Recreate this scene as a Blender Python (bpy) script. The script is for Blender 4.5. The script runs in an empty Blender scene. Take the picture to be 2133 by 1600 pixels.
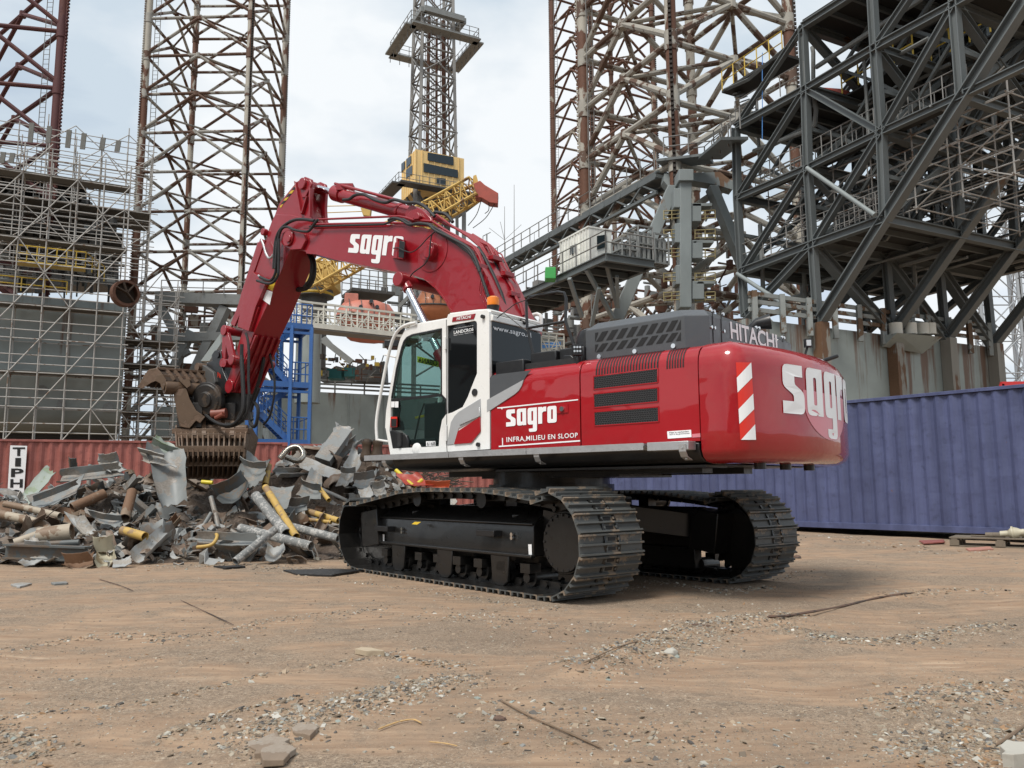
import bpy, math, random
import numpy as np
from mathutils import Vector, Matrix
from mathutils.geometry import tessellate_polygon
R = math.radians
scene = bpy.context.scene
# ---------------- camera ----------------
FPX, PITCH, ROLL, EYE = 1669.6, .1282, -.0061, 1.1427
CXP, CYP = 1066.5, 800.0
_cp, _sp, _cr, _sr = math.cos(PITCH), math.sin(PITCH), math.cos(ROLL), math.sin(ROLL)
_r0, _f0, _u0 = Vector((1, 0, 0)), Vector((0, _cp, _sp)), Vector((0, -_sp, _cp))
CAM_R = _cr*_r0 + _sr*_u0
CAM_U = -_sr*_r0 + _cr*_u0
CAM_F = _f0
CAM_O = Vector((0, 0, EYE))
cam_data = bpy.data.cameras.new('camera')
cam = bpy.data.objects.new('camera', cam_data)
scene.collection.objects.link(cam)
cam_data.sensor_width = 36
cam_data.lens = FPX*36/2133
cam_data.clip_start, cam_data.clip_end = .05, 4000
mw = Matrix.Identity(4)
for i in range(3):
    mw[i][0], mw[i][1], mw[i][2], mw[i][3] = CAM_R[i], CAM_U[i], -CAM_F[i], CAM_O[i]
cam.matrix_world = mw
scene.camera = cam
# ---------------- world, sun, exposure ----------------
SUN_EL, SUN_AZ = R(56), R(215)
world = bpy.data.worlds.new('World'); scene.world = world; world.use_nodes = True
wt = world.node_tree; wt.nodes.clear()
def wn(t, **k):
    n = wt.nodes.new(t)
    for a, b in k.items(): setattr(n, a, b)
    return n
wout = wn('ShaderNodeOutputWorld'); wbg = wn('ShaderNodeBackground')
sky = wn('ShaderNodeTexSky', sky_type='NISHITA', sun_disc=False, sun_elevation=SUN_EL, sun_rotation=SUN_AZ)
sky.dust_density = 1.5; sky.air_density = 1.0; sky.ozone_density = 1.6
tc = wn('ShaderNodeTexCoord')
mp = wn('ShaderNodeMapping'); mp.inputs['Scale'].default_value = (1, 1, 2.1); mp.inputs['Location'].default_value = (3.1, .6, .35)
n1 = wn('ShaderNodeTexNoise'); n1.inputs['Scale'].default_value = 1.7; n1.inputs['Detail'].default_value = 9; n1.inputs['Roughness'].default_value = .5; n1.inputs['Distortion'].default_value = .35
n2 = wn('ShaderNodeTexNoise'); n2.inputs['Scale'].default_value = 2.4; n2.inputs['Detail'].default_value = 6; n2.inputs['Roughness'].default_value = .5
r1 = wn('ShaderNodeValToRGB'); r1.color_ramp.elements[0].position = .22; r1.color_ramp.elements[1].position = .46
r2 = wn('ShaderNodeValToRGB')
r2.color_ramp.elements[0].position = .43; r2.color_ramp.elements[0].color = (4.4, 5.1, 5.75, 1)
r2.color_ramp.elements[1].position = .57; r2.color_ramp.elements[1].color = (6.6, 6.85, 7.05, 1)
mx = wn('ShaderNodeMix', data_type='RGBA')
L = wt.links.new
L(tc.outputs['Generated'], mp.inputs['Vector']); L(mp.outputs[0], n1.inputs['Vector']); L(mp.outputs[0], n2.inputs['Vector'])
L(n1.outputs['Fac'], r1.inputs['Fac']); L(n2.outputs['Fac'], r2.inputs['Fac'])
L(r1.outputs['Color'], mx.inputs[0]); L(sky.outputs[0], mx.inputs[6]); L(r2.outputs['Color'], mx.inputs[7])
L(mx.outputs[2], wbg.inputs['Color']); wbg.inputs['Strength'].default_value = .1
L(wbg.outputs[0], wout.inputs['Surface'])
sd = bpy.data.lights.new('sun', 'SUN'); sd.energy = 2.5; sd.angle = R(20); sd.color = (1, .95, .88)
sun = bpy.data.objects.new('sun', sd); scene.collection.objects.link(sun)
sdir = Vector((math.sin(SUN_AZ)*math.cos(SUN_EL), math.cos(SUN_AZ)*math.cos(SUN_EL), math.sin(SUN_EL)))
sun.rotation_euler = sdir.to_track_quat('Z', 'Y').to_euler()
sun.location = (-20, -20, 60)
vs = scene.view_settings
vs.view_transform = 'Standard'; vs.look = 'None'; vs.gamma = 1; vs.exposure = .5; vs.use_curve_mapping = False
# ---------------- helpers ----------------
rng = random.Random(7)
def tag(o, label=None, cat=None, group=None, kind=None):
    for k, v in (('label', label), ('category', cat), ('group', group), ('kind', kind)):
        if v: o[k] = v
    return o
WM = {}
def empty(name, loc=(0, 0, 0), rz=0, label=None, cat=None, group=None):
    o = bpy.data.objects.new(name, None); scene.collection.objects.link(o)
    o.empty_display_size = .3
    o.location = loc; o.rotation_euler = (0, 0, rz)
    WM[o] = Matrix.Translation(Vector(loc)) @ Matrix.Rotation(rz, 4, 'Z')
    return tag(o, label, cat, group)
def V(*a): return Vector(a)
class MB:
    def __init__(s): s.v = []; s.f = []
    def quad(s, a, b, c, d):
        n = len(s.v); s.v += [tuple(a), tuple(b), tuple(c), tuple(d)]; s.f.append((n, n+1, n+2, n+3)); return s
    def poly(s, pts):
        n = len(s.v); s.v += [tuple(p) for p in pts]; s.f.append(tuple(range(n, n+len(pts)))); return s
    def hull8(s, p):
        n = len(s.v); s.v += [tuple(q) for q in p]
        s.f += [tuple(n+i for i in q) for q in ((0, 3, 2, 1), (4, 5, 6, 7), (0, 1, 5, 4), (1, 2, 6, 5), (2, 3, 7, 6), (3, 0, 4, 7))]
        return s
    def box(s, c, d, M=None):
        x, y, z = d[0]/2, d[1]/2, d[2]/2; c = Vector(c)
        p = [V(-x, -y, -z), V(x, -y, -z), V(x, y, -z), V(-x, y, -z), V(-x, -y, z), V(x, -y, z), V(x, y, z), V(-x, y, z)]
        if M: p = [M @ q for q in p]
        return s.hull8([q+c for q in p])
    def span(s, a, b, w, h, up=(0, 0, 1)):
        a, b = Vector(a), Vector(b); d = (b-a).normalized(); up = Vector(up)
        if abs(d.dot(up)) > .98: up = V(1, 0, 0)
        sx = d.cross(up).normalized()*w/2; uz = sx.cross(d).normalized()*h/2
        return s.hull8([a-sx-uz, a+sx-uz, a+sx+uz, a-sx+uz, b-sx-uz, b+sx-uz, b+sx+uz, b-sx+uz])
    def ibeam(s, a, b, w, h, up=(0, 0, 1), t=.12):
        a, b = Vector(a), Vector(b); d = (b-a).normalized(); up = Vector(up)
        if abs(d.dot(up)) > .98: up = V(1, 0, 0)
        sx = d.cross(up).normalized(); uz = sx.cross(d).normalized()
        s.span(a, b, w*t, h*(1-2*t), uz)
        for k in (-1, 1): s.span(a+uz*k*(h/2-h*t/2), b+uz*k*(h/2-h*t/2), w, h*t, uz)
        return s
    def tube(s, a, b, r, n=8, r2=None, cap=True):
        a, b = Vector(a), Vector(b); d = (b-a)
        if d.length < 1e-6: return s
        d.normalize(); up = V(0, 0, 1) if abs(d.z) < .9 else V(1, 0, 0)
        x = d.cross(up).normalized(); y = d.cross(x); r2 = r if r2 is None else r2
        k = len(s.v)
        for P, rr in ((a, r), (b, r2)):
            for i in range(n):
                t = 2*math.pi*i/n; s.v.append(tuple(P+x*math.cos(t)*rr+y*math.sin(t)*rr))
        for i in range(n): j = (i+1) % n; s.f.append((k+i, k+j, k+n+j, k+n+i))
        if cap: s.f += [tuple(k+i for i in range(n))[::-1], tuple(k+n+i for i in range(n))]
        return s
    def path(s, pts, r, n=8, cap=True, rs=None):
        P = [Vector(p) for p in pts]; k = len(s.v); m = len(P)
        T = [(P[min(i+1, m-1)]-P[max(i-1, 0)]).normalized() for i in range(m)]
        up = V(0, 0, 1) if abs(T[0].z) < .9 else V(1, 0, 0)
        x = T[0].cross(up).normalized()
        for i in range(m):
            x = (x-T[i]*x.dot(T[i])); x = x.normalized() if x.length > 1e-6 else T[i].orthogonal().normalized()
            y = T[i].cross(x); rr = rs[i] if rs else r
            for j in range(n):
                t = 2*math.pi*j/n; s.v.append(tuple(P[i]+x*math.cos(t)*rr+y*math.sin(t)*rr))
        for i in range(m-1):
            for j in range(n):
                q = (j+1) % n; s.f.append((k+i*n+j, k+i*n+q, k+(i+1)*n+q, k+(i+1)*n+j))
        if cap: s.f += [tuple(k+i for i in range(n))[::-1], tuple(k+(m-1)*n+i for i in range(n))]
        return s
    def prism(s, A, B, holes=()):
        """solid between two matching outlines A and B; holes = list of (A,B) outlines"""
        rings = [(A, B)]+list(holes); base = len(s.v); offs = []
        for a, b in rings:
            offs.append((len(s.v), len(a))); s.v += [tuple(p) for p in a]+[tuple(p) for p in b]
        A3 = [Vector(p) for p in A]
        nrm = sum(((A3[i]-A3[0]).cross(A3[(i+1) % len(A3)]-A3[0]) for i in range(len(A3))), Vector()).normalized()
        x = nrm.orthogonal().normalized(); y = nrm.cross(x)
        pls = [[V(Vector(p).dot(x), Vector(p).dot(y), 0) for p in a] for a, b in rings]
        idx = []
        for (o, n) in offs: idx += [(o+i, o+n+i) for i in range(n)]
        for t in tessellate_polygon(pls):
            s.f.append(tuple(idx[i][0] for i in t)); s.f.append(tuple(idx[i][1] for i in t)[::-1])
        for o, n in offs:
            for i in range(n): j = (i+1) % n; s.f.append((o+i, o+j, o+n+j, o+n+i))
        return s
    def lathe(s, a, d, prof, n=20, cap=True):
        """prof: list of (dist along d, radius)"""
        a = Vector(a); d = Vector(d).normalized()
        return s.path([a+d*p[0] for p in prof], 0, n, cap, [max(p[1], 1e-4) for p in prof]) if True else s
    def add(s, o, M=None):
        k = len(s.v)
        s.v += [tuple(M @ Vector(p)) for p in o.v] if M else o.v
        s.f += [tuple(k+i for i in f) for f in o.f]; return s
    def mesh(s, name, inv=None):
        me = bpy.data.meshes.new(name)
        vv = s.v
        if inv is not None:
            a = np.array(s.v).reshape(-1, 3); m = np.array(inv); vv = (a @ m[:3, :3].T + m[:3, 3]).tolist()
        me.from_pydata(vv, [], s.f); me.validate(); return me
    def pieces(s, pad=.004):
        par = list(range(len(s.v)))
        def find(i):
            while par[i] != i: par[i] = par[par[i]]; i = par[i]
            return i
        for f in s.f:
            r = find(f[0])
            for i in f[1:]: par[find(i)] = r
        g = {}
        for i in range(len(s.v)): g.setdefault(find(i), []).append(i)
        bb = [[np.array([s.v[i] for i in q]).min(0)-pad, np.array([s.v[i] for i in q]).max(0)+pad, [r]] for r, q in g.items()]
        ch = True
        while ch:
            ch = False
            for i in range(len(bb)):
                for j in range(i+1, len(bb)):
                    if (bb[i][0] < bb[j][1]).all() and (bb[j][0] < bb[i][1]).all():
                        bb[i] = [np.minimum(bb[i][0], bb[j][0]), np.maximum(bb[i][1], bb[j][1]), bb[i][2]+bb[j][2]]; bb.pop(j); ch = True; break
                if ch: break
        out = []
        for b in bb:
            rs_ = set(b[2]); idx = {}; m = MB()
            for f in s.f:
                if find(f[0]) in rs_:
                    t = []
                    for i in f:
                        if i not in idx: idx[i] = len(m.v); m.v.append(s.v[i])
                        t.append(idx[i])
                    m.f.append(tuple(t))
            out.append(m)
        return out
    def each(s, name, mat, parent=None, **k):
        for m in s.pieces(): o = m.build(name, mat, parent, **k)
        return o
    def build(s, name, mat, parent=None, smooth=35, bevel=0, fix=True, label=None, cat=None, group=None, kind=None):
        M = WM.get(parent, Matrix.Identity(4)) if parent else Matrix.Identity(4)
        if parent is None and s.v:
            a = np.array(s.v); c = Vector(((a[:, 0].min()+a[:, 0].max())/2, (a[:, 1].min()+a[:, 1].max())/2, a[:, 2].min()))
            M = Matrix.Translation(c)
        me = s.mesh(name, M.inverted())
        if fix:
            import bmesh
            bm = bmesh.new(); bm.from_mesh(me); bmesh.ops.recalc_face_normals(bm, faces=bm.faces); bm.to_mesh(me); bm.free()
        o = bpy.data.objects.new(name, me); scene.collection.objects.link(o)
        me.materials.append(mat)
        if smooth:
            me.shade_smooth() if hasattr(me, 'shade_smooth') else None
            me.set_sharp_from_angle(angle=R(smooth))
        if bevel:
            b = o.modifiers.new('bevel', 'BEVEL'); b.width = bevel; b.segments = 2; b.limit_method = 'ANGLE'; b.angle_limit = R(40); b.harden_normals = False
        if parent: o.parent = parent; WM[o] = M
        else: o.matrix_world = M; WM[o] = M
        return tag(o, label, cat, group, kind)
# tracing helpers: a pixel of the photograph becomes a point on a real plane
def K(x0, y0, s): return lambda pts: [(x0+a/s, y0+b/s) for a, b in pts]
def ray(px, py): return CAM_F + CAM_R*((px-CXP)/FPX) - CAM_U*((py-CYP)/FPX)
def onplane(px, py, p, n):
    d = ray(px, py); return CAM_O + d*((Vector(p)-CAM_O).dot(n)/d.dot(n))
def at(px, py, Y):
    d = ray(px, py); return CAM_O + d*(Y/d.y)
def pxof(p):
    q = Vector(p)-CAM_O; z = q.dot(CAM_F); return CXP+FPX*q.dot(CAM_R)/z, CYP-FPX*q.dot(CAM_U)/z
def bil(q, u, v):
    a, b, c, d = q   # TL TR BR BL ; v up
    t = (a[0]*(1-u)+b[0]*u, a[1]*(1-u)+b[1]*u); w = (d[0]*(1-u)+c[0]*u, d[1]*(1-u)+c[1]*u)
    return (w[0]*(1-v)+t[0]*v, w[1]*(1-v)+t[1]*v)
def smoothpath(pts, n=6):
    P = [Vector(p) for p in pts]; out = []
    for i in range(len(P)-1):
        p0 = P[max(i-1, 0)]; p1 = P[i]; p2 = P[i+1]; p3 = P[min(i+2, len(P)-1)]
        for k in range(n):
            t = k/n
            out.append(.5*((2*p1)+(p2-p0)*t+(2*p0-5*p1+4*p2-p3)*t*t+(3*p1-p0-3*p2+p3)*t**3))
    out.append(P[-1]); return out
# ---------------- text ----------------
def text2d(txt, bold=0, space=1.0):
    """mesh triangles of a text scaled to the unit box"""
    cu = bpy.data.curves.new('t', 'FONT'); cu.body = txt; cu.resolution_u = 3; cu.offset = bold; cu.space_character = space
    o = bpy.data.objects.new('t', cu); scene.collection.objects.link(o)
    bpy.context.view_layer.update()
    me = bpy.data.meshes.new_from_object(o)
    v = [(p.co.x, p.co.y) for p in me.vertices]; f = [tuple(p.vertices) for p in me.polygons]
    bpy.data.objects.remove(o); bpy.data.meshes.remove(me)
    x0 = min(p[0] for p in v); x1 = max(p[0] for p in v); y0 = min(p[1] for p in v); y1 = max(p[1] for p in v)
    return [((a-x0)/(x1-x0), (b-y0)/(y1-y0)) for a, b in v], f
def rnd(pts, rad):
    """round chosen corners: pts (x,y[,r])"""
    out = []; n = len(pts)
    for i, p in enumerate(pts):
        r = p[2] if len(p) > 2 else 0
        if not r: out.append((p[0], p[1])); continue
        a = Vector(pts[i-1][:2]); b = Vector(p[:2]); c = Vector(pts[(i+1) % n][:2])
        u = (a-b); v = (c-b); ru = min(r, u.length*.49); rv = min(r, v.length*.49); u.normalize(); v.normalize()
        for k in range(4):
            t = k/3; q = (b+u*ru)*(1-t)**2+b*2*t*(1-t)+(b+v*rv)*t*t; out.append((q.x, q.y))
    return out
def logo2d():
    """the bold condensed 'sagro' lettering, x-height 1, one (verts, tris) in units"""
    k = .14
    S = [[(0.02, 1, k), (.62, 1), (.62, .76), (.36, .76), (.36, .60, .05), (.66, .44, .1), (.66, 0, k), (0, 0), (0, .25), (.32, .25), (.32, .38, .05), (.02, .55, .1)]]
    A = [[(.02, 1, k), (.66, 1), (.66, 0), (.42, 0), (.42, .05), (.36, 0, .05), (.02, 0, k)], [(.28, .8, .04), (.28, .22, .04), (.40, .22, .04), (.40, .8, .04)]]
    G = [[(.02, 1, k), (.66, 1), (.66, -.44, k), (.1, -.44, k), (.1, -.24), (.38, -.24, .04), (.38, 0), (.02, 0, k)], [(.28, .8, .04), (.28, .22, .04), (.40, .22, .04), (.40, .8, .04)]]
    Rr = [[(0, 1), (.27, 1), (.3, .95), (.38, 1, .03), (.56, 1), (.56, .72), (.36, .72, .08), (.28, .62), (.28, 0), (0, 0)]]
    O = [[(.02, 1, k), (.66, 1, k), (.66, 0, k), (.02, 0, k)], [(.28, .8, .04), (.28, .22, .04), (.40, .22, .04), (.40, .8, .04)]]
    vs, fs = [], []; x = 0
    for g, w in ((S, .73), (A, .74), (G, .74), (Rr, .62), (O, .66)):
        rs = [rnd(r, k) for r in g]; b = len(vs); idx = []
        for r in rs:
            for p in r: vs.append((p[0]+x, p[1]))
        for t in tessellate_polygon([[V(p[0], p[1], 0) for p in r] for r in rs]): fs.append(tuple(b+i for i in t))
        x += w
    return [(a/x, b) for a, b in vs], fs
LOGO = logo2d()
def decal(shape, quad, place, name, mat, parent, label=None, logo=False):
    v, f = shape; m = MB(); m.v = [tuple(place(*bil(quad, a, b))) for a, b in v]; m.f = list(f)
    return m.build(name, mat, parent, smooth=0, fix=False, label=label)
# ---------------- materials ----------------
class NT:
    def __init__(s, name):
        s.m = bpy.data.materials.new(name); s.m.use_nodes = True; s.t = s.m.node_tree; s.t.nodes.clear()
        s.out = s.t.nodes.new('ShaderNodeOutputMaterial'); s.b = s.t.nodes.new('ShaderNodeBsdfPrincipled')
        s.t.links.new(s.b.outputs[0], s.out.inputs[0])
        s.tc = s.t.nodes.new('ShaderNodeTexCoord')
    def n(s, typ, ins={}, **k):
        q = s.t.nodes.new(typ)
        for a, b in k.items(): setattr(q, a, b)
        for a, b in ins.items():
            if isinstance(b, bpy.types.NodeSocket): s.t.links.new(b, q.inputs[a])
            else: q.inputs[a].default_value = b
        return q
    def map(s, scale=(1, 1, 1), loc=(0, 0, 0), rot=(0, 0, 0), src='Object'):
        return s.n('ShaderNodeMapping', {'Vector': s.tc.outputs[src], 'Scale': scale, 'Location': loc, 'Rotation': rot}).outputs[0]
    def noise(s, vec, scale, detail=6, rough=.6, dist=0):
        return s.n('ShaderNodeTexNoise', {'Vector': vec, 'Scale': scale, 'Detail': detail, 'Roughness': rough, 'Distortion': dist}).outputs['Fac']
    def ramp(s, fac, a, b, ca=(0, 0, 0, 1), cb=(1, 1, 1, 1)):
        q = s.n('ShaderNodeValToRGB', {'Fac': fac}); e = q.color_ramp.elements
        e[0].position, e[1].position, e[0].color, e[1].color = a, b, ca, cb; return q.outputs['Color']
    def mix(s, fac, a, b, mode='MIX'):
        q = s.t.nodes.new('ShaderNodeMix'); q.data_type = 'RGBA'; q.blend_type = mode
        for i, x in ((0, fac), (6, a), (7, b)):
            if isinstance(x, bpy.types.NodeSocket): s.t.links.new(x, q.inputs[i])
            else: q.inputs[i].default_value = x if i == 0 else (tuple(x)+(1,))[:4]
        return q.outputs[2]
    def math(s, op, a, b=0):
        q = s.t.nodes.new('ShaderNodeMath'); q.operation = op
        for i, x in ((0, a), (1, b)):
            if isinstance(x, bpy.types.NodeSocket): s.t.links.new(x, q.inputs[i])
            else: q.inputs[i].default_value = x
        return q.outputs[0]
    def set(s, **k):
        for a, b in k.items():
            a = {'color': 'Base Color', 'rough': 'Roughness', 'metal': 'Metallic', 'coat': 'Coat Weight', 'coatr': 'Coat Roughness', 'normal': 'Normal', 'spec': 'Specular IOR Level', 'alpha': 'Alpha', 'trans': 'Transmission Weight', 'emit': 'Emission Color', 'es': 'Emission Strength'}[a]
            if isinstance(b, bpy.types.NodeSocket): s.t.links.new(b, s.b.inputs[a])
            else:
                if isinstance(b, tuple) and len(b) == 3: b = b+(1,)
                s.b.inputs[a].default_value = b
        return s
    def bump(s, h, strength=.3, dist=.02, normal=None):
        i = {'Height': h, 'Strength': strength, 'Distance': dist}
        if normal is not None: i['Normal'] = normal
        return s.n('ShaderNodeBump', i).outputs[0]
def m_paint(name, col, rough=.35, coat=0, dirt=.25, dirtcol=(.12, .09, .06), bump=.0, metal=0, sc=1.5, spec=.5, wave=0):
    t = NT(name); v = t.map()
    n = t.noise(v, sc, 8, .65); g = t.noise(v, sc*9, 4, .6)
    c = t.mix(t.ramp(n, .45, .75), col, tuple(x*.82 for x in col))
    c = t.mix(t.math('MULTIPLY', t.ramp(t.math('MULTIPLY', n, g), .26, .42), dirt), c, dirtcol)
    t.set(color=c, rough=t.ramp(g, .3, .7, (rough*.8,)*3+(1,), (min(1, rough*1.3),)*3+(1,)), coat=coat, coatr=.03, metal=metal, spec=spec)
    if bump: t.set(normal=t.bump(g, bump, .01))
    if wave:
        nb = t.bump(t.noise(v, 1.3, 2, .5), wave, .5); t.set(normal=nb); t.t.links.new(nb, t.b.inputs['Coat Normal'])
    return t.m
def m_rust(name, paint, rust=(.10, .038, .018), rust2=(.2, .09, .045), amt=.5, sc=1.2, stretch=(1, 1, .35), rough=.75, bump=.4):
    """flaking paint over rust: amt = share of rust"""
    t = NT(name); v = t.map(stretch); n = t.noise(v, sc, 10, .62, .2); n3 = t.noise(t.map(), sc*.33, 3); g = t.noise(t.map(), sc*8, 5)
    s_ = t.math('ADD', n, t.math('MULTIPLY', t.math('SUBTRACT', n3, .5), .7))
    p = .5+(amt-.5)*.55
    mask = t.ramp(s_, p-.015, p+.015)
    rc = t.mix(g, rust, rust2); pc = t.mix(t.ramp(n, .4, .7), tuple(x*.8 for x in paint), paint)
    c = t.mix(mask, rc, pc)
    t.set(color=c, rough=rough, normal=t.bump(t.math('ADD', mask, t.math('MULTIPLY', g, .5)), bump, .02)); return t.m
def m_plain(name, col, rough=.5, metal=0, spec=.5):
    return NT(name).set(color=col, rough=rough, metal=metal, spec=spec).m
def m_glass(name, tint=(.55, .68, .66), gl=.12, rough=.0):
    t = NT(name); t.t.nodes.remove(t.b)
    tr = t.n('ShaderNodeBsdfTransparent', {'Color': tint+(1,)}); gs = t.n('ShaderNodeBsdfGlossy', {'Color': (.9, .95, .95, 1), 'Roughness': rough})
    fr = t.n('ShaderNodeLayerWeight', {'Blend': .5}); f = t.math('ADD', t.math('MULTIPLY', t.math('POWER', fr.outputs['Facing'], 4.0), .9), .03+gl)
    mxs = t.n('ShaderNodeMixShader', {0: f}); t.t.links.new(tr.outputs[0], mxs.inputs[1]); t.t.links.new(gs.outputs[0], mxs.inputs[2])
    t.t.links.new(mxs.outputs[0], t.out.inputs[0]); return t.m
M = {}
M['red'] = m_paint('red_paint', (.34, .004, .009), .42, 1.0, .05, (.25, .12, .09), bump=0, wave=.03, spec=.25)
M['redarm'] = m_paint('arm_red_paint', (.27, .005, .012), .36, .4, .14, (.2, .09, .07), wave=.03)
M['white'] = m_paint('white_paint', (.80, .80, .78), .3, .4, .05)
M['black'] = m_paint('black_paint', (.012, .012, .013), .35, .1, .1, (.05, .045, .04))
M['frameblack'] = m_paint('undercarriage_black', (.011, .0105, .01), .33, .15, .12, (.04, .035, .03))
M['grey'] = m_paint('hood_grey', (.07, .075, .082), .4, .2, .1)
M['silver'] = m_paint('silver_paint', (.45, .46, .47), .35, .3, .05, metal=.3)
M['chrome'] = m_plain('chrome_rod', (.75, .76, .78), .12, 1)
M['galv'] = m_paint('galvanised_steel', (.5, .51, .52), .4, 0, .2, (.3, .3, .3), .1, .7, 6)
M['rubber'] = m_paint('black_rubber', (.016, .016, .017), .5, 0, .3, (.06, .055, .05), sc=4)
M['decal'] = m_plain('white_lettering', (.82, .83, .84), .35)
M['pink'] = m_plain('pink_logo_disc', (.62, .2, .24), .3)
M['orange'] = m_plain('red_reflective', (.66, .032, .018), .3)
M['yellow'] = m_paint('yellow_paint', (.62, .42, .03), .5, 0, .3)
M['amber'] = m_plain('amber_plastic', (.8, .22, .02), .2)
M['glass'] = m_glass('cab_glass', (.60, .72, .70), .03)
M['darkglass'] = m_plain('dark_glass', (.006, .007, .008), .03, 0, .5)
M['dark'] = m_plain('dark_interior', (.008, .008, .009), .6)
M['lamp'] = m_plain('lamp_lens', (.6, .62, .62), .15, .5)
M['blackdecal'] = m_plain('black_lettering', (.01, .01, .01), .5)
M['steel'] = m_rust('track_steel', (.085, .09, .088), (.13, .10, .075), (.25, .20, .15), .36, 5, (1, 1, 1), .5, .25)
M['grille'] = m_plain('grille_mesh', (.06, .062, .065), .45)
M['hivis'] = m_plain('yellow_board', (.85, .85, .05), .5)
M['redmark'] = m_plain('red_marking', (.5, .03, .01), .5)
M['brown'] = m_rust('grab_brown', (.115, .07, .04), (.065, .035, .02), (.19, .12, .075), .45, 3, (1, 1, 1), .55, .3)
M['brownblack'] = m_rust('grab_dark', (.022, .019, .017), (.045, .03, .02), (.07, .05, .035), .35, 3, (1, 1, 1), .5, .2)
M['brownred'] = m_plain('grab_red', (.2, .05, .03), .5)
M['darkrust'] = m_plain('dark_rust', (.045, .029, .019), .8)
M['leg'] = m_rust('rusted_leg_paint', (.42, .39, .33), (.075, .03, .016), (.15, .065, .035), .52, .8)
M['leg2'] = m_rust('brown_leg_paint', (.30, .26, .21), (.065, .028, .016), (.13, .055, .03), .68, .8)
M['leggrey'] = m_rust('grey_brace_paint', (.34, .325, .29), (.06, .03, .018), (.13, .065, .038), .52, 1.1, (1, 1, 1))
M['leggrey2'] = m_rust('brown_grey_brace_paint', (.36, .34, .295), (.06, .034, .022), (.13, .072, .045), .44, 1.0, (1, 1, 1))
M['redleg'] = m_rust('red_leg_paint', (.085, .024, .024), (.05, .018, .014), (.12, .03, .02), .3, .7)
M['rack'] = m_plain('dark_rack', (.025, .018, .014), .8)
M['beam'] = m_rust('grey_beam_paint', (.125, .14, .142), (.06, .035, .022), (.12, .075, .045), .14, .7, (1, 1, .3), .55, .15)
M['beamlight'] = m_rust('light_grey_beam', (.24, .27, .27), (.12, .06, .03), (.2, .12, .07), .12, .8, (1, 1, .3), .55, .15)
M['deck'] = m_plain('dark_deck', (.03, .03, .028), .8)
M['galvdull'] = m_plain('dull_tube', (.20, .195, .185), .6, .0)
M['scaf'] = m_rust('scaffold_tube', (.40, .385, .36), (.16, .11, .08), (.22, .16, .12), .25, 3, (1, 1, 1), .6, 0)
M['board'] = m_paint('scaffold_board', (.10, .09, .075), .8, 0, .4)
M['boardgrey'] = m_paint('guard_board', (.13, .13, .12), .8, 0, .3)
M['ydull'] = m_paint('faded_yellow_rail', (.30, .25, .12), .6, 0, .4)
M['yrail'] = m_paint('yellow_rail_paint', (.55, .38, .05), .5, 0, .3)
M['ycrane'] = m_rust('yellow_crane_paint', (.66, .44, .13), (.12, .06, .03), (.2, .1, .05), .15, 1, (1, 1, 1))
M['yhouse'] = m_rust('yellow_house_paint', (.85, .60, .26), (.12, .07, .04), (.3, .18, .08), .10, .7)
M['blue'] = m_paint('blue_stair_paint', (.03, .115, .34), .4, .1, .15)
M['wht'] = m_rust('white_gangway_paint', (.66, .64, .56), (.14, .08, .05), (.3, .2, .12), .12, 1.5, (1, 1, 1), .5, .05)
M['lifeboat'] = m_paint('faded_pink_lifeboat', (.50, .17, .12), .45, .1, .25, (.2, .08, .05))
M['lifeboat2'] = m_paint('orange_lifeboat', (.55, .20, .09), .45, .1, .25, (.2, .08, .05))
M['redhead'] = m_paint('red_crane_head', (.38, .075, .05), .5, 0, .3)
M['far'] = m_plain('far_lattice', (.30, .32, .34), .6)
M['mach'] = m_paint('dark_machinery', (.07, .07, .068), .6, 0, .4)
M['machl'] = m_paint('grey_machinery', (.2, .21, .205), .6, 0, .4)
def m_hull(name, base, rustamt=.3, line=.35):
    t = NT(name); v = t.map((1.0, 1.0, .10)); n = t.noise(v, 1.6, 8, .65); top = t.noise(t.map((1, 1, .02)), 2.3, 4)
    g = t.noise(t.map(), .5, 4); sep = t.n('ShaderNodeSeparateXYZ', {'Vector': t.tc.outputs['Generated']})
    h = t.math('POWER', sep.outputs['Z'], 1.2)
    k = t.math('ADD', t.math('MULTIPLY', n, .7), t.math('MULTIPLY', top, .5))
    msk = t.ramp(t.math('ADD', t.math('MULTIPLY', k, 1.0), t.math('MULTIPLY', h, .16)), .80-rustamt*.3, .90-rustamt*.3)
    c0 = t.mix(t.ramp(g, .35, .7), base, tuple(x*.8 for x in base)); rc = t.mix(n, (.16, .07, .03), (.09, .04, .02))
    t.set(color=t.mix(t.math('MULTIPLY', msk, .85), c0, rc), rough=.55, normal=t.bump(g, .15, .05)); return t.m
M['hull'] = m_hull('grey_hull_paint', (.29, .33, .32), .06)
M['hullp'] = m_hull('streaked_hull_paint', (.29, .33, .315), .27)
M['hull2'] = m_hull('grey_tank_paint', (.25, .28, .27), .07)
M['hulldark'] = m_plain('hull_backdrop_dark', (.028, .029, .03), .6)
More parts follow.
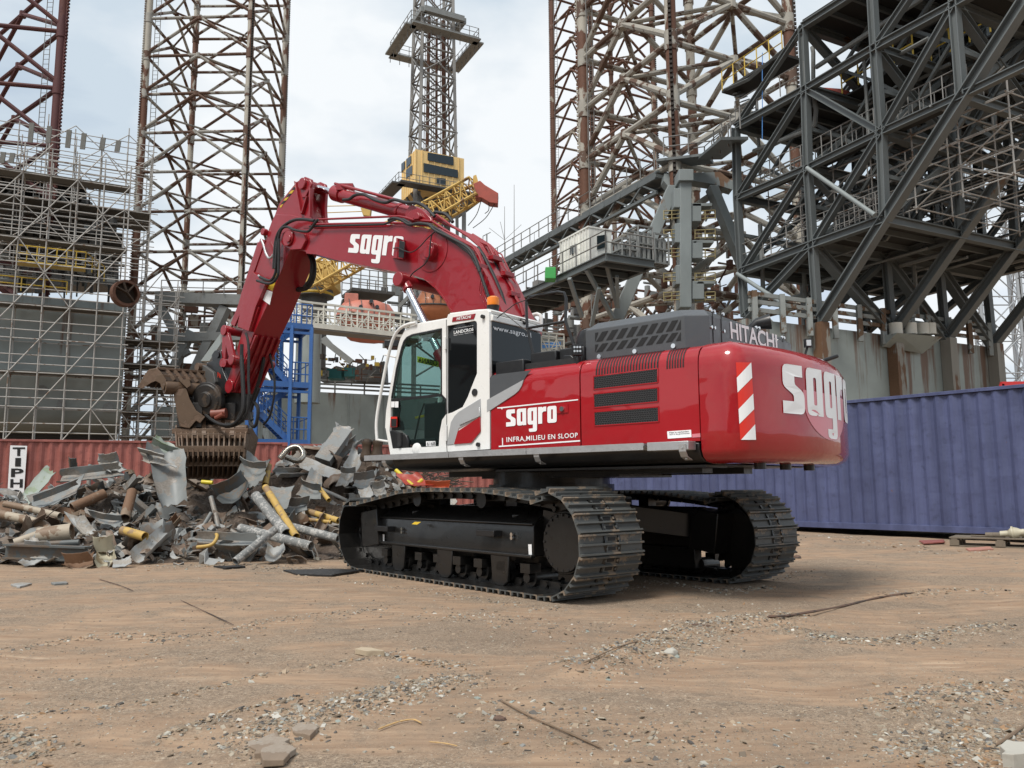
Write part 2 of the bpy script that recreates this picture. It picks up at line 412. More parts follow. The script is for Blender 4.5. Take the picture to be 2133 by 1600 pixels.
def m_container(name, col, rust):
    t = NT(name); v = t.map((1, 1, .5)); n = t.noise(v, 1.1, 9, .65, .3); g = t.noise(t.map(), 7, 5); s = t.noise(t.map((1, 1, .08)), 3, 5)
    c = t.mix(t.ramp(s, .4, .65), col, tuple(x*1.35+.006 for x in col)); c = t.mix(t.ramp(g, .55, .8), c, tuple(x*.7 for x in col))
    c = t.mix(t.ramp(t.math('ADD', n, t.math('MULTIPLY', g, .18)), rust, rust+.02), c, (.14, .06, .03))
    w = t.noise(t.map(), 2.2, 10, .75); c = t.mix(t.ramp(w, .735, .75), c, (.45, .42, .38))
    t.set(color=c, rough=.5, normal=t.bump(t.noise(t.map(), 1.6, 4), .5, .05)); return t.m
M['cblue'] = m_container('blue_container_paint', (.060, .072, .150), .775)
M['cred'] = m_container('red_container_paint', (.25, .08, .065), .76)
M['cwhite'] = m_container('white_cabin_paint', (.62, .62, .58), .74)
M['creddull'] = m_paint('roof_red', (.42, .2, .15), .6)
M['wood'] = m_paint('weathered_wood', (.17, .14, .105), .85, 0, .5, (.07, .06, .05), .4, sc=5)
M['glasswin'] = m_plain('far_window', (.02, .03, .035), .1)
M['bluetarp'] = m_plain('blue_banner', (.08, .25, .6), .6)
M['hullrust'] = m_rust('rust_stained_column', (.26, .25, .22), (.10, .05, .025), (.16, .09, .05), .5, 1.5, (1, 1, .12))
M['hullrail'] = m_rust('rusty_bulwark', (.27, .29, .28), (.09, .05, .03), (.14, .09, .05), .4, 1.5, (1, 1, 1))
M['redframe'] = m_plain('red_frame', (.5, .03, .03), .5)
M['teal'] = m_plain('teal_locker', (.02, .14, .14), .5)
M['green'] = m_plain('green_paint', (.05, .35, .08), .5)

M['sgrey'] = m_rust('grey_scrap_paint', (.215, .228, .225), (.105, .08, .058), (.34, .32, .29), .42, 3.2, (1, 1, 1), .5, .15)
M['sgrey2'] = m_rust('dull_grey_scrap', (.20, .21, .205), (.12, .085, .06), (.22, .19, .16), .42, 3, (1, 1, 1), .6, .2)
M['slight'] = m_rust('pale_scrap', (.36, .365, .355), (.16, .13, .10), (.42, .40, .36), .42, 4, (1, 1, 1), .5, .2)
M['sdark'] = m_rust('dark_scrap', (.10, .11, .11), (.08, .055, .04), (.15, .12, .09), .4, 3, (1, 1, 1), .55, .2)
M['srust'] = m_rust('rusty_scrap', (.22, .16, .11), (.12, .06, .032), (.19, .11, .06), .6, 3, (1, 1, 1), .75, .3)
M['sbrown'] = m_rust('brown_scrap', (.24, .19, .15), (.11, .07, .045), (.20, .14, .10), .5, 4, (1, 1, 1), .7, .3)
M['sdarkbrown'] = m_rust('dark_brown_scrap', (.06, .045, .035), (.08, .05, .03), (.12, .08, .05), .5, 4, (1, 1, 1), .6, .3)
M['sgreen'] = m_rust('grey_green_scrap', (.29, .33, .29), (.16, .15, .11), (.22, .32, .20), .36, 2, (1, 1, 1), .5, .15)
M['scream'] = m_rust('cream_scrap', (.50, .46, .34), (.2, .15, .09), (.3, .24, .15), .3, 3, (1, 1, 1), .5, .15)
M['sred'] = m_paint('red_sheet', (.35, .04, .02), .5, 0, .3)
M['sorange'] = m_paint('orange_sheet', (.6, .13, .05), .5, 0, .2)
M['syellow'] = m_rust('chipped_yellow_pipe', (.52, .34, .09), (.2, .12, .06), (.35, .24, .12), .36, 4, (1, 1, 1), .55, .2)
M['syellowb'] = m_paint('bright_yellow_pipe', (.65, .52, .03), .45, 0, .2)
M['spipe'] = m_rust('mottled_pipe', (.20, .205, .20), (.36, .35, .33), (.4, .39, .37), .42, 22, (1, 1, 1), .7, .2)
M['spipeb'] = m_rust('cream_brown_pipe', (.40, .34, .26), (.15, .09, .055), (.24, .17, .11), .42, 4, (1, 1, 1), .6, .2)
M['schrome'] = m_paint('dull_bright_metal', (.45, .42, .36), .25, 0, .3, metal=.9)
M['slab'] = m_rust('muddy_slab', (.24, .18, .13), (.22, .165, .12), (.34, .30, .25), .5, 6, (1, 1, 1), .8, .2)
M['slablight'] = m_paint('pale_stone', (.42, .40, .35), .7, 0, .4)
M['woodpale'] = m_paint('pale_wood', (.42, .34, .24), .8, 0, .5)
M['woodgold'] = m_paint('golden_wood', (.52, .34, .15), .7, 0, .4)
M['darkstrip'] = m_rust('dark_strip', (.07, .05, .04), (.09, .05, .035), (.16, .1, .07), .5, 5, (1, 1, 1), .7, .2)
M['ground2'] = m_paint('brown_strip', (.19, .13, .085), .9, 0, .5)
t = NT('scrap_fines'); v = t.map(); n = t.noise(v, 14, 8, .7); n2 = t.noise(v, 3, 4)
c = t.mix(t.ramp(n, .35, .7), (.045, .032, .024), (.17, .13, .10)); c = t.mix(t.ramp(n2, .4, .7), c, (.08, .055, .038)); t.set(color=c, rough=.95, normal=t.bump(n, .8, .05)); M['fines'] = t.m
t = NT('chips'); a_ = t.n('ShaderNodeVertexColor', layer_name='col'); t.set(color=a_.outputs['Color'], rough=.75); M['chip'] = t.m
def m_ground():
    t = NT('dirt_ground'); v0 = t.map()
    wob = t.n('ShaderNodeTexNoise', {'Vector': v0, 'Scale': .35, 'Detail': 3})
    vw = t.n('ShaderNodeVectorMath', {0: v0}, operation='ADD'); sc = t.n('ShaderNodeVectorMath', {0: wob.outputs['Color']}, operation='SCALE'); sc.inputs['Scale'].default_value = 1.6; t.t.links.new(sc.outputs[0], vw.inputs[1])
    def sm(scale, rot): return t.n('ShaderNodeMapping', {'Vector': vw.outputs[0], 'Scale': scale, 'Rotation': (0, 0, rot)}).outputs[0]
    big = t.noise(sm((.35, .8, 1), .15), 1, 6, .6); streak = t.noise(sm((.5, 5, 1), .12), 2.2, 8, .62); streak2 = t.noise(sm((.6, 9, 1), -.5), 2.0, 8, .65)
    fine = t.noise(v0, 60, 6, .7); grit = t.noise(v0, 170, 3, .8); med = t.noise(v0, 6, 8, .7)
    smooth = t.ramp(big, .43, .50)      # swept smooth patches against gritty ones
    gritc = t.mix(t.ramp(fine, .35, .68), (.155, .112, .078), (.37, .28, .20))
    g45 = t.noise(v0, 34, 5, .85); gritc = t.mix(t.ramp(g45, .57, .63), gritc, (.46, .38, .29)); gritc = t.mix(t.ramp(g45, .36, .42, (1, 1, 1, 1), (0, 0, 0, 1)), gritc, (.085, .062, .045)); gritc = t.mix(t.ramp(grit, .58, .66), gritc, (.50, .43, .34)); gritc = t.mix(t.ramp(med, .50, .70), gritc, (.175, .135, .10))
    smc = t.mix(t.ramp(streak, .35, .65), (.258, .172, .113), (.388, .272, .182)); smc = t.mix(t.math('MULTIPLY', t.ramp(streak2, .60, .65), .6), smc, (.48, .37, .27)); smc = t.mix(t.math('MULTIPLY', t.ramp(grit, .6, .7), .35), smc, (.36, .29, .21))
    smooth = t.math('MULTIPLY', smooth, t.ramp(t.noise(v0, 2.3, 9, .75), .36, .56)); c = t.mix(smooth, gritc, smc); c = t.mix(t.math('MULTIPLY', t.ramp(t.noise(sm((.3, .5, 1), .4), .8, 5), .55, .7), .35), c, (.15, .11, .08))
    h = t.math('ADD', t.math('MULTIPLY', fine, t.math('SUBTRACT', 1.25, smooth)), t.math('MULTIPLY', streak, .15)); h = t.math('ADD', h, t.math('MULTIPLY', grit, .5))
    t.set(color=c, rough=.92, spec=.25, normal=t.bump(h, .55, .012)); return t.m
M['ground'] = m_ground()
# ======================= EXCAVATOR =======================
CXW, CYW, THU, THT = .5325, 11.1056, .878, .683
UC = V(CXW, CYW, 0)
UF, UL = V(-math.sin(THU), math.cos(THU), 0), V(-math.cos(THU), -math.sin(THU), 0)
TF, TL_ = V(-math.sin(THT), math.cos(THT), 0), V(-math.cos(THT), -math.sin(THT), 0)
def uw(f, l, z): return UC+UF*f+UL*l+V(0, 0, z)
def tw(f, l, z): return UC+TF*f+TL_*l+V(0, 0, z+.018*(l-1.9))
def ul(px, py, lat): return onplane(px, py, UC+UL*lat, UL)
def uf_(px, py, f): return onplane(px, py, UC+UF*f, UF)
def tl(px, py, lat): return onplane(px, py, UC+TL_*lat, TL_)
def trace(K_, pts, lat): return [ul(x, y, lat) for x, y in K_(pts)]
def slab(pts, l0, l1, K_=None, holes=(), m=None):
    """plate traced on plane lat=l0 and extruded to lat=l1"""
    m = m or MB(); K_ = K_ or (lambda p: p)
    A = trace(K_, pts, l0); d = UL*(l1-l0)
    H = [(trace(K_, h, l0), [p+d for p in trace(K_, h, l0)]) for h in holes]
    return m.prism(A, [p+d for p in A], H)
K5, K6, K3 = K(750, 600, 3.878), K(1200, 600, 3.555), K(1100, 400, 3.555)
KA, K8, K7 = K(450, 350, 3.2815), K(450, 360, 8), K(430, 640, 8)
KB, KC, KD, K9 = K(690, 380, 6.88), K(1020, 640, 8.888), K(900, 440, 6.667), K(280, 740, 3.66)
KE, KF = K(780, 620, 7.618), K(780, 780, 7.618)
EX = empty('excavator', (CXW, CYW, 0), THU+math.pi/2, 'large red and white crawler excavator with long boom and sorting grab beside the scrap heap', 'excavator')
# ---------- undercarriage ----------
WO, SW = 1.91, .90
def shoe_mesh():
    m = MB(); w = SW/2
    for k, x in enumerate((-.095, 0, .095)):
        h = .036
        m.prism([V(x-.014, -w, 0), V(x+.014, -w, 0), V(x+.008, -w, h), V(x-.008, -w, h)], [V(x-.014, w, 0), V(x+.014, w, 0), V(x+.008, w, h), V(x-.008, w, h)])
    m.prism([V(-.104, -w, -.014), V(.104, -w, -.014), V(.104, -w, 0), V(-.104, -w, 0)], [V(-.104, w, -.014), V(.104, w, -.014), V(.104, w, 0), V(-.104, w, 0)])
    a = len(m.f)
    for x in (-.048, .048):
        m.box((x, 0, .002), (.035, .10, .006))
    b = len(m.f)
    for x in (-.048, .048):
        for y in (-.085, .085): m.tube(V(x, y, 0), V(x, y, .018), .015, 6)
    c = len(m.f)
    for y in (-.09, .09): m.box((0, y, -.06), (.19, .035, .09))
    for y in (-.05,): m.tube(V(-.09, -.14, -.07), V(-.09, .14, -.07), .03, 8)
    me = m.mesh('track_shoe'); me.materials.append(M['steel']); me.materials.append(M['dark']); me.materials.append(M['frameblack'])
    for i, p in enumerate(me.polygons):
        p.material_index = 1 if a <= i < b else (2 if i >= c or (i < a and p.center.z < -.013) else 0)
    return me
SHOE = shoe_mesh()
def track_loop():
    top = [(735, 1045), (790, 1030), (829, 1019), (870, 1014.5), (909, 1013.5), (950, 1014.5), (988, 1014), (1040, 1020), (1090, 1029), (1128, 1037)]
    T = []
    for p in top:
        q = tl(p[0], p[1], WO)-UC; T.append((q.dot(TF), q.z-.04))
    pts = []
    for k in range(13):   # front idler, from bottom round the front to the top
        t = R(-90+k*150/12); pts.append((2.02+.50*math.cos(t), .54+.50*math.sin(t)))
    pts += [(f, z) for f, z in T]
    for k in range(15):
        t = R(85+k*185/14); pts.append((-2.0+.53*math.cos(t), .57+.53*math.sin(t)))
    pts.append((-1.6, .042))
    pts += [(-.5, .036), (.6, .036), (1.7, .036)]
    P = [V(a, 0, b) for a, b in pts]; P.append(P[0])
    return P
LOOP = track_loop()
def resample(P, n):
    L_ = [0]
    for i in range(1, len(P)): L_.append(L_[-1]+(P[i]-P[i-1]).length)
    out = []
    for k in range(n):
        s_ = L_[-1]*k/n; i = max(j for j in range(len(L_)) if L_[j] <= s_); i = min(i, len(P)-2)
        t = (s_-L_[i])/(L_[i+1]-L_[i]); out.append(P[i].lerp(P[i+1], t))
    return out, L_[-1]
_, LEN = resample(LOOP, 4)
NS = int(round(LEN/.2125)); SP, _ = resample(LOOP, NS)
invE = WM[EX].inverted()
def make_track(side):
    c = side*(WO-SW/2); mid = c
    m = MB()                       # inner chain band
    for y in (-.10, .10):
        ring = []
        for p in SP: ring.append(p)
        for i in range(NS):
            a, b = SP[i], SP[(i+1) % NS]; ctr = V(0, 0, .55)
            pa = a+(V(.0, 0, .56)-V(0, 0, a.z))*0; m.span(tw(a.x, mid+y, a.z), tw(b.x, mid+y, b.z), .03, .05)
    tr = m.build('track', M['frameblack'], EX, smooth=0)
    for i in range(NS):
        a, b, p = SP[i-1], SP[(i+1) % NS], SP[i]
        t = (b-a).normalized(); nrm = V(t.z, 0, -t.x)      # outward
        X = TF*t.x+V(0, 0, t.z); Z = TF*nrm.x+V(0, 0, nrm.z); Y = Z.cross(X)
        Mw = Matrix.Identity(4); pos = tw(p.x, mid, p.z)
        for r_ in range(3): Mw[r_][0], Mw[r_][1], Mw[r_][2], Mw[r_][3] = X[r_], Y[r_], Z[r_], pos[r_]
        o = bpy.data.objects.new('track_shoe', SHOE); scene.collection.objects.link(o); o.parent = tr; o.matrix_local = invE @ Mw
    # frame
    s1 = 1 if side > 0 else -1
    fr = MB()
    outer = 1.66; inner = 1.18
    def tp(f, l, z): return tw(f, s1*l, z)
    sec = [(outer, .40), (outer, .72), (outer-.02, .76), (1.36, .93), (inner, .93), (inner, .40)]
    fr.prism([tp(-1.55, *q) for q in sec], [tp(1.75, *q) for q in sec])
    fr.span(tp(-1.56, outer+.015, .40), tp(1.76, outer+.015, .40), .07, .04)
    fr.span(tp(-1.56, outer+.01, .745), tp(1.76, outer+.01, .745), .04, .025)
    fr.span(tp(1.7, 1.46, .62), tp(2.15, 1.46, .56), .56, .5)     # idler yoke
    fr.span(tp(-1.5, 1.3, .66), tp(-1.9, 1.3, .6), .42, .52)
    fr.prism([tp(-1.5, *q) for q in ((1.30, .40), (1.30, .12), (1.15, .12), (1.15, .40))], [tp(1.8, *q) for q in ((1.30, .40), (1.30, .12), (1.15, .12), (1.15, .40))])
    f_ = fr.build('track_frame', M['frameblack'], tr, bevel=.012)
    d = MB()
    for k in range(8):
        x = -1.45+k*.43
        d.tube(tp(x, 1.62, .17), tp(x, 1.28, .17), .10, 14); d.tube(tp(x, 1.68, .17), tp(x, 1.62, .17), .055, 10); d.box(tp(x, 1.62, .27), (.16, .16, .1), Matrix.Rotation(THT, 3, 'Z'))
    d.build('track_roller', M['frameblack'], tr)
    g = MB()
    for x in (-1.0, .1, 1.2):
        pr = [(x-.17, .40), (x+.17, .40), (x+.14, .10), (x+.08, .05), (x-.08, .05), (x-.14, .10)]
        g.prism([tp(a, 1.70, b) for a, b in pr], [tp(a, 1.66, b) for a, b in pr])
    g.each('roller_guard', M['frameblack'], tr, bevel=.01)
    for px in (890, 1024.6):
        q = tl(px, 1056, 1.5)-UC; x = q.dot(TF); cr = MB()
        cr.tube(tp(x, 1.62, 1.0), tp(x, 1.33, 1.0), .075, 16); cr.tube(tp(x, 1.66, 1.0), tp(x, 1.62, 1.0), .095, 16); cr.box(tp(x, 1.27, .97), (.16, .18, .14), Matrix.Rotation(THT, 3, 'Z'))
        cr.each('carrier_roller', M['frameblack'], tr)
    sp = MB()
    prof = []
    n = 23
    o2 = []
    for k in range(n*4):
        t = 2*math.pi*k/(n*4); r = .47 if k % 4 in (0, 1) else .41; o2.append((r*math.cos(t), r*math.sin(t)))
    sp.prism([tp(-2.0+a, 1.50, .57+b) for a, b in o2], [tp(-2.0+a, 1.42, .57+b) for a, b in o2])
    sp.tube(tp(-2.0, 1.62, .57), tp(-2.0, 1.45, .57), .33, 36)
    sprk = sp.build('sprocket', M['frameblack'], tr, bevel=.008)
    hb = MB(); hb.tube(tp(-2.0, 1.645, .57), tp(-2.0, 1.62, .57), .31, 36)
    hub = hb.build('hub_cover', M['frameblack'], tr, bevel=.008)
    bo = MB()
    for k in range(20):
        t = 2*math.pi*k/20; a, b = -2.0+.285*math.cos(t), .57+.285*math.sin(t); bo.tube(tp(a, 1.655, b), tp(a, 1.64, b), .016, 6)
    bo.each('hub_bolt', M['black'], tr, smooth=0)
    idl = MB(); idl.tube(tp(2.02, 1.54, .54), tp(2.02, 1.36, .54), .44, 36); idl.build('idler', M['frameblack'], tr)
    if side > 0:
        st = MB(); k7 = K(680, 960, 3.047)
        st.prism([tl(*k7([p])[0], 1.664) for p in ((1280, 530), (1302, 530), (1304, 598), (1284, 598))], [tl(*k7([p])[0], 1.674) for p in ((1280, 530), (1302, 530), (1304, 598), (1284, 598))])
        st.prism([tl(*k7([p])[0], 1.664) for p in ((357, 466), (368, 466), (368, 517), (358, 517))], [tl(*k7([p])[0], 1.674) for p in ((357, 466), (368, 466), (368, 517), (358, 517))])
        st.each('frame_sticker', M['decal'], tr, smooth=0, label='white sticker strip on the black track frame')
        bo = MB()
        for p in ((487, 432), (487, 452), (1185, 467), (1185, 489)):
            c_ = tl(*k7([p])[0], 1.67); bo.tube(c_, c_+TL_*.03, .022, 8)
        bo.each('grease_fitting', M['chrome'], tr)
        stp = MB()
        for p in ((370, 430), (1030, 458)):
            c_ = tl(*k7([p])[0], 1.72); stp.span(c_-TF*.17, c_+TF*.17, .12, .07)
        stp.each('track_step', M['black'], tr, bevel=.006)
        yl = MB(); A = [(540, 408), (560, 393), (600, 394), (575, 411)]
        pts = [onplane(*k7([p])[0], tp(0, 1.45, .87), (TL_*.17+V(0, 0, .3)).normalized()) for p in A]
        yl.poly([p+V(0, 0, .012) for p in pts]); yl.build('warning_label', M['yellow'], tr, smooth=0)
    return tr
make_track(1); make_track(-1)
cb = MB()
cb.box(UC+V(0, 0, .80), (1.5, 1.6, .42), Matrix.Rotation(THT, 3, 'Z'))
for sx in (-1, 1):
    for sy in (-1, 1): cb.span(tw(sx*.5, sy*.5, .82), tw(sx*1.25, sy*1.4, .68), .5, .34)
cb.build('car_body', M['frameblack'], EX, bevel=.02)
tb = MB(); tb.lathe(UC+V(0, 0, .98), (0, 0, 1), [(0, .80), (.07, .80), (.07, .86), (.20, .86), (.20, .80), (.36, .80)], 48)
tb.build('turntable', M['frameblack'], EX)
# ---------- upper frame ----------
S = 1.60
uf = MB()
sec = [(S+.01, 1.57), (S+.01, 1.50), (S-.03, 1.43), (S-.12, 1.385), (S-.45, 1.36), (-S+.45, 1.36), (-S+.12, 1.385), (-S, 1.5), (-S, 1.57)]
uf.prism([uw(1.45, *q) for q in sec], [uw(-3.04, *q) for q in sec])
uf.build('deck_frame', M['black'], EX, bevel=.01)
ub = MB()
for l in (-.55, .55): ub.span(uw(1.3, l, 1.325), uw(-2.6, l, 1.325), .25, .07)
ub.box(uw(-.4, 0, 1.31), (1.3, 2.2, .1), Matrix.Rotation(THU, 3, 'Z'))
ub.span(uw(-.2, 1.15, 1.345), uw(-3.0, 1.15, 1.345), .5, .025)
ub.each('belly_plate', M['black'], EX)
# catwalk
def catwalk(f0, f1, name='catwalk'):
    m = MB(); l0, l1, z = 1.615, 1.80, 1.575
    n = int(abs(f1-f0)/.035)
    for k in range(n+1):
        f = f0+(f1-f0)*k/n; m.span(uw(f, l0, z-.012), uw(f, l1, z-.012), .012, .024)
    m.span(uw(f0, l1, z-.03), uw(f1, l1, z-.03), .006, .07); m.span(uw(f0, l0, z-.03), uw(f1, l0, z-.03), .006, .06)
    m.span(uw(f0, (l0+l1)/2, z-.022), uw(f1, (l0+l1)/2, z-.022), .17, .004)
    return m.build(name, M['galv'], EX, smooth=0)
for a, b in ((1.80, .22), (.21, -1.0), (-1.01, -2.52)): catwalk(a, b)
m = MB(); m.box(uw(-2.78, 1.70, 1.54), (.16, .46, .085), Matrix.Rotation(THU, 3, 'Z')); m.build('step_bracket', M['galv'], EX, bevel=.004)
for f in (1.42, .02, -1.14, -2.95):
    m = MB(); pr = [(1.79, 1.52), (1.72, 1.44), (1.64, 1.40)]
    P = [uw(f, a, b) for a, b in [(1.79, 1.55), (1.785, 1.48), (1.75, 1.43), (1.66, 1.40)]]
    for i in range(3): m.span(P[i], P[i+1], .075, .008, UL)
    m.tube(uw(f, 1.80, 1.52), uw(f, 1.785, 1.52), .012, 6); m.tube(uw(f, 1.72, 1.415), uw(f, 1.70, 1.415), .012, 6)
    m.each('catwalk_bracket', M['galv'], EX)
# ---------- side bodywork ----------
PROF = [(S, 1.585), (S, 2.36), (S-.006, 2.42), (S-.03, 2.48), (S-.075, 2.53), (S-.14, 2.56), (S-.3, 2.575), (.75, 2.585), (.75, 1.585)]
def bodypanel(f0, f1, side, name, mat):
    m = MB(); m.prism([uw(f0, side*a, b) for a, b in PROF], [uw(f1, side*a, b) for a, b in PROF]); return m.build(name, mat, EX, smooth=40, bevel=.004)
p1 = bodypanel(-.30, -1.61, 1, 'side_door', M['red'])
p2 = bodypanel(-1.625, -3.05, 1, 'engine_door', M['red'])
bodypanel(1.2, -1.61, -1, 'side_door', M['red']); bodypanel(-1.625, -3.05, -1, 'engine_door', M['red'])
m = MB(); m.box(uw(-2.1, 0, 2.05), (1.5, 1.8, .95), Matrix.Rotation(THU, 3, 'Z')); m.build('engine_cover', M['black'], EX)
def flat(K_, pts, lat, name, mat, parent, th=.004, label=None):
    return slab(pts, lat, lat+th, K_).build(name, mat, parent, smooth=0, label=label)
flat(K5, [(1030, 905), (1030, 760), (1060, 712), (1090, 700), (1383, 664), (1350, 700), (1325, 742), (1045, 897)], S, 'grey_stripe', M['grey'], p1)
flat(K5, [(1030, 905), (1325, 742), (1310, 790), (1285, 830), (1255, 857), (1030, 1005)], S, 'silver_stripe', M['silver'], p1, .012)
flat(K5, [(1110, 965), (1150, 962), (1762, 898), (1762, 907), (1152, 972), (1150, 980), (1144, 980), (1142, 973), (1110, 973)], S, 'white_line', M['decal'], p1)
flat(K5, [(1122, 1275), (1778, 1229), (1778, 1240), (1122, 1285)], S, 'white_line', M['decal'], p1)
flat(K5, [(1148, 1212), (1155, 1212), (1156, 1272), (1150, 1272)], S, 'white_line', M['decal'], p1)
def onS(lat): return lambda x, y: ul(x, y, lat)
def q5(a, K_=K5): return K_(a)
decal(LOGO, q5([(1178, 985), (1588, 950), (1588, 1085), (1180, 1120)]), onS(S+.006), 'company_lettering', M['decal'], p1)
decal(text2d('INFRA,MILIEU EN SLOOP', .012, 1.12), q5([(1182, 1205), (1758, 1168), (1758, 1213), (1184, 1252)]), onS(S+.006), 'small_lettering', M['decal'], p1)
flat(K5, [(1590, 945), (1682, 937), (1684, 1005), (1592, 1015)], S, 'latch_plate', M['red'], p1, .01)
c = ul(*K5([(1635, 977)])[0], S+.01); MB().tube(c, c+UL*.02, .028, 14).build('door_lock', M['chrome'], p1)
for i, g in enumerate(([(130, 655), (605, 595), (605, 700), (130, 752)], [(130, 785), (607, 737), (607, 842), (133, 887)], [(133, 918), (610, 880), (613, 990), (137, 1022)])):
    gq = K6(g)
    m = MB(); NX, NY = 26, 7; P = lambda u, v: ul(*bil(gq, u, v), S+.004)
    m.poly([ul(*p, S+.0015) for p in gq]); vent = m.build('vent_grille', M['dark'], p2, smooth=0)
    m = MB()
    for a in range(NX*2):
        for b in range(NY):
            u = (a/2+(.25 if b % 2 else 0))/NX; u2 = u+.5/NX; h = 1/NY
            if u2 > 1: continue
            y0 = (b+.33)*h; y1 = (b+.66)*h
            if a % 2: pass
            z0 = (b+ (.18 if a % 2 else .42))*h; z1 = (b+(.42 if a % 2 else .18))*h
            m.span(P(u, z0), P(u2, z1), .0045, .004, UL)
            if a % 2 == 0: m.span(P(u, z0), P(u, min(1, z0+.55*h)), .0045, .004, UL)
    m.build('hex_mesh', M['black'] if 0 else M['grille'], vent, smooth=0)
    m = MB()
    for j in range(4): m.span(ul(*gq[j], S+.004), ul(*gq[(j+1) % 4], S+.004), .012, .006, UL)
    m.build('vent_frame', M['red'], vent, smooth=0)
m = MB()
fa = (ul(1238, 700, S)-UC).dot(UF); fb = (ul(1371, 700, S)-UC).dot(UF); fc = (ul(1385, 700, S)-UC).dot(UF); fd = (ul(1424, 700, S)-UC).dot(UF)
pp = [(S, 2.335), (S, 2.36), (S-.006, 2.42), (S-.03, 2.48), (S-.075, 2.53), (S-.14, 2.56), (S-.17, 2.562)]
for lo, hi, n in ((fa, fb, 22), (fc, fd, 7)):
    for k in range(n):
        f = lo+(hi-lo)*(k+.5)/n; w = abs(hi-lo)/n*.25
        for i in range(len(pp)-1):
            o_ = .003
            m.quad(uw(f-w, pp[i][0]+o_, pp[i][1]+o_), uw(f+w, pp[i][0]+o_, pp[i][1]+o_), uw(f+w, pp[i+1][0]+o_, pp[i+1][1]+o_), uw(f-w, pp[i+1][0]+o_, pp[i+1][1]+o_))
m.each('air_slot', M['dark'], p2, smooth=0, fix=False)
st = flat(K6, [(675, 1062), (852, 1050), (856, 1104), (680, 1116)], S, 'notice_label', M['decal'], p2)
decal(text2d('Het is verboden', .01), K6([(690, 1066), (835, 1056), (835, 1066), (692, 1078)]), onS(S+.006), 'label_text', M['blackdecal'], st)
decal(text2d('zich in de gevarenzone', .01), K6([(690, 1081), (840, 1070), (840, 1082), (692, 1093)]), onS(S+.006), 'label_text', M['blackdecal'], st)
flat(K6, [(860, 1082), (920, 1076), (922, 1104), (862, 1108)], S, 'maker_label', M['pink'], p2)
# ---------- counterweight ----------
RCW = 3.80
def plan_cw():
    pts = [(-3.06, S), (-3.14, S)]
    r = .24; Rr = RCW
    cl = S-r
    ang = math.asin(cl/(Rr-r)); cf = -(Rr-r)*math.cos(ang)
    a0 = 0; a1 = math.pi/2-ang
    for k in range(9):
        t = a0+(a1-a0)*k/8; pts.append((cf-r*math.sin(t), cl+r*math.cos(t)))
    for k in range(1, 16):
        t = ang-2*ang*k/16; pts.append((-Rr*math.cos(t), Rr*math.sin(t)))
    return pts+[(a, -b) for a, b in pts[::-1][15:]]
PCW = plan_cw()
def cw_norm(i):
    a = PCW[max(i-1, 0)]; b = PCW[min(i+1, len(PCW)-1)]; t = V(b[0]-a[0], b[1]-a[1], 0).normalized(); return V(-t.y, t.x, 0)
def outn(i):
    n = cw_norm(i); p = PCW[i]; c = V(-2.0, 0, 0)
    return n if n.dot(V(p[0], p[1], 0)-c) > 0 else -n
CWP = [(.45, 1.365), (.22, 1.37), (.10, 1.39), (.035, 1.43), (.0, 1.50), (.0, 1.7), (.0, 2.2), (.0, 2.33), (.012, 2.42), (.05, 2.49), (.12, 2.55), (.22, 2.585), (.40, 2.60), (.9, 2.62)]
m = MB(); nP = len(PCW)
for ins, z in CWP:
    for i in range(nP):
        n = outn(i); m.v.append(tuple(uw(PCW[i][0]-n.x*ins*(1 if 0 < i < nP-1 else 0), PCW[i][1]-n.y*ins*(1 if 1 else 0), z)))
for j in range(len(CWP)-1):
    for i in range(nP-1): m.f.append((j*nP+i, j*nP+i+1, (j+1)*nP+i+1, (j+1)*nP+i))
m.f.append(tuple(range(nP))); m.f.append(tuple((len(CWP)-1)*nP+i for i in range(nP))[::-1])
m.f.append(tuple(j*nP for j in range(len(CWP)))+tuple(j*nP+nP-1 for j in range(len(CWP)))[::-1])
cw = m.build('counterweight', M['red'], EX, smooth=50)
def hit(px, py, off=.006):
    d = ray(px, py); D = V(d.dot(UF), d.dot(UL), 0); o = CAM_O-UC; O = V(o.dot(UF), o.dot(UL), 0); best = None
    for i in range(nP-1):
        na, nb = outn(i), outn(i+1)
        a = V(PCW[i][0], PCW[i][1], 0)+na*off; b = V(PCW[i+1][0], PCW[i+1][1], 0)+nb*off; e = b-a
        den = D.x*e.y-D.y*e.x
        if abs(den) < 1e-9: continue
        w = a-O; t = (w.x*e.y-w.y*e.x)/den; s_ = (w.x*D.y-w.y*D.x)/den
        if -.001 <= s_ <= 1.001 and t > 0 and (best is None or t < best): best = t
    if best is None: return None
    return CAM_O+d*best
def hit_clamped(px, py):
    for k in range(60):
        q = hit(px-k*.5, py)
        if q is not None: return q
    return uw(-3.6, 0, 2)
# large lettering on the curved rear face, laid out along the arc
def arcpt(u, z, off=.007):
    t = math.asin(max(-1, min(1, u/RCW))); r = RCW+off; return uw(-r*math.cos(t), r*math.sin(t), z)
lv = LOGO[0]; u0 = hit(1629, 800); U0 = (u0-UC).dot(UL); zt = hit(1640, 758).z; zb = hit(1655, 862).z
m = MB(); cache = {}
for a, b in lv: m.v.append(tuple(arcpt(U0+(-1.98)*a, zb+(zt-zb)*b)))
m.f = list(LOGO[1]); m.build('company_lettering', M['decal'], cw, smooth=0, fix=False)
m = MB(); n = 28; cu, cz, ru, rz = U0-.98, zb+.16, .62, .40
for k in range(n+1):
    t = math.pi+math.pi*k/n; m.v.append(tuple(arcpt(cu-ru*math.cos(t), cz+rz*math.sin(t), .004)))
    m.v.append(tuple(arcpt(cu-ru*math.cos(t), cz+.1, .004)))
for k in range(n): m.f.append((2*k, 2*k+1, 2*k+3, 2*k+2))
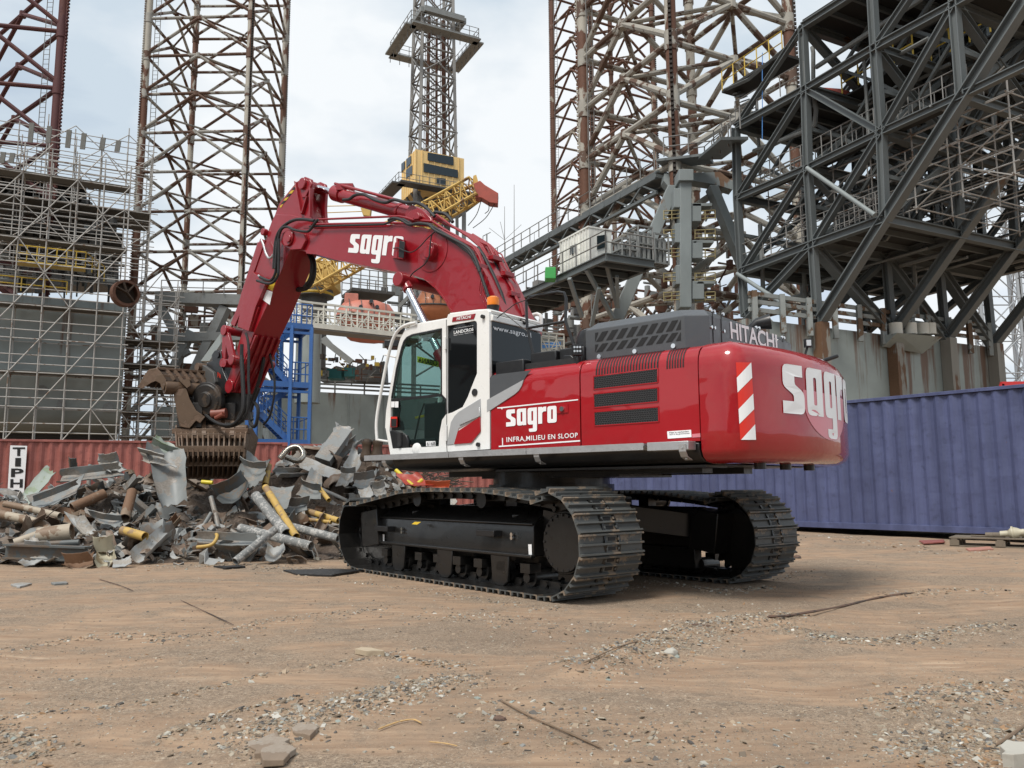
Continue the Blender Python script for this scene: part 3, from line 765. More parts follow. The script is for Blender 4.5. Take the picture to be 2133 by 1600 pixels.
m.build('logo_disc', M['pink'], cw, smooth=0, fix=False)
# warning stripes
sq = K6([(1183, 550), (1297, 550), (1333, 1124), (1216, 1124)])
def stripe(poly, name, mat, off):
    m = MB(); A = [bil(sq, u, v) for u, v in poly]
    # subdivide as fan rows
    N = 10
    (u0_, v0_), (u1_, v1_), (u2_, v2_), (u3_, v3_) = poly
    for i in range(N+1):
        s_ = i/N
        a = bil(sq, u0_*(1-s_)+u3_*s_, v0_*(1-s_)+v3_*s_); b = bil(sq, u1_*(1-s_)+u2_*s_, v1_*(1-s_)+v2_*s_)
        m.v.append(tuple(hit(*a, off))); m.v.append(tuple(hit(*b, off)))
    for i in range(N): m.f.append((2*i, 2*i+1, 2*i+3, 2*i+2))
    return m.build(name, mat, cw, smooth=0, fix=False)
stripe([(0, 1), (0, 0), (1, 0), (1, 1)], 'warning_panel', M['orange'], .004)
for v0 in (.80, .395, .0): 
    a = v0; stripe([(0, a), (0, max(0, a-.19)), (1, a-.0 if v0 == 0 else a), (1, a+.20)], 'warning_stripe', M['decal'], .007) if v0 else stripe([(0.05, .0), (.05, 0.0), (1, 0), (1, .2)], 'warning_stripe', M['decal'], .007)
m = MB()
for p in ((1583, 970), (1650, 972), (1715, 971)):
    c = onplane(p[0], p[1], V(0, 0, 1.335), V(0, 0, 1)) if 0 else None
for f, l in ((-3.40, 1.0), (-3.45, .45), (-3.45, -.25)): m.tube(uw(f, l, 1.38), uw(f, l, 1.31), .06, 12)
m.each('mounting_bolt', M['black'], cw)
m = MB()
for a in [-.6, -.3, 0, .3, .6]: pass
P = [(-.18, 0), (-.15, .06), (-.08, .10), (.08, .10), (.15, .06), (.18, 0)]
c = uw(-3.25, .18, 2.58); m.prism([c+UL*a+V(0, 0, b)-UF*.05 for a, b in P], [c+UL*a+V(0, 0, b)+UF*.05 for a, b in P]); m.build('lifting_lug', M['red'], cw, bevel=.01)
# ---------- hood box ----------
def loftplan(rings, z): pass
m = MB(); pl = [(-1.54, 1.36), (-2.80, 1.36), (-3.0, 1.20), (-3.0, -1.12), (-2.9, -1.22), (-1.54, -1.22)]
def inset(pl, d):
    c = V(-2.25, 0, 0); return [(a+(d if a < -2.25 else -d), b-(d if b > 0 else -d)) for a, b in pl]
rings = [(pl, 2.54), (pl, 2.925), (inset(pl, .10), 3.015)]
for q, z in rings: m.v += [tuple(uw(a, b, z)) for a, b in q]
for j in range(2):
    for i in range(6): k = (i+1) % 6; m.f.append((j*6+i, j*6+k, (j+1)*6+k, (j+1)*6+i))
m.f += [tuple(range(6)), tuple(range(12, 18))]
hood = m.build('hood_box', M['grey'], EX, smooth=0, bevel=.008)
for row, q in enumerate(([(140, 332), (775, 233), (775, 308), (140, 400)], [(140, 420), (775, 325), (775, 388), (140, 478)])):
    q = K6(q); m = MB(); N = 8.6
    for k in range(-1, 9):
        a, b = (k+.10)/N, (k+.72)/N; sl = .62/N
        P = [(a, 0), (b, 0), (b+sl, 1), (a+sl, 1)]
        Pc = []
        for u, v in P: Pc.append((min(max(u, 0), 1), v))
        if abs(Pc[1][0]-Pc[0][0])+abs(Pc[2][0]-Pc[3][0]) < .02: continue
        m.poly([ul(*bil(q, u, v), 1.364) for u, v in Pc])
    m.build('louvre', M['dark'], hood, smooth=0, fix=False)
m = MB()
for p in ((175, 508), (438, 470), (724, 430)): c = ul(*K6([p])[0], 1.36); m.tube(c, c+UL*.02, .026, 10)
for p in ((993, 165), (1017, 175), (998, 290), (1020, 296), (1083, 195), (1090, 320), (1328, 293), (1350, 298), (1520, 365), (1535, 370)): c = uf_(*K6([p])[0], -3.0); m.tube(c, c-UF*.018, .018, 10)
m.each('hood_bolt', M['chrome'], hood)
m = MB()
for a, b in (((1008, 145), (1018, 405)), ((1072, 170), (1080, 405)), ((1342, 285), (1345, 400)), ((1530, 350), (1532, 400))):
    m.span(uf_(*K6([a])[0], -3.003), uf_(*K6([b])[0], -3.003), .012, .006, UF)
m.each('panel_seam', M['dark'], hood, smooth=0)
decal(text2d('HITACHI', .02), [(1520.7, 669), (1618, 697), (1620, 731), (1523, 705.5)], lambda x, y: uf_(x, y, -3.006), 'maker_lettering', M['decal'], hood)
m = MB(); m.path([uw(-2.6, -.75, 2.98), uw(-2.62, -.75, 3.12), uw(-2.70, -.78, 3.18), uw(-2.85, -.85, 3.2)], .1, 16, True, [.05, .055, .07, .10]); m.build('exhaust_pipe', M['black'], EX)
# lamps and mirrors
c = uw(-3.3, -.75, 2.60); m = MB(); m.path([c, c+V(0, 0, .12), c+V(.03, 0, .2)], .014, 8); m.box(c+V(.03, -.02, .25), (.08, .05, .10)); lmp = m.build('rear_lamp', M['black'], EX)
m = MB(); m.box(c+V(.03, -.05, .25), (.055, .012, .07)); m.each('lamp_lens', M['lamp'], lmp)
m = MB(); m.box(c+V(.22, .0, .04), (.32, .16, .045), Matrix.Rotation(-.3, 3, 'Y')); m.build('rear_camera_shield', M['black'], EX, bevel=.015)
c = ul(1202, 729, 1.52); m = MB(); m.box(c, (.11, .06, .13), Matrix.Rotation(.2, 3, 'Z')); m.tube(c-V(0, 0, .05), V(c.x, c.y, 2.5), .015); lmp = m.build('side_lamp', M['black'], EX, bevel=.008)
m = MB()
for i in range(3):
    for j in range(2): m.tube(c+V(-.032+i*.032, -.03, -.02+j*.045), c+V(-.032+i*.032, -.045, -.02+j*.045), .013, 8)
m.each('lamp_lens', M['lamp'], lmp)
slab([(1640, 545), (1700, 540), (1760, 600), (1690, 610), (1640, 570)], 1.5, 1.25, K5).build('side_mirror', M['black'], EX, bevel=.01)
# precleaner dome
c = uw(-1.42, 1.02, 2.55); m = MB()
m.lathe(c, (0, 0, 1), [(.0, .05), (.15, .05), (.15, .19), (.18, .215), (.36, .205), (.43, .17), (.46, .10), (.465, .02)], 28); m.build('air_precleaner', M['black'], EX)
m = MB()
for dx in (-.16, .05, .2): m.box(c+V(dx, 0, .05), (.05, .05, .25))
m.each('precleaner_mount', M['red'], EX)
# black boxes behind the cab
for a, b, z0, z1, l0, l1 in ((-.34, -.78, 2.40, 2.66, 1.56, .7), (-.80, -1.18, 2.55, 2.735, 1.45, .8), (-1.19, -1.54, 2.55, 2.745, 1.40, .8)):
    m = MB(); c = (uw(a, l0, z0)+uw(b, l1, z1))/2; m.box(c, (abs(l0-l1), abs(a-b), z1-z0), Matrix.Rotation(THU, 3, 'Z')); m.build('tool_box', M['black'], EX, bevel=.015)
m = MB(); 
for a, b in ((-.4, -1.55),): m.span(uw(a, 1.50, 2.56), uw(b, 1.50, 2.56), .05, .08)
m.build('anti_slip_strip', M['rubber'], EX)
# handrails
m = MB(); lt = 1.42
m.path([ul(*p, lt) for p in K5([(1395, 625), (1395, 515), (1350, 325), (1342, 110), (1375, 72), (1600, 32), (1650, 42), (1665, 85), (1660, 270), (1745, 510), (1745, 600)])], .019, 10)
m.path([ul(*p, lt) for p in K5([(1350, 325), (1658, 270)])], .017, 8); m.build('handrail', M['black'], EX)
m = MB()
m.path([ul(*p, -.8) for p in KC([(705, 170), (880, 125), (940, 150), (955, 200), (955, 400), (865, 520), (865, 700)])], .03, 10)
m.span(ul(*KC([(830, 280)])[0], -.8), ul(*KC([(838, 830)])[0], -.8), .09, .05); m.span(ul(*KC([(750, 200)])[0], -.85), ul(*KC([(770, 380)])[0], -.85), .12, .04); m.each('front_handrail', M['white'], EX)
# ---------- cab ----------
outer = [(245, 1352), (205, 1130), (212, 1000), (252, 760), (310, 470), (330, 400), (360, 350), (410, 310), (470, 290), (700, 250), (712, 212), (940, 183), (1030, 178), (1042, 190), (1048, 1302)]
h1 = [(248, 905), (290, 650), (333, 480), (352, 425), (375, 398), (420, 376), (663, 325), (663, 860), (698, 905), (698, 1015), (662, 1065), (642, 1170), (635, 1278), (262, 1298), (236, 1150), (246, 1050)]
h2 = [(703, 306), (925, 265), (940, 272), (944, 290), (944, 690), (900, 800), (870, 880), (828, 962), (745, 1005), (703, 1018)]
cab = slab(outer, S+.01, S-.05, K5, [h1, h2]).build('cab', M['white'], EX, bevel=.008)
def cl(pts, l): return [(p-UC) for p in trace(K5, pts, l)]
oc = cl(outer, S-.05); zc = min(p.z for p in oc)
cabw = 1.02; IL = S-cabw
m = MB()
A = trace(K5, outer, S+.01); dl = UL*(IL-S)
m.prism([p+dl for p in A], [p+dl+UL*.05 for p in A], [([p+dl for p in trace(K5, h, S+.01)], [p+dl+UL*.05 for p in trace(K5, h, S+.01)]) for h in (h1, h2)])
m.build('cab_side_frame', M['white'], cab)
# roof, floor, corner posts: loft strips between both sides
def strip(i0, i1, th, name, mat, w0=0, w1=0):
    m = MB(); a, b = A[i0], A[i1]; d = (b-a).normalized(); n = UL.cross(d).normalized()
    p = [a, b, b+dl, a+dl]; 
    for s_ in (1,): m.hull8([a-n*th, b-n*th, b+dl-n*th, a+dl-n*th, a+n*th, b+n*th, b+dl+n*th, a+dl+n*th])
    return m.build(name, mat, cab, smooth=0)
m = MB()
for i in range(6, 13):
    a, b = A[i], A[i+1]; d = (b-a).normalized(); n = UL.cross(d).normalized()*.02; e = -UL*.03; 
    m.hull8([a+e-n, b+e-n, b+dl-n, a+dl-n, a+e+n, b+e+n, b+dl+n, a+dl+n])
m.build('cab_roof', M['white'], cab)
m = MB(); 
for l in (S-.05, IL+.03):
    for i in range(1, 6): m.span(A[i]+UL*(l-S), A[i+1]+UL*(l-S), .07, .05, UL)
m.build('front_pillar', M['white'], cab)
m = MB(); a, b = A[0]+V(0, 0, .03)-UL*.09, A[-1]+V(0, 0, .03)-UL*.09; m.hull8([a, b, b+dl, a+dl, a+V(0, 0, .08), b+V(0, 0, .08), b+dl+V(0, 0, .08), a+dl+V(0, 0, .08)]); m.build('cab_floor', M['dark'], cab)
# rear wall with window
fr_ = -.29
m = MB(); m.hull8([uw(fr_, S-.02, 1.6), uw(fr_, IL, 1.6), uw(fr_+.04, IL, 1.6), uw(fr_+.04, S-.02, 1.6), uw(fr_, S-.02, 2.45), uw(fr_, IL, 2.45), uw(fr_+.04, IL, 2.45), uw(fr_+.04, S-.02, 2.45)]); m.build('cab_rear_wall', M['black'], cab)
m = MB(); m.poly([uw(fr_-.004, S-.03, 2.42), uw(fr_-.004, IL, 2.42), uw(fr_-.004, IL, 3.16), uw(fr_-.004, S-.03, 3.2)]); rw = m.build('rear_window', M['darkglass'], cab, smooth=0)
decal(text2d('www.sagro.nl', .012), [(1027.3, 677), (1106, 693.5), (1107, 707), (1028, 690)], lambda x, y: uf_(x, y, fr_-.01), 'web_lettering', M['decal'], rw)
m = MB(); m.span(uw(fr_, S-.02, 3.22), uw(fr_, IL, 3.22), .06, .08); m.build('rear_roof_rail', M['white'], cab, bevel=.01)
# glass
gl = slab([(262, 900), (300, 650), (340, 490), (360, 430), (382, 405), (425, 385), (655, 338), (655, 858), (270, 902)], S-.02, S-.028, K5).build('door_window', M['glass'], cab, smooth=0)
slab([(250, 905), (655, 870), (690, 905), (695, 1015), (660, 1065), (640, 1170), (635, 1276), (390, 1290), (385, 1190), (330, 1150), (245, 1120)], S-.02, S-.028, K5).build('lower_door_window', M['glass'], cab, smooth=0)
rp = slab(h2, S-.01, S-.02, K5).build('rear_side_window', M['darkglass'], cab, smooth=0)
A2 = [p+dl for p in trace(K5, h1, S)]; m = MB(); m.poly([p+UL*.02 for p in A2]); m.build('far_side_window', M['glass'], cab, smooth=0)
m = MB(); 
for i in range(1, 6): m.quad(A[i]-UL*.05, A[i+1]-UL*.05, A[i+1]+dl+UL*.05, A[i]+dl+UL*.05)
m.build('windscreen', M['glass'], cab, smooth=0, fix=False)
# window seals
def seal(pts, name='window_seal', closed=True, w=.03):
    m = MB(); P = trace(K5, pts, S+.004)
    for i in range(len(P)-(0 if closed else 1)): m.span(P[i], P[(i+1) % len(P)], w, .012, UL)
    return m.build(name, M['black'], cab, smooth=0)
seal([(256, 890), (296, 650), (338, 485), (357, 428), (380, 403), (423, 381), (659, 331)], closed=False)
seal([(659, 331), (660, 860)], closed=False, w=.025); seal([(255, 905), (660, 865)], closed=False, w=.035); seal([(660, 865), (697, 905), (697, 1015)], closed=False)
m = slab([(236, 1155), (262, 1150), (370, 1185), (388, 1230), (385, 1290), (262, 1298)], S+.008, S-.04, K5); bx = m.build('door_handle_housing', M['black'], cab, bevel=.01)
c = ul(*K5([(325, 1225)])[0], S+.01); m = MB(); m.tube(c-V(0, 0, .09), c+V(0, 0, .09), .035, 12); m.build('door_handle', M['rubber'], bx)
m = slab([(248, 905), (310, 905), (325, 960), (310, 1050), (340, 1080), (352, 1150), (240, 1150), (248, 1050)], S-.03, S-.05, K5); m.build('lower_door_panel', M['dark'], cab)
def kf(pts, lat, name, mat, th=.004): return slab(pts, lat, lat+th, KF).build(name, mat, cab, smooth=0)
kf([(268, 430), (322, 430), (320, 520), (268, 525)], S+.002, 'info_sticker', M['decal']); kf([(328, 430), (382, 428), (380, 525), (328, 525)], S+.002, 'info_sticker', M['decal'])
s_ = kf([(258, 672), (362, 672), (360, 835), (258, 838)], S+.002, 'warning_sticker', M['orange']); kf([(266, 705), (354, 705), (352, 828), (266, 830)], S+.007, 'sticker_panel', M['blackdecal'])
pl_ = kf([(822, 1062), (968, 1058), (970, 1136), (824, 1140)], S+.002, 'number_plate', M['decal'])
decal(text2d('6168', .01), KF([(834, 1070), (960, 1066), (960, 1128), (834, 1133)]), onS(S+.009), 'fleet_number', M['blackdecal'], cab)
# silver and red trim on the cab
slab([(705, 1268), (737, 1085), (765, 1035), (800, 1000), (975, 893), (978, 1042), (800, 1135), (768, 1262)], S+.01, S+.02, K5).build('cab_trim', M['silver'], cab, bevel=.004)
slab([(765, 1264), (795, 1158), (976, 1040), (978, 1160), (905, 1252)], S+.01, S+.028, K5).build('cab_trim_red', M['red'], cab, bevel=.004)
slab([(805, 1110), (812, 1075), (970, 960), (975, 1035)], S+.02, S+.035, K5).build('trim_fold', M['silver'], cab, bevel=.006)
m = MB(); c = ul(*K5([(928, 843)])[0], S+.01); m.tube(c, c+UL*.012, .045, 20); c = ul(*K5([(960, 1265)])[0], S+.01); m.tube(c, c+UL*.03, .026, 14); c = ul(*K5([(1000, 233)])[0], S+.01); m.tube(c, c+UL*.04, .024, 14); m.each('rubber_stop', M['rubber'], cab)
m = MB(); c = ul(*K5([(455, 1303)])[0], S+.0); m.lathe(c-UL*.01, UL, [(0, .085), (.016, .08), (.028, .06), (.034, .02)], 20); m.build('door_bulge', M['white'], cab)
seamm = MB(); P = trace(K5, [(697, 255), (698, 905), (700, 1010), (699, 1262), (703, 1325)], S+.014)
for i in range(len(P)-1): seamm.span(P[i], P[i+1], .006, .004, UL)
seamm.build('door_seam', M['dark'], cab, smooth=0)
m = MB()
for a, b in (((688, 400), (688, 495)), ((692, 1105), (693, 1235))): m.tube(ul(*K5([a])[0], S+.03), ul(*K5([b])[0], S+.03), .018, 8)
m.each('door_hinge', M['white'], cab)
badge = slab([(752, 238), (935, 207), (920, 252), (745, 274)], S+.01, S+.018, K5).build('maker_badge', M['redarm'], cab, smooth=0)
decal(text2d('HITACHI', .02), K5([(783, 234), (897, 219), (893, 243), (780, 261)]), onS(S+.022), 'badge_lettering', M['decal'], cab)
decal(text2d('LANDCROS', .015), K5([(757, 347), (915, 320), (915, 345), (758, 374)]), onS(S), 'window_lettering', M['decal'], cab)
decal(text2d('Hitachi Construction Machinery Group'), K5([(757, 325), (915, 299), (915, 306), (757, 333)]), onS(S), 'window_small_lettering', M['decal'], cab)
decal(text2d('Reliable Solutions - Reliable Partner'), K5([(757, 381), (917, 353), (917, 359), (757, 387)]), onS(S), 'window_small_lettering', M['decal'], cab)
# guard rail in front of the cab
m = MB(); m.path(smoothpath([ul(*p, S+.03) for p in K5([(455, 280), (380, 296), (320, 330), (280, 385), (245, 480), (200, 680), (150, 950), (132, 1100), (138, 1230)])], 4), .022, 10); m.tube(ul(*K5([(138, 1225)])[0], S+.03), ul(*K5([(228, 1240)])[0], S), .015, 8); m.tube(ul(*K5([(200, 540)])[0], S+.03), ul(*K5([(290, 560)])[0], S), .012, 8); m.build('front_guard_rail', M['white'], cab)
m = MB(); c = ul(*K5([(325, 345)])[0], S-.05); m.box(c, (.12, .1, .09)); c2 = ul(*K5([(265, 460)])[0], S-.3); m.box(c2, (.2, .3, .1)); m.each('work_lamp', M['black'], cab, bevel=.01)
# interior
m = MB(); c = uw(.45, S-.5, 0)
m.box(c+V(0, 0, 1.95), (.5, .5, .14)); m.box(uw(.15, S-.5, 2.35), (.5, .12, .75), Matrix.Rotation(THU, 3, 'Z')); m.box(uw(.12, S-.5, 2.82), (.3, .1, .22), Matrix.Rotation(THU, 3, 'Z')); m.build('operator_seat', M['rubber'], cab, bevel=.03)
m = MB(); m.box(uw(.75, S-.2, 2.0), (.18, .45, .5), Matrix.Rotation(THU, 3, 'Z')); m.box(uw(.75, IL+.15, 2.0), (.2, .7, .6), Matrix.Rotation(THU, 3, 'Z')); m.box(uw(1.0, S-.5, 1.75), (.8, .5, .08), Matrix.Rotation(THU, 3, 'Z')); m.build('console', M['dark'], cab, bevel=.02)
m = MB()
for l in (.35, .62): m.tube(uw(1.15, S-l, 1.75), uw(.98, S-l, 2.3), .015, 8)
m.path([ul(*p, S-.25) for p in K5([(440, 1230), (480, 1040), (520, 930)])], .012, 8); m.each('control_lever', M['rubber'], cab)
slab([(442, 1040), (515, 1022), (513, 1042), (445, 1056)], S-.25, S-.27, K5).build('lever_tag', M['yellow'], cab)
hv = slab([(462, 550), (632, 592), (630, 640), (462, 600)], S-.42, S-.43, K5).build('dealer_board', M['hivis'], cab, smooth=0)
decal(text2d('OBANA', .01), K5([(622, 585), (468, 560), (468, 600), (622, 632)]), onS(S-.41), 'dealer_lettering', M['blackdecal'], hv)
# beacon
c = ul(*K5([(1075, 125)])[0], 1.3); c = uw((c-UC).dot(UF), 1.3, (c-UC).z); m = MB(); m.lathe(c-V(0, 0, .03), (0, 0, 1), [(0, .075), (.05, .082), (.10, .08), (.12, .05)], 20); bc = m.build('beacon', M['amber'], EX)
m = MB(); m.lathe(c-V(0, 0, .24), (0, 0, 1), [(0, .03), (.12, .03), (.14, .07), (.21, .085)], 16); m.tube(c-V(0, 0, .24), c-V(0, 0, .40), .02); m.build('beacon_stand', M['black'], bc)
m = MB(); m.hull8([ul(*K5([p])[0], l) for l in (1.0, .65) for p in ((1160, 200), (1345, 255), (1345, 300), (1170, 275))]); m.build('engine_mirror', M['black'], EX, bevel=.03)
m = MB(); m.path([ul(*p, 1.5) for p in K5([(1110, 240), (1250, 130), (1345, 95), (1420, 60), (1620, 0)])], .006, 5); m.path([ul(*p, 1.5) for p in K5([(1045, 270), (1090, 260), (1130, 220), (1160, 200), (1350, 350)])], .006, 5); m.build('antenna_cable', M['rubber'], EX)
# ---------- boom ----------
BL = .36
bp_ = [(468, 500), (470, 465), (495, 445), (600, 405), (900, 400), (1280, 393), (1480, 430), (1640, 505), (1770, 600), (1850, 740), (1920, 900), (2010, 1090), (1690, 1090), (1620, 1000), (1570, 905), (1500, 815), (1420, 750), (1340, 722), (1240, 705), (1000, 657), (820, 622), (690, 585), (620, 578), (560, 560), (500, 540)]
boom = slab(bp_, BL, -BL, KA).build('boom', M['redarm'], EX, bevel=.012)
m = MB()   # flanges proud of the web
Pb = trace(KA, bp_, BL)
for i in list(range(3, 11))+list(range(13, 22)):
    m.hull8([q for p in (0,) for q in (Pb[i]+UL*.012-V(0, 0, .018), Pb[i+1]+UL*.012-V(0, 0, .018), Pb[i+1]-UL*(2*BL+.012)-V(0, 0, .018), Pb[i]-UL*(2*BL+.012)-V(0, 0, .018), Pb[i]+UL*.012+V(0, 0, .018), Pb[i+1]+UL*.012+V(0, 0, .018), Pb[i+1]-UL*(2*BL+.012)+V(0, 0, .018), Pb[i]-UL*(2*BL+.012)+V(0, 0, .018))])
m.build('boom_flange', M['redarm'], boom, smooth=0)
def boss(K_, p, r, l0, l1, name, par, mat=None, n=24):
    c = ul(*K_([p])[0], l0); q = c-UL*0; m = MB(); m.tube(c, c+UL*(l1-l0), r, n); return m.build(name, mat or M['redarm'], par, bevel=.01)
boss(KA, (1480, 570), .33, BL, BL+.012, 'cylinder_boss', boom, n=40); boss(KA, (1475, 572), .16, BL, BL+.12, 'pivot_pin', boom); boss(KA, (1462, 575), .10, BL+.1, BL+.15, 'pin_cap', boom)
boss(KA, (500, 482), .15, BL+.06, BL+.10, 'pivot_pin', boom); boss(KA, (500, 484), .07, BL+.10, BL+.13, 'pin_cap', boom)
slab([(455, 500), (460, 455), (500, 435), (560, 440), (620, 455), (630, 500), (600, 560), (530, 565), (480, 540)], BL, BL+.06, KA).build('boom_tip_plate', M['redarm'], boom, bevel=.01)
decal(LOGO, KB([(278, 738), (1040, 775), (1005, 1065), (240, 1003)]), onS(BL+.006), 'company_lettering', M['decal'], boom)
m = MB()
m.hull8([ul(*KB([p])[0], l) for l in (BL, BL+.16) for p in ((915, 860), (1045, 830), (1030, 1100), (880, 1090))]); bx = m.build('boom_lamp_box', M['redarm'], boom, bevel=.01)
m = MB()
m.hull8([ul(*KB([p])[0], l) for l in (BL+.01, BL+.165) for p in ((975, 830), (1055, 850), (1040, 1090), (960, 1075))])
m.build('boom_lamp', M['dark'], bx, bevel=.01)
slab([(1045, 830), (1070, 835), (1058, 1110), (1040, 1105)], BL, BL+.17, KB).build('lamp_box_side', M['redarm'], bx)
# boom cylinders
for lt, nm in ((.56, 1), (-.56, 2)):
    top = ul(*KA([(1285, 770)])[0], .56)-UC; f, z = top.dot(UF), top.z; foot = (ul(*KA([(1435, 1075)])[0], .56)-UC); ff, fz = foot.dot(UF), foot.z
    d = V(ff-f, fz-z, 0).normalized(); T = uw(f, lt, z); Fo = uw(f+d.x*2.7, lt, z+d.y*2.7)
    rod = MB().tube(T, uw(f+d.x*1.5, lt, z+d.y*1.5), .058, 20).build('cylinder_rod', M['chrome'], EX)
    MB().tube(uw(f+d.x*1.45, lt, z+d.y*1.45), Fo, .10, 20).build('cylinder_barrel', M['redarm'], rod)
    m = MB(); m.tube(T-UL*.14, T+UL*.14, .115, 24); m.tube(T, uw(f+d.x*.2, lt, z+d.y*.2), .085, 20); m.build('rod_eye', M['redarm'], rod, bevel=.01)
m = MB(); T = ul(*KA([(1285, 770)])[0], .56); m.tube(T, T-UL*1.12, .09, 20); m.build('boom_cylinder_pin', M['redarm'], boom)
# arm cylinder
a_, b_, c_, d_ = ul(655, 390, 0), ul(700, 402.5, 0), ul(870, 450, 0), ul(886, 452, 0)
rod = MB().tube(a_-(b_-a_)*.2, b_, .058, 20).build('cylinder_rod', M['chrome'], EX)
m = MB(); dd = (c_-b_).normalized(); m.tube(b_, c_, .125, 28); m.tube(b_-dd*.03, b_+dd*.22, .15, 24); m.tube(b_+dd*1.9, b_+dd*1.96, .14, 24); m.build('cylinder_barrel', M['redarm'], rod, bevel=.008)
m = MB(); m.tube(c_-UL*.15, c_+UL*.15, .14, 24); m.build('barrel_eye', M['redarm'], rod)
m = MB(); m.path([b_+dd*t+V(0, 0, .17)+UL*.1 for t in (.1, .6, 1.2, 1.9)], .025, 8); m.path([b_+dd*t+V(0, 0, .19)-UL*.05 for t in (.1, .6, 1.2, 2.1)], .02, 8); m.box(b_+dd*.3+V(0, 0, .14), (.3, .2, .12)); m.each('cylinder_pipe', M['redarm'], rod)
for l0 in (.17, -.23): slab([(1080, 540), (1170, 420), (1280, 380), (1370, 430), (1460, 520), (1500, 600)], l0, l0+.06, KB).build('cylinder_bracket', M['redarm'], boom, bevel=.01)
slab([(1160, 520), (1180, 440), (1240, 425), (1265, 480), (1250, 525), (1190, 530)], .3, .2, KB).build('bracket_boss', M['redarm'], boom, bevel=.01)
# pipes along the boom
pipes = [([(1830, 330-0), (0, 0)], 0)]
def boompipe(K_, pts, lat, r, name='hydraulic_pipe', mat=None):
    return MB().path([ul(*p, lat) for p in K_(pts)], r, 8).build(name, mat or M['redarm'], boom)
boompipe(KA, [(690, 352), (1250, 330), (1300, 340), (1350, 355), (1480, 365), (1560, 420), (1740, 520), (1790, 560), (1960, 980), (2000, 1080)], .25, .020)
boompipe(KA, [(690, 385), (1200, 375), (1290, 380), (1470, 395), (1560, 440), (1760, 540), (1800, 600), (1940, 980), (1980, 1080)], .30, .022)
boompipe(KA, [(640, 400), (1150, 385), (1230, 350), (1280, 350), (1340, 385), (1460, 385), (1600, 470), (1720, 560), (1780, 640), (1900, 980)], .42, .018, 'hydraulic_hose', M['rubber'])
boompipe(KA, [(1500, 430), (1650, 520), (1740, 590), (1800, 700), (1860, 880), (1930, 1040)], .40, .022, 'hydraulic_hose', M['rubber'])
for k in range(5):
    off = k*26
    boompipe(KD, [(60-20*k, 50+10*k), (290+off, 215+off*.5), (500+off*1.2, 350+off*.2), (640+off*1.1, 470+off*.1), (740+off, 640), (880+off, 960), (1010+off, 1290), (1060+off, 1450)], .1-.09*k, .019)
boompipe(KD, [(480, 330), (640, 420), (780, 470), (830, 560), (960, 820), (1040, 950), (1110, 1060), (1150, 1180), (1230, 1300), (1270, 1450)], -.1, .028)
boompipe(KD, [(560, 330), (800, 480), (880, 560), (1000, 820), (1030, 900), (1180, 1180), (1210, 1300), (1240, 1450)], -.25, .028)
boompipe(KD, [(890, 560), (965, 600), (1095, 870), (1155, 1010), (1150, 1060)], -.3, .012)
boompipe(KD, [(640, 500), (720, 620), (860, 900), (960, 1130), (1040, 1400)], .2, .026, 'hydraulic_hose', M['rubber'])
boompipe(KD, [(820, 620), (900, 800), (1030, 1100), (1150, 1400)], -.05, .026, 'hydraulic_hose', M['rubber'])
boompipe(KD, [(700, 800), (650, 1110), (760, 1340)], .40, .010); boompipe(KD, [(770, 910), (700, 1110), (810, 1340)], .40, .010)
m = MB()
for a, b in (((1300, 985), (1110, 1090)), ): pass
for p, l in (((1050, 880), -.1), ((700, 780), .3), ((1130, 1160), -.1), ((880, 660), 0)): c = ul(*KD([p])[0], l); m.box(c, (.22, .1, .07), Matrix.Rotation(THU, 3, 'Z'))
m.each('pipe_clamp', M['redarm'], boom, bevel=.006)
hose = lambda K_, pts, lat, r=.022, par=boom: MB().path(smoothpath([ul(*p, lat if not isinstance(lat, (list, tuple)) else lat[i]) for i, p in enumerate(K_(pts))], 5), r, 8).build('hydraulic_hose', M['rubber'], par)
hose(KB, [(170, 250), (260, 240), (340, 185), (470, 175), (620, 250), (780, 290), (900, 250), (1080, 290), (1250, 300), (1380, 380), (1480, 490)], .2, .028)
hose(KB, [(1480, 430), (1620, 450), (1700, 510), (1740, 570)], 0, .03)
hose(KB, [(820, 540), (900, 515), (1010, 540), (1120, 605), (1250, 590), (1400, 610), (1500, 690), (1700, 790), (1950, 930), (2060, 1080), (2130, 1280)], .42, .026)
hose(KB, [(1490, 710), (1440, 760), (1410, 960), (1400, 1060), (1330, 1180), (1180, 1290), (1120, 1370)], .52, .010)
hose(KB, [(1490, 700), (1380, 800), (1260, 930), (1150, 1000), (1050, 980), (960, 940), (890, 945)], .55, .009)
# ---------- arm ----------
AL = .30
px_ = lambda pts: pts
near = K8([(1060, 500), (1345, 150), (1420, 100), (1500, 70), (1575, 105), (1620, 190), (1600, 330), (1590, 520), (1600, 720), (1640, 800), (1250, 1250)])+K7([(1000, 0), (800, 420), (690, 720), (560, 1050), (400, 1420), (372, 1400), (345, 1240), (430, 950), (510, 680), (575, 400)])+[(502.5, 681), (530, 562), (545, 522), (559, 482), (567, 440)]
near = near[:11]+K7([(1000, 0), (800, 420), (690, 720), (560, 1050), (400, 1420), (372, 1400), (345, 1240), (430, 950), (510, 680)])+[(505, 690), (530, 570), (545, 522), (559, 482)]+K8([(1000, 640)])
main_ = K8([(1640, 800), (1250, 1250)])+near[11:-1]+K8([(870, 960), (930, 800), (985, 690), (1250, 700)])
arm = slab(main_, AL, -AL).build('arm', M['redarm'], EX, bevel=.012)
horn = K8([(960, 760), (1000, 640), (1060, 500), (1345, 150), (1420, 100), (1500, 70), (1575, 105), (1600, 190), (1590, 330), (1580, 520), (1590, 720), (1640, 830), (1300, 1100), (1000, 1000)])
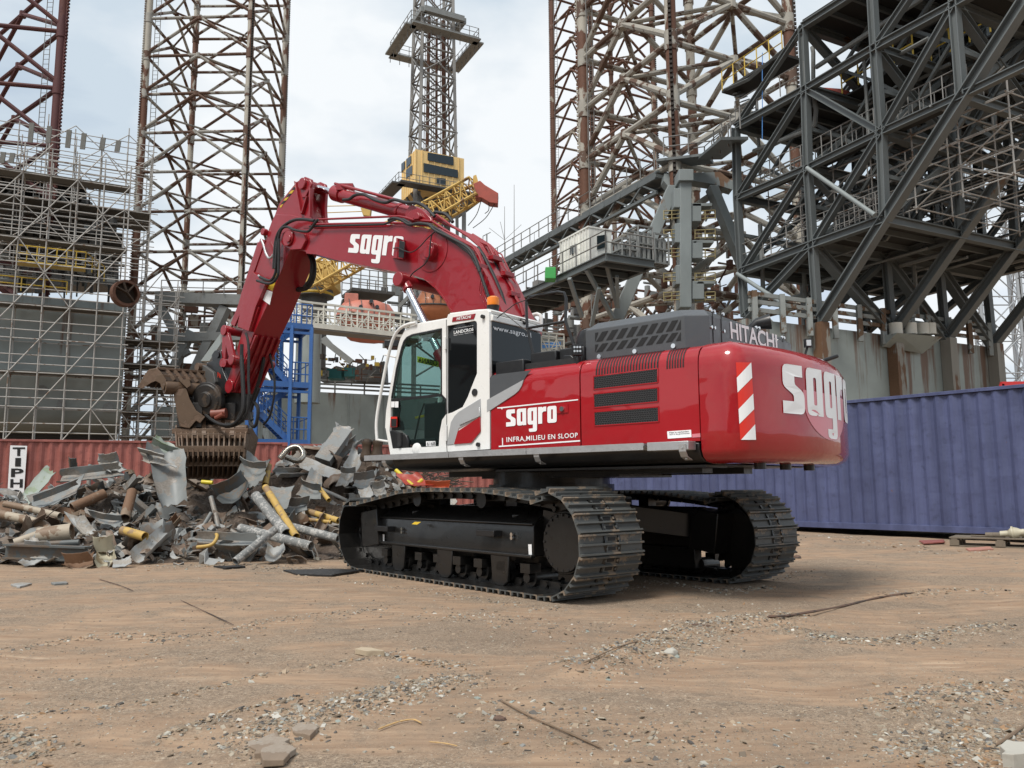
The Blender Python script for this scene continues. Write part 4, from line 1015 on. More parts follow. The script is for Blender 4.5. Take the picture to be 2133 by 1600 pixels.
slab(horn, AL-.08, AL-.14).build('arm_horn', M['redarm'], arm, bevel=.01); slab(horn, AL-.14, -.12).build('arm_horn_core', M['redarm'], arm) if 0 else None
hc = K8([(960, 760), (1000, 640), (1060, 500), (1345, 150), (1400, 130), (1470, 400), (1560, 560), (1590, 720), (1640, 830), (1300, 1100), (1000, 1000)])
slab(hc, AL-.14, -.10).build('arm_horn_core', M['redarm'], arm, bevel=.01)
slab(K8([(1100, 500), (1385, 150), (1460, 100), (1540, 70), (1615, 105), (1640, 190), (1650, 330), (1690, 520), (1680, 720), (1600, 900), (1300, 1000)]), -.10, -.16).build('arm_horn', M['redarm'], arm, bevel=.01) if 0 else None
A_h = trace(lambda p: p, horn, AL-.08); q_ = [p-UL*.32 for p in A_h]; MB().prism(q_, [p-UL*.06 for p in q_]).build('arm_horn', M['redarm'], arm, bevel=.01)
slab([(1500, 70), (1575, 105), (1620, 190), (1500, 420), (1450, 420), (1400, 180)], AL-.08, AL-.05, K8).build('arm_ear', M['redarm'], arm, bevel=.01)
for pts in ([(1340, 150), (1360, 160), (1460, 700), (1440, 700)], [(1590, 260), (1610, 260), (1610, 740), (1590, 740)], [(1540, 400), (1555, 400), (1470, 690), (1455, 690)]):
    slab(pts, AL-.08, AL-.02, K8).build('arm_rib', M['redarm'], arm, bevel=.004)
boss(K8, (1480, 195), .11, AL-.08, AL, 'pivot_pin', arm)
m = MB(); c = ul(*K8([(1490, 195)])[0], AL-.08); m.tube(c, c-UL*.42, .10, 20); m.build('arm_cylinder_pin', M['redarm'], arm)
for k, q in enumerate(([(1010, 540), (1105, 540), (1060, 580)],)): pass
hz = [[(1075, 545), (1125, 515), (1085, 580), (1060, 575)], [(1155, 425), (1215, 400), (1175, 460), (1125, 470)], [(1245, 305), (1305, 285), (1265, 345), (1215, 350)], [(1320, 215), (1335, 220), (1335, 235), (1305, 235)]]
for q in hz: slab(q, AL-.078, AL-.074, K8).build('hazard_patch', M['yellow'], arm, smooth=0)
for q in ([(1125, 470), (1175, 460), (1125, 515), (1085, 520)], [(1215, 352), (1262, 346), (1215, 400), (1175, 405)], [(1305, 235), (1333, 236), (1305, 285), (1265, 290)]): slab(q, AL-.078, AL-.074, K8).build('hazard_patch', M['blackdecal'], arm, smooth=0)
slab(K7([(640, 0), (910, 0), (770, 415), (580, 335)])+[], AL, AL+.05).build('arm_cover', M['redarm'], arm, bevel=.006)
slab([(551, 581), (563, 590), (541, 640)]+K7([(770, 415)])+K7([(580, 335)])+[(505, 668), (519, 600), (533, 567)], AL+.0, AL+.09).build('arm_side_guard', M['redarm'], arm, bevel=.008)
slab([(570, 572), (582, 565), (568, 606), (556, 600)], AL+.003, AL+.008).build('warning_label', M['yellow'], arm, smooth=0)
slab([(556, 604), (568, 608), (562, 635), (548, 625)], AL+.003, AL+.008).build('white_label', M['decal'], arm, smooth=0)
# front guard and tool cylinder
m = slab([(542, 497), (552, 500), (524, 580), (506, 640), (488, 680), (480, 674), (494, 640), (518, 562)], AL+.02, AL-.02); m.build('cylinder_guard', M['redarm'], arm, bevel=.006)
m = slab([(542, 497), (552, 500), (524, 580), (506, 640), (488, 680), (480, 674), (494, 640), (518, 562)], -AL+.02, -AL-.02); m.build('cylinder_guard', M['redarm'], arm, bevel=.006)
g0, g1, g2 = ul(548, 508, 0), ul(512, 620, 0), ul(478, 690, 0)
rod = MB().tube(g1, g2, .05, 16).build('cylinder_rod', M['chrome'], arm); MB().tube(g0, g1, .11, 20).build('cylinder_barrel', M['redarm'], arm)
# ribbed wear plate on the underside
e0, e1 = ul(*K7([(790, 470)])[0], AL), ul(*K7([(410, 1400)])[0], AL)
m = MB()
for k in range(5):
    l = -.04-.13*k; m.span(e0+UL*l+(-UF*.03), e1+UL*l+(-UF*.03), .05, .05, UF)
m.each('wear_rib', M['redarm'], arm, bevel=.006)
boss(K8, (845, 1000), .07, AL-.02, AL+.08, 'pivot_pin', arm)
# linkage
def link(a, b, l, w, name):
    m = MB(); A_, B_ = ul(*K7([a])[0], l), ul(*K7([b])[0], l); m.span(A_, B_, .06, w, (B_-A_).cross(UL)); m.tube(A_-UL*.06, A_+UL*.06, w*.62, 20); m.tube(B_-UL*.06, B_+UL*.06, w*.62, 20); return m.build(name, M['redarm'], arm, bevel=.008)
for l in (.42, -.42):
    link((325, 390), (450, 880), l, .17, 'tipping_link')
for l in (.22, -.22): link((320, 400), (300, 930), l, .15, 'tool_link')
m = MB()
for p, r in (((325, 390), .085), ((450, 880), .075), ((290, 930), .08)): c = ul(*K7([p])[0], .45); m.tube(c, c-UL*.9, r, 20)
m.each('linkage_pin', M['redarm'], arm)
boss(K7, (390, 1320), .14, AL-.0, AL+.03, 'pivot_pin', arm)
hose(K8, [(1640, 800), (1450, 775), (1300, 790), (1150, 870), (1040, 1000), (985, 1200), (960, 1600)], .42, .030, arm)
hose(K8, [(1700, 780), (1640, 850), (1560, 960), (1480, 980), (1300, 950), (1180, 900), (1080, 960), (1020, 1200), (985, 1600)], .47, .024, arm)
hose(K8, [(1240, 800), (1120, 900), (1060, 1040), (1040, 1300), (1020, 1600)], .40, .022, arm)
hose(K(450, 350, 3.2815), [(415, 500), (412, 640), (405, 720), (370, 770), (300, 745)], .42, .028, arm); hose(KA, [(430, 480), (428, 650), (420, 740), (370, 790), (280, 770)], .46, .026, arm)
m = MB().path(smoothpath([ul(*p, .40) for p in K8([(755, 1120), (790, 1200), (830, 1340), (880, 1420), (930, 1400), (950, 1360)])], 5), .022, 10).build('steel_elbow', M['galv'], arm)
m = MB().path(smoothpath([ul(*p, .40) for p in KA([(290, 735), (330, 765), (370, 770), (390, 750)])], 5), .022, 10).build('steel_elbow', M['galv'], arm)
hose(KA, [(645, 590), (668, 650), (665, 740), (630, 810), (580, 830), (530, 825)], -.2, .05, arm); hose(KA, [(630, 590), (650, 650), (640, 750), (600, 810)], -.1, .02, arm)
hose(K7, [(590, 620), (585, 900), (600, 1200), (610, 1500), (600, 1700), (530, 1850)], .45, .036, arm); hose(K7, [(660, 430), (700, 620), (705, 900), (700, 1200), (710, 1500), (660, 1700), (580, 1800)], .42, .026, arm)
hose(K7, [(960, 830), (930, 1000), (870, 1250), (780, 1500), (730, 1700), (760, 1880)], -.1, .036, arm); hose(K7, [(1040, 700), (1080, 900), (1130, 1150), (1130, 1450), (1060, 1800), (950, 1960)], -.2, .022, arm)
hose(K9, [(490, 300), (500, 380), (550, 460), (640, 520), (740, 530), (810, 470), (835, 380), (830, 200), (820, 0)], .5, .032, arm); hose(K9, [(590, 430), (600, 500), (700, 545), (800, 520), (855, 440), (870, 300)], .45, .024, arm)
hose(K9, [(880, 330), (940, 400), (930, 520), (900, 540), (880, 450), (950, 250)], -.1, .034, arm)
# ---------- coupler and sorting grab ----------
cpl = slab([(140, 720), (185, 708), (235, 735), (258, 870), (245, 900), (268, 1050), (350, 1245), (390, 1300), (385, 1390), (330, 1440), (190, 1510), (100, 1560), (20, 1400), (0, 930), (95, 890), (85, 800)], .27, .20, K7).build('quick_coupler', M['black'], EX, bevel=.01)
slab([(140, 720), (185, 708), (235, 735), (258, 870), (245, 900), (268, 1050), (350, 1245), (390, 1300), (385, 1390), (330, 1440), (190, 1510), (100, 1560), (20, 1400), (0, 930), (95, 890), (85, 800)], -.20, -.27, K7).build('coupler_plate', M['black'], cpl, bevel=.01)
m = MB()
for p, r in (((175, 790), .07), ((360, 1350), .09), ((60, 1440), .10)): c = ul(*K7([p])[0], .3); m.tube(c, c-UL*.6, r, 18)
m.box(ul(*K7([(180, 1150)])[0], 0), (.5, .5, .35), Matrix.Rotation(THU, 3, 'Z')); m.each('coupler_pin', M['black'], cpl)
decal(text2d('FR', .02), K7([(185, 1080), (250, 1130), (245, 1190), (185, 1165)]), onS(.276), 'coupler_marking', M['redmark'], cpl)
YG = 16.1
def g(p, dy=0): return at(*K9([p])[0], YG+dy)
GB = slab([(455, 80), (490, 60), (540, 85), (600, 130), (615, 200), (600, 270), (620, 260), (640, 290), (615, 340), (560, 375), (520, 330), (470, 180)], .34, .24, K9).build('grab_head', M['mach'], EX, bevel=.012)
slab([(455, 80), (490, 60), (540, 85), (600, 130), (615, 200), (600, 270), (620, 260), (640, 290), (615, 340), (560, 375), (520, 330), (470, 180)], -.2, -.3, K9).build('head_plate', M['brownblack'], GB, bevel=.012)
m = MB()
for p, r in (((475, 90), .09), ((600, 290), .08)): c = ul(*K9([p])[0], .42); m.tube(c, c-UL*.8, r, 16)
m.each('head_pin', M['brown'], GB)
# rotator ring (tilted drum) under the head
ax = (g((470, 360))-g((560, 240))).normalized(); c0 = g((590, 330)); c1 = g((470, 410))
d = V(-.62, -.25, -.62).normalized(); m = MB(); cc = g((560, 385), .35)
m.lathe(cc, d, [(0, .30), (.1, .34), (.14, .42), (.2, .42), (.21, .38), (.40, .38), (.42, .34)], 36); m.build('rotator', M['brownblack'], GB)
m = MB(); A_ = [(300, 300), (330, 262), (395, 250), (420, 330), (470, 420), (540, 470), (500, 520), (470, 500), (420, 560), (395, 555), (345, 545), (320, 430)]
m.prism([g(p, -.25) for p in A_], [g(p, -.05) for p in A_]); bd = m.build('grab_body', M['brown'], GB, bevel=.012)
m = MB(); m.prism([g(p, .5) for p in A_], [g(p, .7) for p in A_]); m.box(g((600, 440), .25), (1.1, .6, .35)); m.box(g((650, 385), .4), (1.15, .7, .55)); m.lathe(g((560, 340), -.12), (-.35, -1, -.15), [(-.12, .33), (0, .36), (.04, .36), (.05, .31), (.07, .30), (.075, .16), (.12, .15)], 36); m.box(g((480, 470), .25), (.5, .8, .5)); m.build('grab_frame', M['brownblack'], bd, bevel=.01)
m = MB(); m.tube(g((590, 450), -.15), g((700, 440), -.15), .1, 14); m.tube(g((620, 480), -.2), g((680, 450), -.25), .05, 10); m.build('grab_cylinder', M['brownred'], bd)
m = MB()
for x in (455, 530, 675, 745): m.prism([g((x-18, 610), -.3), g((x+18, 610), -.3), g((x+14, 480), .0), g((x-14, 480), .0)], [g((x-18, 610), -.2), g((x+18, 610), -.2), g((x+14, 480), .1), g((x-14, 480), .1)])
m.each('shell_lug', M['brown'], bd, bevel=.008)
def shell(x0, x1, pr, nr, parent, ribw, bars, e0=0, e1=0):
    """pr: list of (y pixel in K9, depth offset)"""
    def P(t, i): 
        a = g((x0+e0*i/len(pr), pr[i][0]), pr[i][1]); b = g((x1+e1*i/len(pr), pr[i][0]), pr[i][1]); return a.lerp(b, t)
    m = MB()
    for k in range(nr+1):
        t = k/nr
        for i in range(1, len(pr)-1): m.span(P(t, i), P(t, i+1), .03, .07 if 0 < k < nr else .09, V(0, -1, 0))
    rb = m.build('shell_ribs', M['brown'], parent, smooth=0)
    m = MB()
    for i, th in bars: m.span(P(0, i), P(1, i), .05, th, V(0, 0, 1))
    m.tube(P(0, 0), P(1, 0), .065, 14); m.build('shell_bar', M['brown'], parent, bevel=.006)
    for t in (0, 1):
        m = MB(); A_ = [P(t, i) for i in range(len(pr))]+[P(t, len(pr)-1)+V(0, .5, .1), P(t, 2)+V(0, .75, 0), P(t, 0)+V(0, .3, .02)]
        s_ = V(.04, 0, 0)*(1 if t == 0 else -1); m.prism(A_, [a+s_ for a in A_]); m.build('side_plate', M['brown'], parent, smooth=0)
    m = MB()
    for i in range(1, len(pr)-1): m.quad(P(.02, i)+V(0, .16, .03), P(.98, i)+V(0, .16, .03), P(.98, i+1)+V(0, .16, .03), P(.02, i+1)+V(0, .16, .03))
    m.build('shell_back', M['darkrust'], parent, smooth=0, fix=False)
sh = MB().box(g((590, 580), -.12), (1.5, .2, .10)).build('grab_shell', M['brown'], GB, bevel=.01)
shell(318, 862, [(555, -.05), (585, -.16), (615, -.26), (665, -.40), (715, -.50), (775, -.50), (830, -.38), (880, -.18), (925, .1)], 13, sh, .05, [(2, .1), (4, .12), (6, .09), (8, .1)], 30, -40)
A_ = [(18, 245), (40, 215), (75, 150), (110, 108), (172, 98), (205, 130), (245, 190), (222, 268), (210, 262), (195, 215), (160, 198), (125, 212), (60, 255)]
m = MB(); m.prism([g(p, -.35) for p in A_], [g(p, -.28) for p in A_]); s2 = m.build('grab_shell', M['brown'], GB, bevel=.008)
sx = g((455, 150), .45)-g((190, 110), -.3)
def off(p, t, dy=-.3): return g(p, dy)+V(1.05, .85, 0)*t*1.0
m = MB(); m.prism([off(p, .95) for p in A_], [off(p, 1.0) for p in A_])
for a, b, w in (((172, 100), (172, 112), .05), ((225, 262), (240, 200), .06)): m.span(off(a, 0), off(a, 1), .07, .05)
m.tube(off((228, 245), 0), off((228, 245), 1.0), .13, 16); m.span(off((205, 165), 0), off((205, 165), 1), .05, .1); m.build('shell_frame', M['brown'], s2, bevel=.006)
m = MB()
for k in range(1, 9):
    t = k/9
    q = [off(p, t) for p in ((245, 185), (205, 130), (172, 100), (110, 108), (75, 150), (30, 235))]
    for i in range(len(q)-1): m.span(q[i], q[i+1], .022, .07, V(0, 0, 1))
m.build('shell_ribs', M['brown'], s2, smooth=0)
m = MB(); Q = ((240, 195), (205, 140), (172, 112), (110, 120), (80, 160), (36, 238))
for i in range(5): m.quad(off(Q[i], .02), off(Q[i+1], .02), off(Q[i+1], .98), off(Q[i], .98))
m.build('shell_back', M['darkrust'], s2, smooth=0, fix=False)
m = MB(); m.hull8([g(p, dy) for dy in (-.3, .5) for p in ((340, 190), (400, 250), (430, 230), (420, 180))]); m.build('shell_arm', M['brown'], s2)
# ======================= BACKGROUND =======================
GA, GB_ = V(.454, -.891, 0), V(.891, .454, 0)
def P2(v, z): return V(v[0], v[1], z)
def zat(px, py, Y): return at(px, py, Y).z
# ---------- containers ----------
def container(name, p0, d, z0, H, Lc, mat, label, holes=(), parts=True):
    """front long face runs from p0 along d; body lies behind it"""
    d = d.normalized(); back = V(-d.y, d.x, 0)
    if back.y < 0: back = -back
    c = p0+d*Lc/2+back*1.22
    root = empty(name, (c.x, c.y, z0), math.atan2(d.y, d.x), label, 'container', 'shipping containers walling the yard')
    W = 2.44
    for face in (0, 1):
        m = MB(); n = int(Lc/.278); prof = []
        for k in range(n):
            s = .12+k*(Lc-.24)/n; q = (Lc-.24)/n
            prof += [(s, .0), (s+q*.22, .0), (s+q*.5, .046), (s+q*.72, .046)]
        prof.append((Lc-.12, 0))
        o = p0+back*(.03 if face == 0 else W-.07)
        NZ = 8
        for s_, dp in prof:
            for j in range(NZ+1):
                z = z0+.16+(H-.24)*j/NZ
                dent = .012*math.sin(s_*3.1+j*1.7)*math.sin(s_*1.3+j) if 0 < j < NZ else 0
                m.v.append(tuple(P2(o+d*s_+back*(dp+dent), z)))
        for i in range(len(prof)-1):
            for j in range(NZ): a = i*(NZ+1)+j; m.f.append((a, a+NZ+1, a+NZ+2, a+1))
        m.build('side_wall', mat, root, smooth=0, fix=False)
    m = MB()
    for off_ in (.05, W-.05):
        m.span(P2(p0+back*off_, z0+H-.035), P2(p0+back*off_+d*Lc, z0+H-.035), .09, .07); m.span(P2(p0+back*off_, z0+.10), P2(p0+back*off_+d*Lc, z0+.10), .09, .13)
        for s_ in (.07, Lc-.07): m.span(P2(p0+back*off_+d*s_, z0), P2(p0+back*off_+d*s_, z0+H), .14, .10)
    for s_ in (.06, Lc-.06):
        for z in (.10, H-.05): m.span(P2(p0+d*s_, z0+z), P2(p0+d*s_+back*W, z0+z), .1, .09)
    m.build('frame_rail', mat, root, smooth=0, bevel=.006)
    m = MB(); q = p0+back*.1
    m.hull8([P2(q+d*.1, z0+H-.06), P2(q+d*(Lc-.1), z0+H-.06), P2(q+d*(Lc-.1)+back*2.2, z0+H-.06), P2(q+d*.1+back*2.2, z0+H-.06), P2(q+d*.1, z0+H-.03), P2(q+d*(Lc-.1), z0+H-.03), P2(q+d*(Lc-.1)+back*2.2, z0+H-.03), P2(q+d*.1+back*2.2, z0+H-.03)])
    for k in range(int(Lc/.42)): s_ = .3+k*.42; m.span(P2(q+d*s_+back*.02, z0+H-.012), P2(q+d*s_+back*2.2, z0+H-.012), .17, .04)
    m.build('roof_panel', M['creddull'] if mat is M['cblue'] else mat, root, smooth=0)
    m = MB()
    for s_ in (.08, Lc-.08):
        for off_ in (.03, W-.03):
            for z in (.06, H-.06): m.box(P2(p0+d*s_+back*off_, z0+z), (.17, .16, .12), Matrix.Rotation(math.atan2(d.y, d.x), 3, 'Z'))
    m.build('corner_casting', mat, root, smooth=0)
    m = MB()
    for s_ in (.12, Lc-.12): m.quad(P2(p0+d*s_+back*.05, z0+.12), P2(p0+d*s_+back*2.39, z0+.12), P2(p0+d*s_+back*2.39, z0+H-.06), P2(p0+d*s_+back*.05, z0+H-.06))
    m.build('end_wall', mat, root, smooth=0, fix=False)
    for s_ in (1.5, Lc/2, Lc-1.5):
        b = MB(); b.box(P2(p0+d*s_+back*1.2, z0-.06+.0), (.25, 2.0, .16), Matrix.Rotation(math.atan2(d.y, d.x), 3, 'Z')); b.build('timber_block', M['wood'], root)
    return root
dB = V(-.617, .787, 0); pB = at(1765, 1011, 18.1); pB = V(pB.x, 18.1, 0)
blue = container('container', pB+dB*-4.15, dB, .146, 2.90, 12.19, M['cblue'], 'dented blue shipping container standing behind the excavator counterweight')
dR = V(.943, .332, 0).normalized(); jR = at(600, 1011, 27.1); jR = V(jR.x, 27.1, 0)
red1 = container('container', jR-dR*12.25, dR, .10, 2.59, 12.19, M['cred'], 'faded red shipping container behind the left scrap heap, lettered on a white strip')
red2 = container('container', jR+dR*.05, dR, .06, 2.59, 12.19, M['cred'], 'faded red shipping container seen under the excavator cab and boom')
def onred(x, y): return onplane(x, y, jR, V(-dR.y, dR.x, 0))-V(-dR.y, dR.x, 0)*.02
A_ = [(22, 928), (57, 929), (48, 1060), (14, 1060)]
m = MB(); m.prism([onred(*p) for p in A_], [onred(*p)+V(dR.y, -dR.x, 0)*.012 for p in A_]); sg = m.build('white_name_strip', M['decal'], red1, smooth=0)
for k, ch in enumerate('TIPHOOK'):
    y0 = 932+k*22; 
    if y0 > 1040: break
    w = 26 if ch not in 'I' else 12; x = 40-k*1.55
    decal(text2d(ch, .03), [(x-w/2, y0), (x+w/2, y0), (x+w/2-.6, y0+18), (x-w/2-.6, y0+18)], lambda a, b: onred(a, b)+V(dR.y, -dR.x, 0)*.02, 'strip_letter', M['blackdecal'], sg)
# ---------- lattice legs ----------
def lattice_leg(label, corners, z0, z1, zn, dz, rc, rb, mat, bmat, rack=(0, 1, 2, 3), name='lattice_leg', group=None, inner=True, chordw=None, pat='K'):
    c = sum(corners, Vector())/4
    root = empty(name, (c.x, c.y, 0), 0, label, 'lattice leg', group)
    for i, p in enumerate(corners):
        ch = MB().tube(P2(p, z0), P2(p, z1), rc, 12).build('chord', mat, root, smooth=40)
        if i in rack:
            o = (V(p.x, p.y, 0)-V(c.x, c.y, 0)).normalized(); rk = MB(); z = z0; st = rc*.85
            rk.span(P2(p+o*rc*.95, z0), P2(p+o*rc*.95, z1), rc*.5, rc*.5, o)
            while z < z1: rk.box(P2(p+o*(rc*1.28), z), (rc*.5, rc*.5, st*.5), Matrix.Rotation(math.atan2(o.y, o.x), 3, 'Z')); z += st
            rk.build('rack', mat if i in (0, 3) else M['rack'], ch, smooth=0)
    n0 = math.floor((z0-zn)/dz); n1 = math.ceil((z1-zn)/dz)
    for k in range(n0, n1+1):
        z = zn+k*dz
        if z < z0-dz or z > z1: continue
        m = MB(); mids = []
        for i in range(4):
            a, b = corners[i], corners[(i+1) % 4]; mid = (a+b)/2
            mids.append(mid)
            m.tube(P2(a, z), P2(b, z), rb, 8); zz = z-dz
            e = rc*1.2/(b-a).length
            if pat == 'K':
                m.tube(P2(mid, z), P2(a, zz+dz*.10), rb, 8); m.tube(P2(mid, z), P2(b, zz+dz*.10), rb, 8)
            else:
                m.tube(P2(a, z), P2(b, zz), rb, 8); m.tube(P2(b, z), P2(a, zz), rb*.9, 8)
        if inner:
            for i in range(4): m.tube(P2(mids[i], z), P2(mids[(i+1) % 4], z), rb*.7, 6)
        for p in corners: m.tube(P2(p, z-rb*3), P2(p, z+rb*3), rc*1.18, 10)
        for q in mids: m.tube(P2(q, z-rb*1.6), P2(q, z+rb*1.2), rb*1.5, 8)
        m.build('bracing_bay', bmat, root, smooth=40)
    # ladder
    m = MB(); p = corners[0].lerp(corners[1], .09)
    for s_ in (-.2, .2): m.tube(P2(p+V(s_, 0, 0), z0), P2(p+V(s_, 0, 0), z1), .03, 4)
    z = z0
    while z < z1 and rc > .2: m.tube(P2(p+V(-.2, 0, 0), z), P2(p+V(.2, 0, 0), z), .02, 4); z += .35
    m.build('ladder', M['galvdull'], root, smooth=0)
    return root
def hz(v): return V(v.x, v.y, 0)
Y1 = 60
cA, cB, cC, cD = hz(at(307, 100, Y1)), hz(at(521, 100, Y1-.3)), hz(at(407, 100, Y1*1.14)), hz(at(594, 100, Y1*1.14))
zn1 = zat(410, 441, Y1); dz1 = (zat(410, 38.4, Y1)-zn1)/5
lattice_leg('rusty cream lattice rig leg left of the excavator arm', [cA, cB, cD, cC], 3, 46, zn1, dz1, .25, .125, M['leg'], M['leggrey'], group='lattice rig legs')
w = 9.1; E1 = hz(at(1216, 200, 50))
zr = zat(1216, 124, 50); dzr = zat(1216, 124, 50)-zat(1216, 229, 50)
lattice_leg('nearest rusty brown lattice leg rising left of the dark steel platform', [E1, E1+GA*w, E1+(GA+GB_)*w, E1+GB_*w], 5, 46, zr, dzr, .32, .19, M['leg'], M['leggrey2'], group='lattice rig legs')
E2 = hz(at(1152, 200, 98)); dz2 = zat(1152, 56, 98)-zat(1152, 117, 98)
lattice_leg('narrower rust brown lattice leg standing behind the nearest one', [E2, E2+GA*w, E2+(GA+GB_)*w, E2+GB_*w], 8, 76, zat(1152, 56, 98), dz2, .30, .15, M['leg2'], M['leg2'], group='lattice rig legs')
YR = 52; rA = hz(at(127, 100, YR)); ww = 9.5
zR = zat(130, 66, YR); dzR = zR-zat(125, 184, YR)
rl = lattice_leg('dark red lattice leg at the left edge of the photo above the scaffolding', [rA, rA+V(-9.5, -2, 0), rA+V(-15, 3, 0), rA+V(-11.5, 9, 0)], 12, 40, zR, dzR, .30, .16, M['redleg'], M['redleg'], group='lattice rig legs', inner=False)
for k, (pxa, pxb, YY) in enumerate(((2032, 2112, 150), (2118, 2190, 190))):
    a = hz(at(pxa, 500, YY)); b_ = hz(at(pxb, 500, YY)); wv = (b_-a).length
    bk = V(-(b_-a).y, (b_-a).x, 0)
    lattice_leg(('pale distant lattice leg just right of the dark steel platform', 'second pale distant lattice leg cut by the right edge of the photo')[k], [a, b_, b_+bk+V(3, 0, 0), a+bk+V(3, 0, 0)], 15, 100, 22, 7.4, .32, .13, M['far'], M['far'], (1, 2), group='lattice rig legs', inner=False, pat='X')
# ---------- derrick ----------
N0 = hz(at(866, 330, 92))
def solve(N, d, px):  # distance along d from N that lands on pixel column px
    lo, hi = 0, 60; s0 = pxof(P2(N, 20))[0] < px
    for _ in range(50):
        mid = (lo+hi)/2; x = pxof(P2(N+d*mid, 20))[0]
        if (x < px) == s0: lo = mid
        else: hi = mid
    return lo
wb = solve(N0, GB_, 966); wa = solve(N0, -GA, 833)
zb_, zt_ = zat(866, 393, 92), zat(866, 311, 92)
dr = empty('drilling_derrick', (N0.x, N0.y, 0), 0, 'grey lattice drilling derrick with a yellow windowed house behind the boom', 'derrick')
def gbox(N, la, lb, z0, z1, m=None):
    m = m or MB(); q = [N, N+GB_*lb, N+GB_*lb-GA*la, N-GA*la]
    return m.hull8([P2(p, z0) for p in q]+[P2(p, z1) for p in q])
hs = gbox(N0, wa, wb, zb_, zt_).build('derrick_house', M['yhouse'], dr, smooth=0)
m = MB()
k = 0
while k < wb: m.span(P2(N0+GB_*k-V(0, 0, 0)+GA*.03, zb_), P2(N0+GB_*k+GA*.03, zt_), .12, .08, GB_); k += .8
k = 0
while k < wa: m.span(P2(N0-GA*k-GB_*.03, zb_), P2(N0-GA*k-GB_*.03, zt_), .12, .08, GA); k += .8
m.build('house_rib', M['yhouse'], hs, smooth=0)
K4 = K(600, 0, 3.555)
def onface(pts, N, n, off=0): return [onplane(x, y, N, n)+n*off for x, y in pts]
for q in ([(1032, 1132), (1222, 1165), (1224, 1228), (1032, 1190)], [(1003, 1210), (1255, 1262), (1256, 1320), (1003, 1275)], [(1098, 1318), (1165, 1325), (1165, 1375), (1098, 1362)], [(1270, 1355), (1300, 1358), (1300, 1385), (1270, 1383)]):
    q = K4(q); m = MB(); m.prism(onface(q, N0, GA, .12), onface(q, N0, GA, .06)); m.build('house_window', M['glasswin'], hs, smooth=0)
for q in ([(882, 1180), (915, 1155), (915, 1210), (882, 1245)], [(845, 1215), (868, 1195), (868, 1250), (845, 1275)], [(880, 1260), (925, 1225), (925, 1290), (880, 1320)]):
    q = K4(q); m = MB(); m.prism(onface(q, N0, -GB_, .12), onface(q, N0, -GB_, .06)); m.build('house_window', M['glasswin'], hs, smooth=0)
# tower on top
i1 = .6
tc_ = [N0-GA*i1+GB_*i1, N0-GA*i1+GB_*(wb-i1), N0-GA*(wa-i1)+GB_*(wb-i1), N0-GA*(wa-i1)+GB_*i1]
zt2 = zat(900, -60, 92); tap = lambda p, z: p.lerp((tc_[0]+tc_[2])/2, max(0, (z-zt_)/(zt2-zt_))*.22)
for p in tc_: MB().span(P2(p, zb_-6), P2(tap(p, zt2), zt2), .38, .38).build('derrick_leg', M['galvdull'], dr, smooth=0)
z = zt_; nb = 0
while z < zt2:
    h = 3.5; m = MB()
    for i in range(4):
        a, b = tc_[i], tc_[(i+1) % 4]; a1, b1, a2, b2 = P2(tap(a, z), z), P2(tap(b, z), z), P2(tap(a, z+h), z+h), P2(tap(b, z+h), z+h)
        m.tube(a1, b1, .13, 6); m.tube(a1, b2, .10, 6); m.tube(b1, a2, .10, 6); m.tube((a1+b1)/2, (a1+a2)/2, .07, 5)
    m.build('bracing_bay', M['galvdull'], dr, smooth=0); z += h
m = MB(); cc = (tc_[0]+tc_[2])/2
for dx, rr in ((-.8, .22), (.5, .16), (1.6, .25), (-1.9, .12), (2.4, .1)): m.tube(P2(cc+GB_*dx, zb_), P2(cc+GB_*dx*.8, zt2-4), rr, 8)
for dx in (-.2, .1, 1.1, -1.2): m.tube(P2(cc+GB_*dx, zt_), P2(cc+GB_*dx*.8, zt2), .04, 4)
m.build('drill_pipe', M['leg2'], dr, smooth=0)
zp = zat(868, 88, 92)
m = MB(); ov = 2.6; zq = zat(868, 62, 92)
pN = N0+GA*ov*.6-GB_*ov*.5
def ring(NN, la, lb, z, wd, th, mb):
    q = [NN, NN+GB_*lb, NN+GB_*lb-GA*la, NN-GA*la]
    for i in range(4): mb.span(P2(q[i], z), P2(q[(i+1) % 4], z), wd, th)
    return q
q = ring(pN, wa+ov*1.1, wb+ov, zp+1.2, 1.4, .18, m); m.build('monkey_board', M['machl'], dr, smooth=0)
m = MB()
for i in range(4):
    a, b = q[i], q[(i+1) % 4]; n = int((b-a).length/1.2)
    for hh in (.6, 1.2, 1.8): m.tube(P2(a, zp+1.2+hh), P2(b, zp+1.2+hh), .045, 4)
    for k in range(n+1): m.tube(P2(a.lerp(b, k/n), zp+.2), P2(a.lerp(b, k/n), zp+3), .045, 4)
m.build('platform_railing', M['galvdull'], dr, smooth=0)
m = MB(); ring(pN+GB_*2.2-GA*1.6, wa-1, wb-1, zq+3.0, .8, .7, m); m.build('racking_platform', M['machl'], dr, smooth=0)
q = ring(N0+GA*1.2-GB_*2.5, wa+3.5, wb+4, zb_-.1, 1.4, .2, MB()); m = MB(); ring(N0+GA*1.2-GB_*2.5, wa+3.5, wb+4, zb_-.1, 1.6, .2, m)
m.build('house_walkway', M['mach'], dr, smooth=0); m = MB()
for i in (0, 3):
    a, b = q[i], q[(i+1) % 4]; n = int((b-a).length/1.2)
    for hh in (.6, 1.2): m.tube(P2(a, zb_+hh), P2(b, zb_+hh), .04, 4)
    for k in range(n+1): m.tube(P2(a.lerp(b, k/n), zb_), P2(a.lerp(b, k/n), zb_+1.2), .04, 4)
m.build('walkway_railing', M['galvdull'], dr, smooth=0)
m = MB(); gbox(N0-GA*2+GB_*2, wa-3, wb-4, zb_-6, zb_, m)
